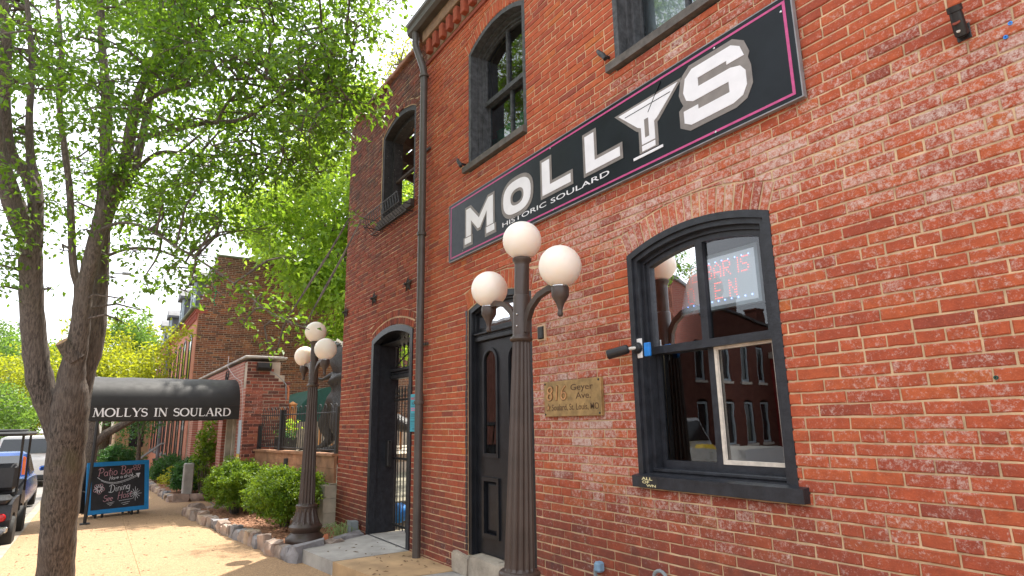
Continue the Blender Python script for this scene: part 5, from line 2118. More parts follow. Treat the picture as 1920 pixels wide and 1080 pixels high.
# chalk letters as single strokes in a box: x-height 0.55, cap 1.0
CH = {
    'P': (0.72, [[(0.15, 0), (0.22, 1.0)], [(0.02, 0.8)] + arcp(0.32, 0.72, 0.32, 0.28, 140, -100, 12)]),
    'B': (0.78, [[(0.18, 0), (0.22, 1.02)], [(0.02, 0.9)] + arcp(0.34, 0.76, 0.26, 0.24, 110, -80, 10) + arcp(0.34, 0.27, 0.32, 0.26, 80, -150, 12)]),
    'D': (0.82, [[(0.22, 0.05), (0.26, 0.95)], [(0.0, 0.78)] + arcp(0.3, 0.5, 0.42, 0.48, 115, -125, 16) + [(-0.02, 0.12), (0.1, 0.04)]]),
    'S': (0.62, [arcp(0.34, 0.74, 0.24, 0.24, 40, 230, 10) + arcp(0.3, 0.26, 0.26, 0.26, 60, -170, 12)]),
    'H': (0.74, [[(0.1, -0.1), (0.16, 1.0)], [(0.56, 0.0), (0.6, 1.0)], [(0.06, 0.45), (0.64, 0.55)]]),
    'a': (0.5, [arcp(0.22, 0.26, 0.19, 0.24, 60, 400, 14), [(0.42, 0.52), (0.42, 0.05), (0.52, 0.02)]]),
    't': (0.36, [[(0.2, 0.85), (0.16, 0.12), (0.24, 0.0), (0.34, 0.05)], [(0.0, 0.56), (0.36, 0.6)]]),
    'i': (0.28, [[(0.1, 0.5), (0.1, 0.06), (0.24, 0.04)], [(0.1, 0.72), (0.12, 0.76)]]),
    'o': (0.48, [arcp(0.22, 0.27, 0.2, 0.26, 90, 450, 14)]),
    'r': (0.42, [[(0.1, 0.52), (0.1, 0.02)], arcp(0.24, 0.36, 0.14, 0.16, 170, 40, 6)]),
    'v': (0.42, [[(0.04, 0.52), (0.18, 0.02), (0.36, 0.54)]]),
    'e': (0.44, [[(0.04, 0.26), (0.38, 0.32)] + arcp(0.21, 0.28, 0.18, 0.25, 20, 310, 12)]),
    'd': (0.5, [arcp(0.2, 0.25, 0.18, 0.24, 60, 400, 12), [(0.4, 1.0), (0.38, 0.02)]]),
    'n': (0.48, [[(0.08, 0.52), (0.08, 0.02)], [(0.08, 0.36)] + arcp(0.24, 0.34, 0.15, 0.18, 160, 10, 6) + [(0.4, 0.03)]]),
    'k': (0.46, [[(0.08, 1.0), (0.08, 0.0)], [(0.36, 0.54), (0.1, 0.28), (0.4, 0.0)]]),
    'g': (0.5, [arcp(0.2, 0.27, 0.18, 0.24, 60, 400, 12), [(0.4, 0.52), (0.38, -0.25), (0.22, -0.4), (0.06, -0.3)]]),
    's': (0.38, [arcp(0.2, 0.39, 0.13, 0.13, 30, 240, 7) + arcp(0.18, 0.14, 0.14, 0.13, 50, -160, 8)]),
    ' ': (0.34, []),
}


def chalk(s, a0, a1, b0, hgt, w, mat, slope=0.0, name='lettering'):
    tot = sum(CH[c][0] for c in s)
    k = (a1 - a0) / tot
    cx = a0
    mb = MB()
    i = 0
    for c in s:
        adv, strokes = CH[c]
        for pts in strokes:
            mb.ribbon([(cx + (p[0] + 0.12 * p[1]) * k, b0 + (cx - a0) * slope + p[1] * hgt) for p in pts], w, BRD, 0.0014 + 0.0002 * (i % 5), 0.0005)
            i += 1
        cx += adv * k
    mb.build(name, mat, bd)


chalk('Patio', 0.19, 0.55, 0.73, 0.17, 0.011, M['chalk_pink'], 0.06)
chalk('Bar', 0.60, 0.86, 0.755, 0.17, 0.012, M['chalk_pink'], 0.06)
chalk('Have a drink', 0.40, 0.86, 0.655, 0.075, 0.008, M['chalk_white'], 0.10)
chalk('Dining', 0.40, 0.80, 0.40, 0.16, 0.011, M['chalk_white'], 0.14)
chalk('See', 0.30, 0.48, 0.235, 0.12, 0.010, M['chalk_pink'], 0.05)
chalk('Host', 0.56, 0.83, 0.265, 0.14, 0.010, M['chalk_pink'], 0.1)
mb = MB()
cur = [(0.19 + 0.78 * i / 14, 0.72 - 0.13 * math.sin(math.pi * (i / 14) ** 0.8) + 0.02 * i / 14) for i in range(15)]
mb.ribbon(cur, 0.009, BRD, 0.0026, 0.0005)
mb.ribbon([(a + 0.01, b - 0.022) for a, b in cur[1:-1]], 0.007, BRD, 0.0027, 0.0005)
mb.prism([(0.99, 0.76), (0.90, 0.755), (0.955, 0.66)], BRD, 0.0029, 0.0005)
mb.build('arrow', M['chalk_white'], bd)


def petals(cx, cy, r, n, mat, a0=90, w=0.008):
    mb = MB()
    for i in range(n):
        a = R(a0 + 360 * i / n)
        pc = (cx + math.cos(a) * r * 0.62, cy + math.sin(a) * r * 0.62)
        mb.ribbon(arcp(pc[0], pc[1], r * 0.36, r * 0.36, 0, 360, 12), w, BRD, 0.0028 + 0.0001 * i, 0.0005)
    mb.build('flower', mat, bd)


petals(0.925, 0.885, 0.075, 5, M['chalk_pink'])
petals(0.225, 0.495, 0.105, 5, M['chalk_pink'], 60)
mb = MB()
for i in range(12):
    a = R(30 * i + 8)
    r0 = 0.012
    for da in (-0.08, 0.08):
        mb.ribbon([(0.225 + math.cos(a + da) * 0.03, 0.495 + math.sin(a + da) * 0.03), (0.225 + math.cos(a + da * 0.6) * 0.085, 0.495 + math.sin(a + da * 0.6) * 0.085)], 0.005, BRD, 0.0034, 0.0005)
for i in range(12):
    a = R(30 * i)
    l_ = 0.115 if i % 3 else 0.14
    mb.ribbon([(0.90 + math.cos(a) * 0.012, 0.34 + math.sin(a) * 0.012), (0.90 + math.cos(a) * l_ * 0.85, 0.34 + math.sin(a) * l_)], 0.007, BRD, 0.0030 + 0.0001 * i, 0.0005)
for (a, b, l_) in ((0.37, 0.195, 0.14), (0.39, 0.17, 0.10), (0.42, 0.145, 0.05), (0.59, 0.225, 0.25), (0.64, 0.175, 0.16), (0.67, 0.14, 0.10)):
    mb.ribbon([(a, b), (a + l_, b + 0.02)], 0.006, BRD, 0.0022, 0.0005)
mb.build('chalk_marks', M['chalk_white'], bd)

# ============================================================ ONE STOREY WING with the awning
wg = thing('garden_wall_wing', 'one storey dark brick wing with pale coping where the awning begins', 'building', (-18, -0.4, 0))
r3 = random.Random(9)
WX = -13.9


def EAST(y, z, d):
    return (WX + d, y, z)


gzw = gz(-14) - 0.05
qs = lay_courses(-0.80, 0.10, gzw, gzw + PZ * 46, [], PZ, 0.225, 0.112, (1.0, 7), r3)
# ragged rear edge: drop the outer bricks of some courses
qs = [q for q in qs if not (q[0][1] > 2.55 and q[1][0] > 0.02 - (q[0][1] - 2.55) * 0.9)]


def zone_wing(y, z):
    return 0.12 + 0.35 * gss(y, z, -0.6, 2.0, 0.35, 0.35), 0.15 + 0.25 * (r3.random() < 0.25)


brick_wall(wg, qs, EAST, M['brick_wing'], zone_wing, r3, gap=0.0055, keep=300)
mb = MB()
mb.box(WX - 0.33, WX - 0.0075, -0.792, -0.13, gzw, gzw + PZ * 46)
mb.box(WX - 0.33, WX - 0.0075, -0.13, -0.03, gzw, 2.72)
mb.box(WX - 0.33, WX - 0.0075, -0.03, 0.09, gzw, 2.45)
mb.build('mortar_bed', M['mortar_far'], wg)
# street front: recessed wall with piers
mb = MB()
mb.box(-23.55, WX - 0.34, -0.45, -0.1, gz(-23), 3.02)
mb.box(-23.55, WX - 0.345, -0.801, -0.452, 2.45, 3.02)
mb.build('front_wall', M['wing_front'], wg)
for (a, b) in ((-14.62, -13.905), (-17.05, -16.45), (-18.95, -18.2), (-20.9, -20.1), (-23.0, -22.2)):
    mb = MB()
    mb.box(a, b, -0.805, -0.452, gz(a) - 0.1, 2.449)
    mb.build('pier', M['wing_front'], wg)
mb = MB()
i = 0
x = WX + 0.03
while x > -23.5:
    mb = MB()
    mb.cbox(x - 0.60, x - 0.006, -0.86, -0.06, 3.065, 3.12, 0.012)
    mb.build('coping_stone', M['coping'], wg)
    x -= 0.60
# side coping step
mb = MB()
mb.cbox(WX - 0.35, WX + 0.035, -0.058, -0.0, 3.06, 3.11, 0.012)
mb.build('coping_stone', M['coping'], wg)
# scroll bracket on the wing front
mb = MB()
sp = []
for i in range(40):
    a = i * 0.36
    rr = 0.24 - i * 0.0055
    sp.append((-16.2 + rr * math.cos(a), -0.83, 2.80 + rr * math.sin(a) * 0.8))
mb.tube(sp, 0.012, 5)
tag(mb.build('iron_scroll', M['iron_star']), 'wrought iron scroll on the wing wall above the awning', 'scroll')
# poster case beside the entrance
pc = thing('poster_case', 'wooden framed poster case with papers under the awning', 'poster case', (-15.4, -0.6, 1.2))
mb = MB()
mb.prism([[(-15.95, 0.80), (-15.0, 0.80), (-15.0, 2.0), (-15.95, 2.0)], [(-15.85, 0.92), (-15.12, 0.92), (-15.12, 1.88), (-15.85, 1.88)]], WALL, 0.80, 0.46)
mb.build('frame', M['wood_grey'], pc)
mb = MB()
mb.box(-15.86, -15.11, -0.62, -0.58, 0.91, 1.89)
mb.build('board', M['dark_void'], pc)
for k, (a, b, c_, d_, mt) in enumerate(((-15.45, -15.16, 1.45, 1.8, 'off_white'), (-15.5, -15.2, 1.05, 1.4, 'car_white'), (-15.78, -15.55, 1.1, 1.7, 'trim_blue'))):
    mb = MB()
    mb.box(a, b, -0.625 - 0.002 * k, -0.621 - 0.002 * k, c_, d_)
    mb.build('paper', M[mt], pc)
# blue and yellow poster on the corner pier
mb = MB()
mb.box(-14.3, -13.98, -0.816, -0.81, 1.1, 1.78)
pb = tag(mb.build('corner_poster', M['trim_blue']), 'pale blue poster with yellow foot on the wing corner pier', 'poster')
mb = MB()
mb.box(-14.3, -13.98, -0.8175, -0.8165, 0.8, 1.095)
mb.build('yellow_strip', M['yellow'], pb)
# floodlight on the side wall
fl = thing('floodlight', 'black wedge floodlight on the side of the brick wing', 'floodlight', (WX, -0.45, 2.95))
mb = MB()
mb.prism([(0.0, 2.80), (0.10, 2.80), (0.17, 2.86), (0.16, 2.96), (0.0, 2.98)], lambda a, b, d: (WX + 0.004 + a, d, b), -0.62, -0.34)
mb.build('housing', M['black_plastic'], fl)
mb = MB()
mb.tube([(WX + 0.02, -0.34, 2.80), (WX + 0.025, -0.20, 2.72), (WX + 0.025, -0.06, 2.60), (WX + 0.03, 0.0, 2.52), (WX + 0.03, 0.02, 2.2)], [0.008, 0.008, 0.009, 0.011, 0.011], 6)
mb.build('cable', M['grey_plastic'], fl)
mb = MB()
mb.tube([(WX + 0.03, 0.03, 2.50), (WX + 0.035, 0.06, 2.42), (WX + 0.035, 0.06, 2.2)], 0.02, 6)
tag(mb.build('orange_pipe', M['terracotta']), 'short orange pipe end at the wing wall rear edge', 'pipe')

# ============================================================ TALL ROW BUILDING
tbd = thing('row_house', 'old two storey brick row house with dormers and tall arched windows', 'building', (-32, 4, 0))
r4 = random.Random(13)
TX = -23.6


def TEAST(y, z, d):
    return (TX + d, y, z)


def gable_ok(q):
    cz, cy = (q[0][1] + q[2][1]) / 2, (q[0][0] + q[1][0]) / 2
    return cz < 5.75 or cy > -0.78 + (cz - 5.75) * 0.24


qs = lay_courses(-0.78, 9.6, 1.9, 1.9 + PZ * 85, [], PZ * 1.0, 0.235, 0.117, (3.0, 6), r4)
qs = [q for q in qs if gable_ok(q)]


def zone_far(y, z):
    d = 0.15 + 0.5 * smooth01(z, 6.6, 7.5) + 0.35 * smooth01(y, 2.5, 6) + 0.3 * (1 - smooth01(z, 2.6, 3.8)) * smooth01(y, 0, 2) + (0.3 if r4.random() < 0.2 else 0)
    return (0.25 if r4.random() < 0.12 else 0.03), min(0.85, d)


brick_wall(tbd, qs, TEAST, M['brick_far'], zone_far, r4, gap=0.006, keep=300, simple_far=True, bev=0.006)
mb = MB()
mb.prism([(-0.775, -0.4), (9.6, -0.4), (9.6, 7.655), (-0.31, 7.655), (-0.775, 5.76)], TEAST, -0.008, -0.35)
mb.build('mortar_bed', M['mortar_far'], tbd)
mb = MB()
mb.prism([rect(-41.5, TX - 0.02, -0.8, 5.55)] + [[(x, z) for x, z in Arch(xx - 0.42, xx + 0.42, z0, z1, 0.22).outline(0, None, 8)] for xx in [-24.9 - i * 1.78 for i in range(9)] for (z0, z1) in ((3.3, 4.72), (0.55, 2.05))], lambda a, b, d: (a, -0.8 - d, b), 0.0, -0.3)
mb.build('front_wall', M['salmon'], tbd)
mb = MB()
mb.box(-41.5, TX - 0.36, 8, 9.6, -0.6, 7.6)
mb.box(-41.5, -41.2, -0.49, 7.99, -0.6, 7.6)
mb.build('back_wall', M['brick_left'], tbd)
for i in range(9):
    xx = -24.9 - i * 1.78
    for (z0, z1) in ((3.3, 4.72), (0.55, 2.05)):
        h = Arch(xx - 0.42, xx + 0.42, z0, z1, 0.22)
        mb = MB()
        mb.prism([h.outline(0.0, None, 8), h.outline(0.06, z0 + 0.06, 8)], lambda a, b, d: (a, -0.8 - d, b), 0.03, -0.10)
        w_ = mb.build('window', M['black_plastic'], tbd)
        mb = MB()
        mb.prism(h.outline(0.05, z0 + 0.05, 8), lambda a, b, d: (a, -0.8 - d, b), 0.012, -0.02)
        mb.build('pane', M['car_glass'], w_)
        mb = MB()
        mb.cbox(xx - 0.48, xx + 0.48, -0.88, -0.70, z0 - 0.12, z0 - 0.003, 0.01)
        mb.build('sill', M['slate'], w_)
# corbelled eaves
mb = MB()
mb.box(-33.0, TX + 0.0, -0.87, -0.50, 5.551, 5.62)
mb.box(-33.0, TX + 0.0, -0.90, -0.50, 5.621, 5.68)
mb.box(-41.5, -33.01, -0.92, -0.50, 5.2, 5.68)
mb.box(-33.2, -32.9, -0.95, -0.801, 5.0, 5.7)
mb.build('cornice', M['salmon_trim'], tbd)
x = TX - 0.1
while x > -32.8:
    mb = MB()
    mb.box(x - 0.12, x, -0.85, -0.803, 5.34, 5.548)
    mb.build('bracket', M['salmon_trim'], tbd)
    x -= 0.3
mb = MB()
mb.cbox(-41.6, TX + 0.05, -1.02, -0.6, 5.685, 5.79, 0.03)
mb.build('gutter', M['copper_green'], tbd)
mb = MB()
mb.prism([(-0.72, 5.79), (-0.30, 7.6), (8.5, 7.62), (8.5, 5.79)], lambda a, b, d: (d, a, b), -41.5, TX - 0.37)
mb.build('mansard_roof', M['slate'], tbd)
mb = MB()
mb.tube([(-32.95, -0.98, 5.6), (-32.95, -0.9, 5.2), (-32.95, -0.9, -0.3)], 0.08, 8)
mb.build('downspout', M['slate'], tbd)
for i, xx in enumerate((-25.3, -29.2, -34.6, -38.4)):
    mb = MB()
    mb.box(xx - 0.45, xx + 0.45, -0.78, 0.6, 5.8, 6.95)
    dm = mb.build('dormer', M['slate'], tbd)
    mb = MB()
    mb.prism([(xx - 0.62, 6.95), (xx + 0.62, 6.95), (xx + 0.62, 7.05), (xx, 7.42), (xx - 0.62, 7.05)], lambda a, b, d: (a, d, b), -0.98, 0.6)
    mb.build('pediment', M['slate'], dm)
    mb = MB()
    for s in (-1, 1):
        mb.box(xx + s * 0.37 - 0.09, xx + s * 0.37 + 0.09, -0.86, -0.782, 5.82, 6.93)
    mb.box(xx - 0.28, xx + 0.28, -0.84, -0.782, 6.35, 6.42)
    mb.build('frame', M['trim_blue'], dm)
    mb = MB()
    mb.box(xx - 0.28, xx + 0.28, -0.80, -0.783, 5.85, 6.9)
    mb.build('pane', M['car_glass'], dm)
mb = MB()
mb.cbox(TX - 0.4, TX + 0.03, -0.32, 9.6, 7.662, 7.74, 0.02)
mb.build('coping', M['copper_green'], tbd)

# ============================================================ PATIO: deck front, fence, furniture
FA, FB = Vector((-13.86, -0.52, 0)), Vector((-10.22, -0.02, 0))
fd = (FB - FA)
FLEN = fd.length
fd.normalize()
fn_ = Vector((fd.y, -fd.x, 0))          # towards the street


def DK(s, z, d):
    q = FA + fd * s + fn_ * d
    return (q.x, q.y, z)


dk = thing('deck_front', 'red brown timber deck front with pale sleepers below, behind the round bushes', 'deck', (-12, -0.3, 0))
DT = 1.19


def dbox(name, s0, s1, z0, z1, d0, d1, mat, root):
    mb = MB()
    vs = [DK(s, z, d) for s in (s0, s1) for d in (d0, d1) for z in (z0, z1)]
    mb.add(vs, [(0, 1, 3, 2), (4, 6, 7, 5), (0, 4, 5, 1), (2, 3, 7, 6), (0, 2, 6, 4), (1, 5, 7, 3)])
    return mb.build(name, mat, root)


for (a, b) in ((0.0, 1.42), (1.425, 2.7), (2.705, FLEN)):
    dbox('cap_board', a, b, DT - 0.04, DT, -0.16, 0.06, M['wood_red'], dk)
    dbox('plank', a, b, 0.96, DT - 0.042, -0.03, 0.02, M['wood_red'], dk)
    dbox('plank', a, b, 0.73, 0.955, -0.03, 0.015, M['wood_red'], dk)
for k, (z0, z1) in enumerate(((0.50, 0.70), (0.28, 0.495), (0.06, 0.275), (-0.16, 0.055))):
    for (a, b) in ((0.0, 2.05), (2.056, FLEN - 0.02)):
        dbox('sleeper', a, b, z0, z1, -0.08, 0.15 + 0.012 * (k % 2), M['wood_grey'], dk)
dbox('deck_floor', -0.0, FLEN, 1.0, 1.14, -5.0, -0.165, M['wood_grey'], dk)
mb = MB()
q = DK(1.72, 0.95, 0.03)
mb.tube([(q[0], q[1], 0.86), (q[0], q[1], 1.06)], 0.05, 10)
tag(mb.build('black_pipe', M['black_plastic']), 'short black pipe standing against the deck planks', 'pipe')

fe = thing('iron_fence', 'black iron fence with hooped bar tops along the patio deck', 'fence', (-12, -0.3, DT))
nbar = 34
for i in range(nbar):
    s = 0.16 + i * (FLEN - 0.25) / (nbar - 1)
    mb = MB()
    q = DK(s, 0, -0.04)
    mb.tube([(q[0], q[1], DT + 0.05), (q[0], q[1], 1.93)], 0.0085, 6)
    if i % 2 == 0 and i < nbar - 1:
        p_ = [DK(s + 0.053 - 0.053 * math.cos(a), 1.93 + 0.075 * math.sin(a), -0.04) for a in [math.pi * k / 8 for k in range(9)]]
        mb.tube(p_, 0.0085, 6)
    mb.build('bar', M['iron'], fe)
for z in (DT + 0.055, 1.86):
    mb = MB()
    mb.tube([DK(0.08, z, -0.04), DK(FLEN - 0.02, z, -0.04)], 0.011, 6)
    mb.build('rail', M['iron'], fe)
for (s, zt, w) in ((0.05, 1.66, 0.035), (1.22, 1.95, 0.045), (FLEN - 0.05, 1.95, 0.03)):
    dbox('post', s - w, s + w, DT, zt, -0.04 - w, -0.04 + w, M['iron'], fe)

# wooden patio post
wp = thing('wooden_post', 'square tan wooden post with pointed cap behind the fence', 'post', (-13.1, 0.3, 1.14))
c_ = at_wall(548, 765, 0.45)
mb = MB()
mb.cbox(c_.x - 0.075, c_.x + 0.075, 0.38, 0.53, 1.14, 2.12, 0.008)
mb.build('shaft', M['wood_orange'], wp)
mb = MB()
mb.cbox(c_.x - 0.088, c_.x + 0.088, 0.367, 0.543, 2.121, 2.15, 0.006)
mb.lathe([(0.105, 2.15), (0.02, 2.20), (0.0, 2.203)], (c_.x, 0.455, 0), 4, axis=Matrix.Rotation(R(45), 3, 'Z'))
mb.build('cap', M['wood_orange'], wp)


def patio_chair(x, y, z, rz, label):
    t_ = thing('patio_chair', label, 'chair', (0, 0, 0), 'orange wooden patio chairs')
    m_ = M['wood_orange']
    for sx in (-1, 1):
        for (yy, h) in ((-0.2, 0.45), (0.2, 0.95)):
            mb = MB()
            mb.box(sx * 0.22 - 0.02, sx * 0.22 + 0.02, yy - 0.02, yy + 0.02, 0, h)
            mb.build('leg', m_, t_)
    for i in range(5):
        mb = MB()
        mb.box(-0.22, 0.22, -0.22 + i * 0.09, -0.22 + i * 0.09 + 0.075, 0.451, 0.47)
        mb.build('slat', m_, t_)
    for i in range(5):
        mb = MB()
        mb.box(-0.19 + i * 0.085, -0.19 + i * 0.085 + 0.045, 0.19, 0.21, 0.5, 0.9)
        mb.build('slat', m_, t_)
    mb = MB()
    mb.box(-0.24, 0.24, 0.18, 0.22, 0.9, 0.97)
    mb.build('top_rail', m_, t_)
    t_.location = (x, y, z)
    t_.rotation_euler = (0, 0, rz)
    return t_


patio_chair(-12.7, 0.75, 1.14, 0.6, 'orange wooden patio chair just behind the fence')
patio_chair(-12.0, 1.6, 1.14, 2.4, 'orange wooden patio chair farther back on the deck')
tb2 = thing('patio_table', 'orange wooden patio table behind the iron fence', 'table', (-12.9, 1.6, 1.14))
mb = MB()
for i in range(6):
    mb = MB()
    mb.box(-13.4, -12.4, 1.2 + i * 0.14, 1.2 + i * 0.14 + 0.13, 1.86, 1.89)
    mb.build('board', M['wood_orange'], tb2)
for sx in (-13.3, -12.5):
    for sy in (1.3, 1.9):
        mb = MB()
        mb.box(sx - 0.03, sx + 0.03, sy - 0.03, sy + 0.03, 1.14, 1.859)
        mb.build('leg', M['wood_orange'], tb2)

# planter of yellow flowers behind the fence
pf = thing('flower_trough', 'black trough of yellow flowers behind the iron fence', 'planter', (-13.4, -0.1, 1.14))
mb = MB()
mb.prism([(-13.62, 1.14), (-12.98, 1.14), (-12.94, 1.42), (-13.66, 1.42)], lambda a, b, d: (a, d, b), -0.22, 0.06)
mb.build('trough', M['black_plastic'], pf)

# green umbrella / awning dome behind
um = thing('green_canopy', 'green canvas canopy behind the wooden post', 'canopy', (-19.3, 2.0, 0))
mb = MB()
vs, fs = [], []
for j in range(9):
    for i in range(13):
        a = math.pi * (0.0 + 0.5 * i / 12)
        vs.append((-21.0 + 3.4 * j / 8, 2.4 - 1.2 * math.cos(a), 1.75 + 1.0 * math.sin(a)))
for j in range(8):
    for i in range(12):
        k = j * 13 + i
        fs.append((k, k + 1, k + 14, k + 13))
mb.add(vs, fs)
mb.add([(-17.6, 2.4 - 1.2 * math.cos(math.pi * 0.5 * i / 12), 1.75 + 1.0 * math.sin(math.pi * 0.5 * i / 12)) for i in range(13)] + [(-17.6, 2.4, 1.75)], [tuple(range(14))])
mb.build('cover', M['umbrella'], um, smooth=True)
mb = MB()
for x in (-20.9, -17.7):
    mb = MB()
    mb.tube([(x, 1.22, -0.2), (x, 1.22, 1.76)], 0.03, 8)
    mb.build('post', M['iron'], um)

# ---- dinosaur statue
def skin_body(name, verts, edges, radii, mat, parent, root=0, sub=2, loc=(0, 0, 0)):
    me = bpy.data.meshes.new(name)
    me.from_pydata(verts, edges, [])
    ob = bpy.data.objects.new(name, me)
    COL.objects.link(ob)
    sk_ = ob.modifiers.new('skin', 'SKIN')
    lay = me.skin_vertices[0].data if me.skin_vertices else None
    if lay is None:
        bm = bmesh.new()
        bm.from_mesh(me)
        bm.verts.layers.skin.verify()
        bm.to_mesh(me)
        bm.free()
        lay = me.skin_vertices[0].data
    for i, r_ in enumerate(radii):
        rr = r_ if isinstance(r_, (tuple, list)) else (r_, r_)
        lay[i].radius = rr
        lay[i].use_root = (i == root)
    sb = ob.modifiers.new('sub', 'SUBSURF')
    sb.levels = sb.render_levels = sub
    dg = bpy.context.evaluated_depsgraph_get()
    dg.update()
    m2 = bpy.data.meshes.new_from_object(ob.evaluated_get(dg))
    m2.materials.clear()
    m2.materials.append(mat)
    m2.polygons.foreach_set('use_smooth', [True] * len(m2.polygons))
    m2.polygons.foreach_set('material_index', [0] * len(m2.polygons))
    bpy.data.objects.remove(ob)
    o2 = bpy.data.objects.new(name, m2)
    COL.objects.link(o2)
    if parent:
        o2.parent = parent
    o2.location = loc
    return o2


DXX, DYY = -12.5, 0.55
dn = thing('dinosaur_statue', 'dark scaly dinosaur statue behind the fence beside the brick corner', 'statue', (DXX, DYY, 1.14))
# local frame: x to the viewer's right along the fence, z up; base at the deck
V_ = [(0.25, 0.25, 1.02), (0.30, 0.22, 1.32), (0.30, 0.15, 1.62), (0.22, 0.05, 1.85), (0.02, -0.05, 1.93), (-0.18, -0.1, 1.86),     # hips, chest, neck, skull, snout
      (0.18, 0.5, 0.72), (0.45, 0.9, 0.45), (0.8, 1.2, 0.3),                                                                      # tail
      (0.05, 0.12, 0.78), (-0.12, 0.0, 0.48), (-0.02, 0.05, 0.22), (-0.14, -0.05, 0.06), (-0.36, -0.16, 0.035),                     # left leg
      (0.42, 0.15, 0.75), (0.38, -0.02, 0.45), (0.46, 0.08, 0.2), (0.36, -0.05, 0.06), (0.2, -0.18, 0.035),                          # right leg
      (0.16, 0.0, 1.42), (0.02, -0.12, 1.30), (-0.08, -0.2, 1.34), (0.12, 0.0, 1.70), (-0.12, -0.1, 1.66)]                           # arm, lower jaw
E_ = [(0, 1), (1, 2), (2, 3), (3, 4), (4, 5), (0, 6), (6, 7), (7, 8), (0, 9), (9, 10), (10, 11), (11, 12), (12, 13), (0, 14), (14, 15), (15, 16), (16, 17), (17, 18), (1, 19), (19, 20), (20, 21), (2, 22), (22, 23)]
RD = [0.33, 0.33, 0.25, 0.17, 0.13, 0.08, 0.24, 0.14, 0.06, 0.22, 0.15, 0.08, 0.06, 0.045, 0.22, 0.15, 0.08, 0.06, 0.045, 0.05, 0.03, 0.02, 0.10, 0.05]
skin_body('body', V_, E_, RD, M['dino'], dn)
mb = MB()
for i in range(9):
    t_ = i / 8
    for (p0, p1, sgn) in (((0.12, -0.12, 1.83), (-0.20, -0.17, 1.80), -1), ((0.08, -0.07, 1.73), (-0.14, -0.14, 1.69), 1)):
        x, y, z = [p0[k] + (p1[k] - p0[k]) * t_ for k in range(3)]
        mb.lathe([(0.012, 0), (0.002, 0.045 * sgn)], (DXX + x, DYY + y, 1.14 + z), 6)
# spiny crest of pale teeth along the neck
for i in range(11):
    t_ = i / 10
    x, y, z = 0.24 + 0.27 * t_, -0.02 + 0.12 * t_, 1.98 - 0.42 * t_ ** 1.4
    mb.lathe([(0.022, 0), (0.014, 0.03), (0.003, 0.06)], (DXX + x, DYY + y, 1.14 + z), 6)
mb.build('teeth', M['ivory'], dn)
mb = MB()
for (cx, cy) in ((-0.36, -0.16), (0.2, -0.18)):
    for k in (-1, 0, 1):
        mb.tube([(DXX + cx + k * 0.03, DYY + cy + abs(k) * 0.03, 1.185), (DXX - 0.06 + cx + k * 0.07, DYY - 0.08 + cy + abs(k) * 0.04, 1.175), (DXX - 0.09 + cx + k * 0.085, DYY - 0.11 + cy + abs(k) * 0.04, 1.15)], [0.03, 0.022, 0.005], 6)
mb.build('claws', M['dino'], dn)
dn.scale = (1.6, 1.4, 1.08)
# courtyard seen through the gate
mb = MB()
mb.box(-14.0, -6.9, 9.5, 9.8, 0, 4.2)
mb.box(-14.0, -6.9, 3.2, 3.3, 3.2, 3.5)
mb = MB()
mb.box(-14.0, -6.9, 9.5, 9.8, 0, 4.2)
tag(mb.build('courtyard_wall', M['brick_left']), 'low brick wall at the back of the courtyard seen through the gate', 'wall')
bb = at_wall(748, 965, 0.75)
mb = MB()
bm = bmesh.new()
bmesh.ops.create_icosphere(bm, subdivisions=3, radius=0.16)
for q in bm.verts:
    k = 1 + 0.16 * math.sin(q.co.x * 31 + q.co.z * 23) * math.sin(q.co.y * 27)
    q.co = Vector((bb.x + q.co.x * k, bb.y + q.co.y * k, 0.30 + q.co.z * k * 0.9))
mb.bm(bm)
tag(mb.build('blue_bag', M['blue_plastic'], smooth=True), 'crumpled blue plastic bag on the floor behind the gate', 'bag')
patio_chair(-8.75, 2.6, 0.156, 0.3, 'orange wooden chair in the passage behind the gate')
cb2 = thing('passage_table', 'orange wooden counter behind the iron gate', 'table', (-9.0, 4.2, 0.1))
for i, z in enumerate((0.55, 0.95, 1.5)):
    mb = MB()
    mb.box(-10.4, -7.6, 4.0, 4.6, z, z + 0.06)
    mb.build('shelf', M['wood_red'], cb2)
mb = MB()
for x in (-10.3, -9.0, -7.7):
    mb.box(x - 0.04, x + 0.04, 4.05, 4.12, 0.0, 1.49)
mb.build('leg', M['wood_red'], cb2)
um2 = MB()
um2.lathe([(1.5, 2.35), (1.45, 2.42), (0.1, 2.95), (0.0, 2.96)], (-10.2, 6.5, 0), 12)
um2.tube([(-10.2, 6.5, 0), (-10.2, 6.5, 2.9)], 0.03, 8)
tag(um2.build('green_parasol', M['umbrella']), 'green parasol deep in the courtyard seen through the gate', 'parasol')

# ============================================================ GARDEN BEDS
BEDF = [(-8.30, -1.10), (-10.2, -1.27), (-12.4, -1.45), (-14.5, -1.62)]


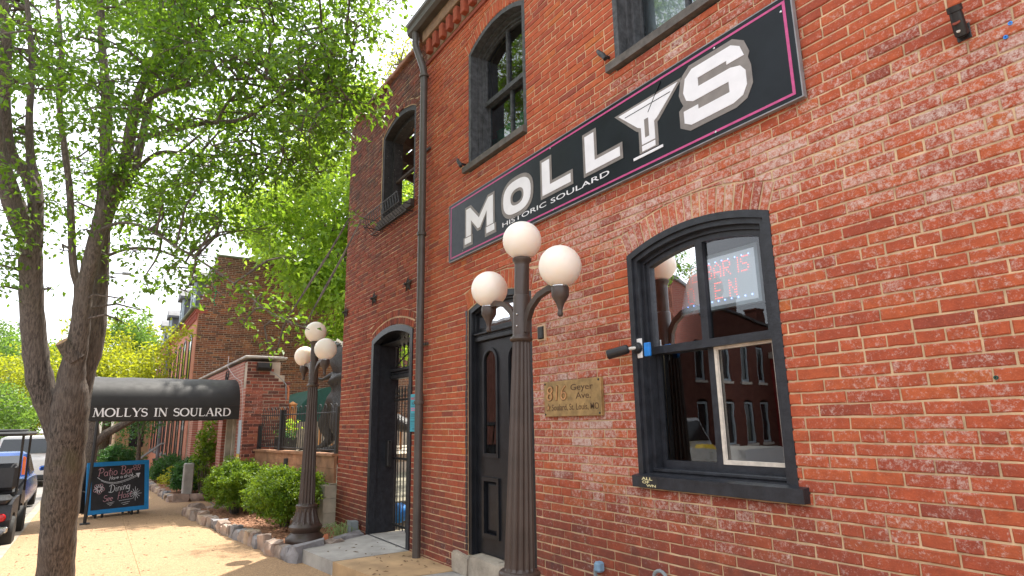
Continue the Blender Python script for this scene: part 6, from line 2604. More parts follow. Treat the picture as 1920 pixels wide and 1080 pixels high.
def bed_mesh(outline, z0, name):
    n = 70
    xs = [q[0] for q in outline]
    ys = [q[1] for q in outline]
    x0, x1, y0, y1 = min(xs), max(xs), min(ys), max(ys)
    mb = MB()
    ny_ = max(8, int((y1 - y0) / (x1 - x0) * n * 1.6))

    def inside(x, y):
        c = False
        j = len(outline) - 1
        for i in range(len(outline)):
            xi, yi = outline[i]
            xj, yj = outline[j]
            if (yi > y) != (yj > y) and x < (xj - xi) * (y - yi) / (yj - yi) + xi:
                c = not c
            j = i
        return c
    vs, fs = [], []
    for i in range(n + 1):
        for j in range(ny_ + 1):
            x = x0 + (x1 - x0) * i / n
            y = y0 + (y1 - y0) * j / ny_
            z = gz(x) + z0 + 0.025 * math.sin(x * 3.1 + y * 2) * math.cos(y * 4.3) + random.uniform(-0.008, 0.008)
            vs.append((x, y, z))
    for i in range(n):
        for j in range(ny_):
            cx = x0 + (x1 - x0) * (i + 0.5) / n
            cy = y0 + (y1 - y0) * (j + 0.5) / ny_
            if inside(cx, cy):
                k = i * (ny_ + 1) + j
                fs.append((k, k + ny_ + 1, k + ny_ + 2, k + 1))
    mb.add(vs, fs)
    soil = mb.build(name, M['mulch_chip'], kind='structure', smooth=True)
    # loose chips
    chips = MB()
    cnt = int((x1 - x0) * (y1 - y0) * 900)
    cv, cf = [], []
    for _ in range(cnt):
        x, y = random.uniform(x0, x1), random.uniform(y0, y1)
        if not inside(x, y):
            continue
        l_, w_ = random.uniform(0.015, 0.05), random.uniform(0.005, 0.014)
        a = random.uniform(0, math.pi)
        tl = random.uniform(-0.5, 0.5)
        z = gz(x) + z0 + 0.028 * math.sin(x * 3.1 + y * 2) * math.cos(y * 4.3) + random.uniform(0.0, 0.025)
        dx, dy = math.cos(a), math.sin(a)
        o = len(cv)
        cv += [(x - dx * l_ - dy * w_, y - dy * l_ + dx * w_, z - tl * l_ * 0.5), (x - dx * l_ + dy * w_, y - dy * l_ - dx * w_, z - tl * l_ * 0.5),
               (x + dx * l_ + dy * w_, y + dy * l_ - dx * w_, z + tl * l_ * 0.5), (x + dx * l_ - dy * w_, y + dy * l_ + dx * w_, z + tl * l_ * 0.5), (x, y, z + 0.008)]
        cf += [(o, o + 1, o + 4), (o + 1, o + 2, o + 4), (o + 2, o + 3, o + 4), (o + 3, o, o + 4)]
    chips.v, chips.f, chips.mi = cv, cf, [0] * len(cf)
    c = chips.build('mulch_chips', M['mulch_chip'], kind='stuff')
    c['label'] = 'red brown bark chips scattered over the garden bed'
    return soil


bed_mesh([(-8.36, -1.04), (-10.2, -1.2), (-12.4, -1.38), (-14.45, -1.55), (-14.3, -0.84), (-13.9, -0.7), (-10.2, -0.1), (-10.2, 0.02), (-8.80, 0.02)], 0.085, 'garden_bed')
bed_mesh([(-17.6, -1.62), (-28, -1.85), (-28, -0.75), (-17.4, -0.75)], 0.085, 'far_garden_bed')


def rubble(a, b, h, depth, mat, parent, seed):
    """one rough block lying from a to b"""
    rn = random.Random(seed)
    bm = bmesh.new()
    bmesh.ops.create_cube(bm, size=1)
    bmesh.ops.subdivide_edges(bm, edges=bm.edges[:], cuts=1, use_grid_fill=True)
    a, b = Vector(a), Vector(b)
    d = b - a
    L = d.length
    d.normalize()
    nrm_ = Vector((-d.y, d.x, 0)).normalized()
    for q in bm.verts:
        j = Vector((rn.uniform(-1, 1) * 0.09, rn.uniform(-1, 1) * 0.13, rn.uniform(-1, 1) * 0.13))
        corner = abs(q.co.x) + abs(q.co.y) + abs(q.co.z)
        k = 1.0 if corner < 1.2 else 0.92
        c = Vector((q.co.x * k + j.x, q.co.y * k + j.y, q.co.z * k + j.z))
        p_ = (a + b) / 2 + d * (c.x * L) + nrm_ * (c.y * depth) + Vector((0, 0, (c.z + 0.5) * h - 0.03))
        q.co = p_
    mb = MB()
    mb.bm(bm)
    return mb.build('stone', mat, parent)


edg = thing('stone_edging', 'rough pink grey stone edging round the near mulch bed', 'edging', (-11, -1.3, 0))
stone_mats = [M['stone'], simple('warm grey rubble', (0.30, 0.24, 0.20), 0.9, var=0.4, scale=5, bmp=0.7, bscale=26, bdist=0.02), simple('blue grey rubble', (0.22, 0.21, 0.215), 0.9, var=0.4, scale=5, bmp=0.7, bscale=26, bdist=0.02),
              simple('buff rubble', (0.42, 0.31, 0.22), 0.9, var=0.35, scale=5, bmp=0.7, bscale=26, bdist=0.02)]


def stone_row(path, parent, lo, hi, seed, h=(0.15, 0.22), dep=0.17):
    rn = random.Random(seed)
    pts = [Vector((p[0], p[1], 0)) for p in path]
    segs = [(pts[i], pts[i + 1], (pts[i + 1] - pts[i]).length) for i in range(len(pts) - 1)]
    tot = sum(s[2] for s in segs)
    s = 0.0

    def at(t):
        for p, q, l_ in segs:
            if t <= l_:
                return p + (q - p) * (t / l_)
            t -= l_
        return segs[-1][1].copy()
    k = 0
    while s < tot - 0.08:
        l_ = rn.uniform(lo, hi)
        a, b = at(s), at(min(tot, s + l_ - 0.008))
        a.z, b.z = gz(a.x), gz(b.x)
        off = Vector((rn.uniform(-0.02, 0.02), rn.uniform(-0.025, 0.025), 0))
        rubble(a + off, b + off, rn.uniform(*h), dep * rn.uniform(0.85, 1.2), stone_mats[rn.choice([0, 0, 1, 2, 3])], parent, seed * 100 + k)
        s += l_
        k += 1


stone_row([(-8.42, -1.10), (-10.2, -1.27), (-12.4, -1.45), (-14.55, -1.62)], edg, 0.16, 0.30, 21)
stone_row([(-14.55, -1.55), (-14.75, -1.05)], edg, 0.2, 0.3, 22)
rubble((-8.30, -1.13, 0.0), (-8.42, -0.72, 0.0), 0.23, 0.2, stone_mats[2], edg, 7)
rubble((-8.44, -0.68, 0.0), (-8.52, -0.42, 0.0), 0.2, 0.16, stone_mats[1], edg, 8)
rubble((-8.56, -0.52, 0.03), (-8.80, -0.05, 0.03), 0.20, 0.15, stone_mats[2], edg, 9)
ed2 = thing('stone_edging', 'rough stone edging round the far mulch bed beyond the walk to the wing', 'edging', (-20, -1.6, 0))
stone_row([(-17.35, -0.95), (-17.55, -1.60), (-20, -1.68), (-24, -1.76), (-28, -1.85)], ed2, 0.28, 0.5, 31)
# grey stone post in the far bed
sp_ = at_x(357, 925, -17.3)
mb = MB()
mb.cbox(-17.75, -17.5, -1.42, -1.2, -0.1, 0.78, 0.02)
tag(mb.build('stone_post', M['concrete']), 'square grey stone post at the corner of the far bed', 'post')
# grey junction box and weeds by the passage wall
jb = thing('junction_box', 'grey electrical box on the ground at the passage wall', 'box', (-9.05, -0.08, 0.1))
mb = MB()
mb.cbox(-9.13, -9.0, -0.14, -0.03, 0.09, 0.30, 0.01)
mb.build('body', M['grey_plastic'], jb)
mb = MB()
mb.cbox(-9.14, -8.99, -0.155, -0.14, 0.15, 0.31, 0.005)
mb.build('lid', M['grey_plastic'], jb)
mb = MB()
for i in range(38):
    bx, by = random.uniform(-9.4, -8.85), random.uniform(-0.35, -0.08)
    a = random.uniform(0, 6.28)
    l_ = random.uniform(0.10, 0.26)
    h_ = random.uniform(0.08, 0.2)
    pts = [(bx, by, 0.09), (bx + math.cos(a) * l_ * 0.35, by + math.sin(a) * l_ * 0.35, 0.09 + h_), (bx + math.cos(a) * l_ * 0.8, by + math.sin(a) * l_ * 0.8, 0.09 + h_ * 0.8), (bx + math.cos(a) * l_, by + math.sin(a) * l_, 0.10)]
    mb.tube(pts, [0.005, 0.005, 0.004, 0.001], 4)
wd_ = mb.build('weeds', simple('pale green blade', (0.22, 0.30, 0.10), 0.6, bmp=0), kind='stuff')
wd_['label'] = 'arching pale weeds by the grey box'
mb = MB()
bm = bmesh.new()
bmesh.ops.create_cube(bm, size=1)
for q in bm.verts:
    q.co = Vector((-8.62 + q.co.x * 0.07, -0.62 + q.co.y * 0.05, 0.17 + q.co.z * 0.1 + q.co.x * 0.04))
mb.bm(bm)
tag(mb.build('red_brick_piece', M['terracotta']), 'broken red brick piece standing by the lamp base', 'brick')


# ============================================================ FOLIAGE
def leaves_mesh(name, mat, centers, dirs_count, per, spread, size, parent=None, kind=None, droop=0.25, seed=0, jitter=0.06, elong=1.9, flat=0.6, twig_mat=None, keep_sep=0):
    """centers: list of (x,y,z,r). Leaves hang along short twigs that radiate from each centre."""
    g_ = np.random.default_rng(seed)
    P_, Dn, Cl = [], [], []
    tw_pts = []
    for (cx, cy, cz, r) in centers:
        k = dirs_count
        th = g_.uniform(0, 2 * np.pi, k)
        zz = g_.uniform(-0.75, 0.85, k)
        rr = np.sqrt(1 - zz ** 2)
        d = np.stack([rr * np.cos(th), rr * np.sin(th), zz * 0.75], 1)
        n = int(per * (r ** 1.6) * 1.0)
        if n < 8:
            n = 8
        ti = g_.integers(0, k, n)
        s = (g_.uniform(0.1, 1.0, n) ** 0.6) * r
        dd = d[ti]
        p = np.array([cx, cy, cz]) + dd * s[:, None] + g_.normal(0, jitter, (n, 3)) * (0.5 + spread)
        p[:, 2] -= droop * (s / r) ** 2 * r * 0.6
        P_.append(p)
        Dn.append(dd)
        Cl.append(np.clip(g_.normal(0.45, 0.28, n), 0, 1))
        if twig_mat is not None:
            for q in d[: max(4, k // 2)]:
                a = np.array([cx, cy, cz])
                m_ = a + q * r * 0.55
                e = a + q * r * 0.98
                m_[2] -= droop * 0.3 * r * 0.6
                e[2] -= droop * r * 0.6
                tw_pts.append((a, m_, e))
    P_ = np.concatenate(P_)
    Dn = np.concatenate(Dn)
    Cl = np.concatenate(Cl)
    n = len(P_)
    # leaf frame
    ax = Dn * 0.6 + g_.normal(0, 0.6, (n, 3))
    ax[:, 2] -= droop * 1.2
    ax /= np.linalg.norm(ax, axis=1)[:, None]
    nr = g_.normal(0, 1, (n, 3)) * (1 - flat) + np.array([0, 0, 1.0]) * flat
    sd_ = np.cross(ax, nr)
    sd_ /= (np.linalg.norm(sd_, axis=1)[:, None] + 1e-9)
    up_ = np.cross(sd_, ax)
    L = size * g_.uniform(0.65, 1.3, n)
    W = L / elong * g_.uniform(0.85, 1.15, n)
    b = P_
    tip = P_ + ax * L[:, None] - up_ * (L * 0.12)[:, None]
    md = P_ + ax * (L * 0.42)[:, None]
    lf = md + sd_ * (W * 0.5)[:, None] + up_ * (W * 0.22)[:, None]
    rg = md - sd_ * (W * 0.5)[:, None] + up_ * (W * 0.22)[:, None]
    V = np.stack([b, lf, tip, rg], 1).reshape(-1, 3)
    return V, Cl, tw_pts, P_


def raw_mesh(name, V, tris, mat, parent=None, kind=None, col=None, label=None):
    me = bpy.data.meshes.new(name)
    o = world_o(parent)
    V = V - np.array(o)
    nv, nt_ = len(V), len(tris)
    me.vertices.add(nv)
    me.vertices.foreach_set('co', V.astype(np.float32).ravel())
    me.loops.add(nt_ * 3)
    me.loops.foreach_set('vertex_index', tris.astype(np.int32).ravel())
    me.polygons.add(nt_)
    me.polygons.foreach_set('loop_start', np.arange(0, nt_ * 3, 3, dtype=np.int32))
    me.update(calc_edges=True)
    me.materials.append(mat)
    if col is not None:
        ca = me.color_attributes.new('lf', 'FLOAT_COLOR', 'POINT')
        c4 = np.repeat(col, 4)
        arr = np.stack([c4, c4, c4, np.ones_like(c4)], 1).astype(np.float32)
        ca.data.foreach_set('color', arr.ravel())
    ob = bpy.data.objects.new(name, me)
    COL.objects.link(ob)
    if parent is not None:
        ob.parent = parent
    if kind:
        ob['kind'] = kind
    if label:
        ob['label'] = label
    return ob


def foliage(root, mat, centers, twigs=14, per=420, size=0.07, droop=0.25, seed=0, jitter=0.06, elong=1.9, flat=0.6, spread=0.5, twig_mat=None, single=0, name='crown', leafname='leaf', twig_r=0.006):
    V, Cl, tw, P_ = leaves_mesh(name, mat, centers, twigs, per, spread, size, droop=droop, seed=seed, jitter=jitter, elong=elong, flat=flat, twig_mat=twig_mat)
    n = len(P_)
    idx = np.arange(n)
    if single:
        D = P_ - np.array(CAM)
        z = D @ np.array(fw)
        u = 960 + FPX * (D @ np.array(rt)) / np.maximum(z, 0.1)
        v = 540 - FPX * (D @ np.array(up)) / np.maximum(z, 0.1)
        ok = (z > 0.5) & (u > 0) & (u < 1920) & (v > 0) & (v < 1080)
        sc_ = np.where(ok, -1 / z, 0)
        order = np.argsort(sc_)
        sel = order[:single]
        for i in sel:
            vv = V[i * 4:i * 4 + 4]
            raw_mesh(leafname, vv, np.array([[0, 1, 2], [0, 2, 3]]), mat, root, col=Cl[i:i + 1])
        idx = np.setdiff1d(idx, sel)
    Vn = V.reshape(-1, 4, 3)[idx].reshape(-1, 3)
    m_ = len(idx)
    base_ = np.arange(m_)[:, None] * 4
    tris = np.concatenate([base_ + np.array([0, 1, 2]), base_ + np.array([0, 2, 3])])
    ob = raw_mesh(name, Vn, tris, mat, root, kind='stuff', col=Cl[idx])
    if twig_mat is not None and tw:
        mb = MB()
        for a, m2, e in tw:
            mb.tube([a, m2, e], [twig_r * 1.6, twig_r, twig_r * 0.4], 4, cap=False)
        mb.build('twigs', twig_mat, root, kind='stuff')
    return ob

# ------------------------------------------------------------ the big street tree at left
T0 = 6.75
tree = thing('street_tree', 'large forked street tree with grey brown trunk at the kerb, nearest the camera', 'tree', tuple(at_t(105, 1118, T0)))


def PT(u, v, t=T0):
    return at_t(u, v, t)


tk = MB()
LIMBS = []


def limb(pts, n=10, wob=0.04, seg=5):
    """pts: (u, v, t, diameter in photo pixels)"""
    P3 = [PT(u, v, t) for u, v, t, w in pts]
    rad = [w * 0.94 / 2 * t / FPX for u, v, t, w in pts]
    # smooth subdivision (Catmull-Rom)
    out, rr = [], []
    for i in range(len(P3) - 1):
        p0, p1, p2, p3 = P3[max(0, i - 1)], P3[i], P3[i + 1], P3[min(len(P3) - 1, i + 2)]
        for k in range(seg):
            s = k / seg
            q = 0.5 * ((2 * p1) + (p2 - p0) * s + (2 * p0 - 5 * p1 + 4 * p2 - p3) * s * s + (3 * p1 - p0 - 3 * p2 + p3) * s ** 3)
            out.append(q)
            rr.append(rad[i] + (rad[i + 1] - rad[i]) * s)
    out.append(P3[-1])
    rr.append(rad[-1])
    rr = [r_ * (1 + 0.03 * math.sin(i * 1.7 + pts[0][0])) for i, r_ in enumerate(rr)]
    tk.tube(out, rr, n, wob=wob)
    for q, r_ in zip(out, rr):
        LIMBS.append((q, r_))


limb([(101, 1150, 6.75, 74), (104, 1075, 6.75, 63), (111, 980, 6.75, 62), (121, 880, 6.75, 66), (129, 800, 6.75, 66), (133, 745, 6.75, 62), (135, 700, 6.75, 46), (146, 640, 6.75, 37), (153, 590, 6.75, 33), (156, 537, 6.75, 31)], 18, 0.035)
limb([(122, 850, 6.78, 44), (98, 775, 6.75, 46), (76, 715, 6.72, 46), (66, 650, 6.7, 42), (60, 580, 6.66, 41), (58, 500, 6.62, 39), (57, 440, 6.6, 42)], 16, 0.035)
limb([(132, 800, 6.8, 44), (157, 700, 6.95, 40), (175, 640, 7.05, 40), (184, 560, 7.15, 34), (190, 500, 7.2, 27), (194, 430, 7.25, 26), (206, 390, 7.3, 24), (226, 355, 7.35, 20), (250, 315, 7.4, 18), (266, 260, 7.5, 15), (285, 160, 7.6, 13), (300, 60, 7.7, 12), (312, -60, 7.8, 10)], 14)
limb([(58, 455, 6.6, 38), (35, 405, 6.5, 40), (18, 360, 6.4, 36), (4, 310, 6.3, 30), (-10, 240, 6.2, 26), (-30, 120, 6.0, 22)], 12)
limb([(58, 460, 6.6, 40), (66, 400, 6.65, 28), (66, 350, 6.7, 26), (58, 300, 6.7, 16), (55, 220, 6.7, 13), (60, 120, 6.7, 11), (50, 0, 6.7, 9)], 12)
limb([(66, 365, 6.68, 26), (48, 325, 6.6, 22), (22, 285, 6.5, 18), (8, 200, 6.4, 22), (12, 90, 6.3, 19), (4, -40, 6.2, 15)], 10)
limb([(156, 545, 6.75, 22), (142, 520, 6.72, 15), (136, 480, 6.7, 14), (134, 420, 6.68, 13), (130, 350, 6.65, 12), (122, 285, 6.6, 12), (112, 200, 6.55, 10), (115, 100, 6.5, 8), (108, 0, 6.5, 7)], 8)
limb([(156, 545, 6.75, 30), (168, 498, 6.75, 29), (180, 448, 6.75, 27), (192, 396, 6.75, 27), (196, 354, 6.8, 26), (198, 290, 6.85, 21), (200, 220, 6.9, 20), (197, 150, 6.95, 17), (191, 80, 7.0, 14), (188, -20, 7.0, 12)], 12)
limb([(193, 390, 6.78, 22), (214, 345, 6.8, 20), (235, 300, 6.8, 22), (248, 230, 6.85, 22), (262, 170, 6.9, 18), (290, 110, 6.9, 15), (315, 50, 7, 13), (330, -40, 7, 11)], 10)
limb([(246, 215, 6.85, 12), (290, 180, 6.6, 9), (335, 163, 6.4, 8), (400, 152, 6.2, 7), (482, 147, 6.0, 6), (560, 150, 5.9, 4)], 7)
limb([(240, 255, 6.85, 12), (300, 250, 6.7, 9), (372, 233, 6.5, 9), (408, 229, 6.4, 9), (455, 223, 6.3, 8), (510, 190, 6.2, 6), (545, 165, 6.1, 4)], 7)
limb([(408, 229, 6.4, 7), (425, 195, 6.35, 6), (455, 165, 6.3, 6), (475, 120, 6.3, 5)], 6)
limb([(225, 350, 7.2, 12), (290, 290, 7.0, 8), (345, 288, 6.9, 8), (415, 293, 6.7, 7), (470, 286, 6.6, 5), (540, 300, 6.5, 3)], 6)
limb([(186, 432, 6.75, 9), (225, 418, 6.6, 6), (270, 426, 6.4, 5), (330, 462, 6.2, 5), (390, 498, 6.0, 5), (450, 540, 5.9, 4), (505, 585, 5.8, 2.5), (580, 618, 5.7, 1.5)], 6)
limb([(200, 480, 7.1, 7), (245, 466, 7.0, 6), (300, 470, 6.8, 5), (360, 500, 6.6, 4), (420, 560, 6.5, 2.5)], 6)
limb([(300, 40, 7.0, 12), (370, 60, 6.8, 9), (450, 40, 6.6, 7), (560, 60, 6.4, 5), (660, 100, 6.3, 3)], 6)
limb([(262, 160, 6.9, 12), (330, 90, 6.7, 9), (430, 10, 6.5, 7), (540, -60, 6.4, 5), (700, -80, 6.3, 4)], 6)
limb([(545, 165, 6.1, 4), (620, 180, 6.0, 3), (690, 195, 5.95, 2)], 5)
trunk = tk.build('trunk', M['bark'], tree, smooth=True)
# sawn limb stub
st_ = MB()
a, b = PT(142, 672, 6.72), PT(116, 641, 6.62)
st_.tube([a, a.lerp(b, 0.6), b], [0.10, 0.085, 0.066], 12, wob=0.06)
st_.build('branch_stub', M['bark'], tree, smooth=True)
st_ = MB()
st_.tube([b, b + (b - a).normalized() * 0.006], [0.062, 0.060], 12, wob=0.05)
st_.build('sawn_face', M['heartwood'], tree)

# crown: clumps of leaves (photo pixel, distance, radius m)
CL = []
rc = random.Random(42)


def clump(u, v, t, r):
    q = PT(u, v, t)
    CL.append((q.x, q.y, q.z, r))


# main mass
for (u0, u1, v0, v1, n_, t0, t1, r0, r1) in (
        (-120, 330, -170, 110, 30, 6.5, 8.6, 0.38, 0.56), (300, 640, -170, 90, 32, 5.4, 7.4, 0.38, 0.56), (600, 705, -150, 60, 11, 5.6, 7.0, 0.28, 0.42),
        (-80, 200, 90, 330, 20, 6.4, 8.4, 0.32, 0.48), (-60, 250, -60, 330, 7, 5.4, 6.2, 0.26, 0.36), (180, 470, 80, 330, 28, 5.6, 7.8, 0.32, 0.48), (440, 610, 80, 250, 22, 5.4, 7.0, 0.32, 0.46), (590, 690, 90, 200, 10, 5.5, 6.8, 0.24, 0.36),
        (60, 330, 310, 420, 14, 6.5, 7.8, 0.26, 0.38), (300, 470, 300, 430, 15, 5.8, 7.0, 0.28, 0.42), (450, 600, 240, 330, 9, 5.8, 6.8, 0.28, 0.38),
        (-700, -80, -350, 250, 36, 5.6, 8.0, 0.5, 0.7), (-500, 420, -800, -170, 60, 6.0, 9.5, 0.5, 0.8), (0, 460, -430, -115, 60, 8.8, 12.8, 0.55, 0.8)):
    for _ in range(n_):
        clump(rc.uniform(u0, u1), rc.uniform(v0, v1), rc.uniform(t0, t1), rc.uniform(r0, r1))
# fringe and hanging sprays
for (u, v, t, r) in ((20, 480, 6.4, 0.28), (-10, 500, 6.4, 0.3), (50, 330, 6.0, 0.34), (20, 400, 6.2, 0.26), (85, 425, 6.7, 0.2), (250, 470, 6.6, 0.26), (300, 440, 6.4, 0.30), (270, 520, 6.8, 0.28), (320, 500, 6.3, 0.28), (345, 545, 6.5, 0.2),
                     (232, 560, 6.8, 0.13), (225, 600, 6.8, 0.10), (260, 580, 6.9, 0.10), (370, 480, 6.1, 0.26), (410, 520, 6.0, 0.18), (445, 545, 5.95, 0.19), (480, 560, 5.9, 0.17), (510, 575, 5.85, 0.15), (460, 600, 5.9, 0.11),
                     (535, 600, 5.8, 0.13), (562, 612, 5.75, 0.08), (500, 640, 5.9, 0.11), (520, 655, 5.9, 0.09), (360, 520, 6.2, 0.2), (640, 240, 6.2, 0.24), (690, 205, 6.0, 0.22), (700, 180, 6.0, 0.2), (665, 175, 6.1, 0.26), (620, 220, 6.2, 0.26),
                     (660, 400, 6.2, 0.09), (680, 408, 6.1, 0.06), (560, 350, 6.6, 0.24), (520, 380, 6.8, 0.22), (590, 300, 6.5, 0.2), (735, 0, 6.4, 0.16), (690, 70, 6.4, 0.2), (480, 430, 6.6, 0.2), (540, 480, 6.4, 0.16), (180, 470, 7.0, 0.14), (120, 470, 6.9, 0.14), (215, 520, 6.9, 0.1), (90, 540, 6.9, 0.08), (160, 430, 6.6, 0.2), (5, 440, 6.2, 0.25), (-5, 540, 6.5, 0.16)):
    clump(u, v, t, r)
for _ in range(46):
    CL.append((rc.uniform(-13.0, -9.2), rc.uniform(-5.2, -2.9), rc.uniform(8.4, 11.2), rc.uniform(0.6, 0.85)))
tw = MB()
for (x, y, z, r) in CL:
    c = Vector((x, y, z))
    # nearest limb point below or beside
    best = min(LIMBS, key=lambda q: (q[0] - c).length + max(0, q[0].z - c.z) * 0.6)
    q = best[0]
    if (q - c).length < 0.08:
        continue
    mid = q.lerp(c, 0.5) + Vector((rc.uniform(-0.1, 0.1), rc.uniform(-0.1, 0.1), 0.12 * (q - c).length))
    tw.tube([q, q.lerp(mid, 0.6), mid, mid.lerp(c, 0.6), c], [min(best[1], 0.018), 0.013, 0.011, 0.009, 0.005], 5, cap=False)
tw.build('boughs', M['bark'], tree, smooth=True, kind='stuff')
foliage(tree, M['leaf_near'], CL, twigs=12, per=680, size=0.066, droop=0.30, seed=4, jitter=0.05, elong=1.75, flat=0.55, spread=0.45, twig_mat=M['bark'], single=300, twig_r=0.0035)


# bead strings hung in the tree
def beads(u, v0, v1, t, mat, label):
    mb = MB()
    a, b = PT(u, v0, t), PT(u + 3, v1, t)
    n = max(6, int((a - b).length / 0.02))
    for i in range(n):
        q = a.lerp(b, i / (n - 1)) + Vector((0.01 * math.sin(i * 0.9), 0.01 * math.cos(i * 0.7), 0))
        mb.sphere(q, 0.008, 6, 4)
    tag(mb.build('bead_string', mat), label, 'beads', 'party bead strings in the tree')


gb = simple('green bead', (0.0, 0.25, 0.09), 0.25, bmp=0)
beads(401, 508, 572, 6.0, gb, 'green bead string hanging lowest, in front of the row house corner')
beads(424, 70, 130, 6.0, gb, 'green bead string high in the tree crown at left')
beads(461, 80, 125, 6.1, gb, 'green bead string high in the crown beside the pink one')
beads(495, 100, 145, 6.0, simple('pink bead', (0.5, 0.12, 0.25), 0.25, bmp=0), 'pink bead string high in the tree crown')


# ------------------------------------------------------------ other trees
def simple_tree(name, label, base, top_pts, clumps, mat, trunk_r, per, size, seed, twigs=10, group=None, elong=1.8, flat=0.5, droop=0.2, tw=True):
    t_ = thing(name, label, 'tree', base, group)
    mb = MB()
    b = Vector(base)
    c0 = Vector(top_pts[0])
    mb.tube([b, b.lerp(c0, 0.5) + Vector((0.05, 0.03, 0)), c0], [trunk_r, trunk_r * 0.8, trunk_r * 0.65], 10, wob=0.05)
    for q in top_pts[1:]:
        q = Vector(q)
        m_ = c0.lerp(q, 0.5) + Vector((0, 0, 0.15 * (q - c0).length))
        mb.tube([c0, m_, q], [trunk_r * 0.5, trunk_r * 0.3, trunk_r * 0.12], 7)
    rr_ = random.Random(seed)
    for (x, y, z, r) in clumps:
        q = min([Vector(p) for p in top_pts], key=lambda p: (p - Vector((x, y, z))).length)
        mb.tube([q, q.lerp(Vector((x, y, z)), 0.5) + Vector((0, 0, 0.2)), (x, y, z)], [trunk_r * 0.16, trunk_r * 0.1, trunk_r * 0.05], 5, cap=False)
    mb.build('trunk', M['bark'], t_, smooth=True)
    foliage(t_, mat, clumps, twigs=twigs, per=per, size=size, droop=droop, seed=seed, jitter=size * 1.1, elong=elong, flat=flat, spread=0.5, twig_mat=M['bark'] if tw else None)
    return t_


# bright maple behind the patio
cl, tp = [], []
rb = random.Random(77)
for _ in range(230):
    u, v, t = rb.uniform(430, 790), rb.uniform(150, 660), rb.uniform(18.0, 24.0)
    # outline: keep inside the crown seen beside the wall
    left = 560 - (v - 250) * 0.35 if v < 330 else (445 + abs(v - 400) * 0.9 if v < 520 else 572 + (v - 520) * 0.25)
    if u < left or (v < 230 and u > 700):
        continue
    q = at_t(u, v, t)
    cl.append((q.x, q.y, q.z, rb.uniform(0.55, 1.0)))
for (u, v) in ((620, 430), (560, 440), (600, 330), (640, 250), (660, 380), (560, 360), (520, 420), (640, 540)):
    tp.append(tuple(at_t(u, v, rb.uniform(19.5, 21.5))))
bt = at_t(672, 640, 20.5)
simple_tree('maple_tree', 'bright green maple rising behind the patio beside the brick wall', (bt.x, bt.y, 0), [tuple(at_t(668, 570, 20.5))] + tp, cl, M['leaf_bright'], 0.15, 430, 0.17, 5, twigs=12, elong=1.5, flat=0.55, droop=0.35)
# tree tops just over the roof edge
cl = []
for (u, v, r) in ((735, 100, 0.55), (765, 82, 0.45), (750, 130, 0.5), (720, 150, 0.4), (790, 100, 0.5)):
    q = at_t(u, v, 16)
    cl.append((q.x, q.y, q.z, r))
q = at_t(790, 330, 16)
simple_tree('elm_tree', 'pale green tree top just above the passage wall coping', (q.x, q.y, 0), [tuple(at_t(785, 200, 16)), tuple(at_t(750, 120, 16))], cl, M['leaf_gold'], 0.18, 300, 0.10, 6)


def blob_tree(name, label, u0, u1, v0, v1, t, mat, seed, n=34, r=(0.8, 1.3), per=240, size=0.2, trunk_u=None, tr=0.25, depth=3.0, shape=True):
    rr_ = random.Random(seed)
    cl = []
    uc, vc = (u0 + u1) / 2, (v0 + v1) / 2
    while len(cl) < n:
        a, b = rr_.uniform(-1, 1), rr_.uniform(-1, 1)
        if shape and a * a + b * b > 1:
            continue
        q = at_t(uc + a * (u1 - u0) / 2, vc + b * (v1 - v0) / 2, t + rr_.uniform(-depth, depth) * math.sqrt(max(0.05, 1 - a * a)))
        cl.append((q.x, q.y, max(q.z, 0.8), rr_.uniform(*r)))
    tu = trunk_u or uc
    c0 = at_t(tu, vc + (v1 - v0) * 0.3, t)
    tops = [tuple(c0)] + [tuple(at_t(uc + (u1 - u0) * k, vc - (v1 - v0) * 0.1, t)) for k in (-0.25, 0, 0.25)]
    return simple_tree(name, label, (c0.x, c0.y, gz(c0.x) - 0.3), tops, cl, mat, tr, per, size, seed, twigs=10, tw=False)


blob_tree('linden_tree', 'mid green tree beyond the awning beside the row house', 215, 290, 600, 720, 52, M['leaf_far'], 12, 46, (1.0, 1.7), 190, 0.26, tr=0.4)
blob_tree('golden_tree', 'golden green tree directly above the black awning', 150, 262, 655, 760, 36, M['leaf_gold'], 13, 42, (0.8, 1.3), 250, 0.2, tr=0.3)
blob_tree('street_tree_far', 'yellow green tree behind the forked trunk', -20, 150, 660, 800, 33, M['leaf_gold'], 14, 50, (0.7, 1.2), 260, 0.19, tr=0.25)
blob_tree('oak_tree', 'green tree at the far left edge beyond the parked cars', -70, 60, 600, 790, 44, M['leaf_far'], 15, 50, (1.0, 1.7), 190, 0.24, tr=0.35)
blob_tree('ash_tree', 'dark green tree hanging over the parked cars at left', -40, 70, 735, 815, 27, M['leaf_far'], 16, 30, (0.5, 0.9), 260, 0.16, tr=0.2)
blob_tree('distant_tree', 'far green tree top between the forked trunk limbs', 95, 150, 640, 720, 60, M['leaf_far'], 17, 26, (1.0, 1.5), 170, 0.3, tr=0.3)
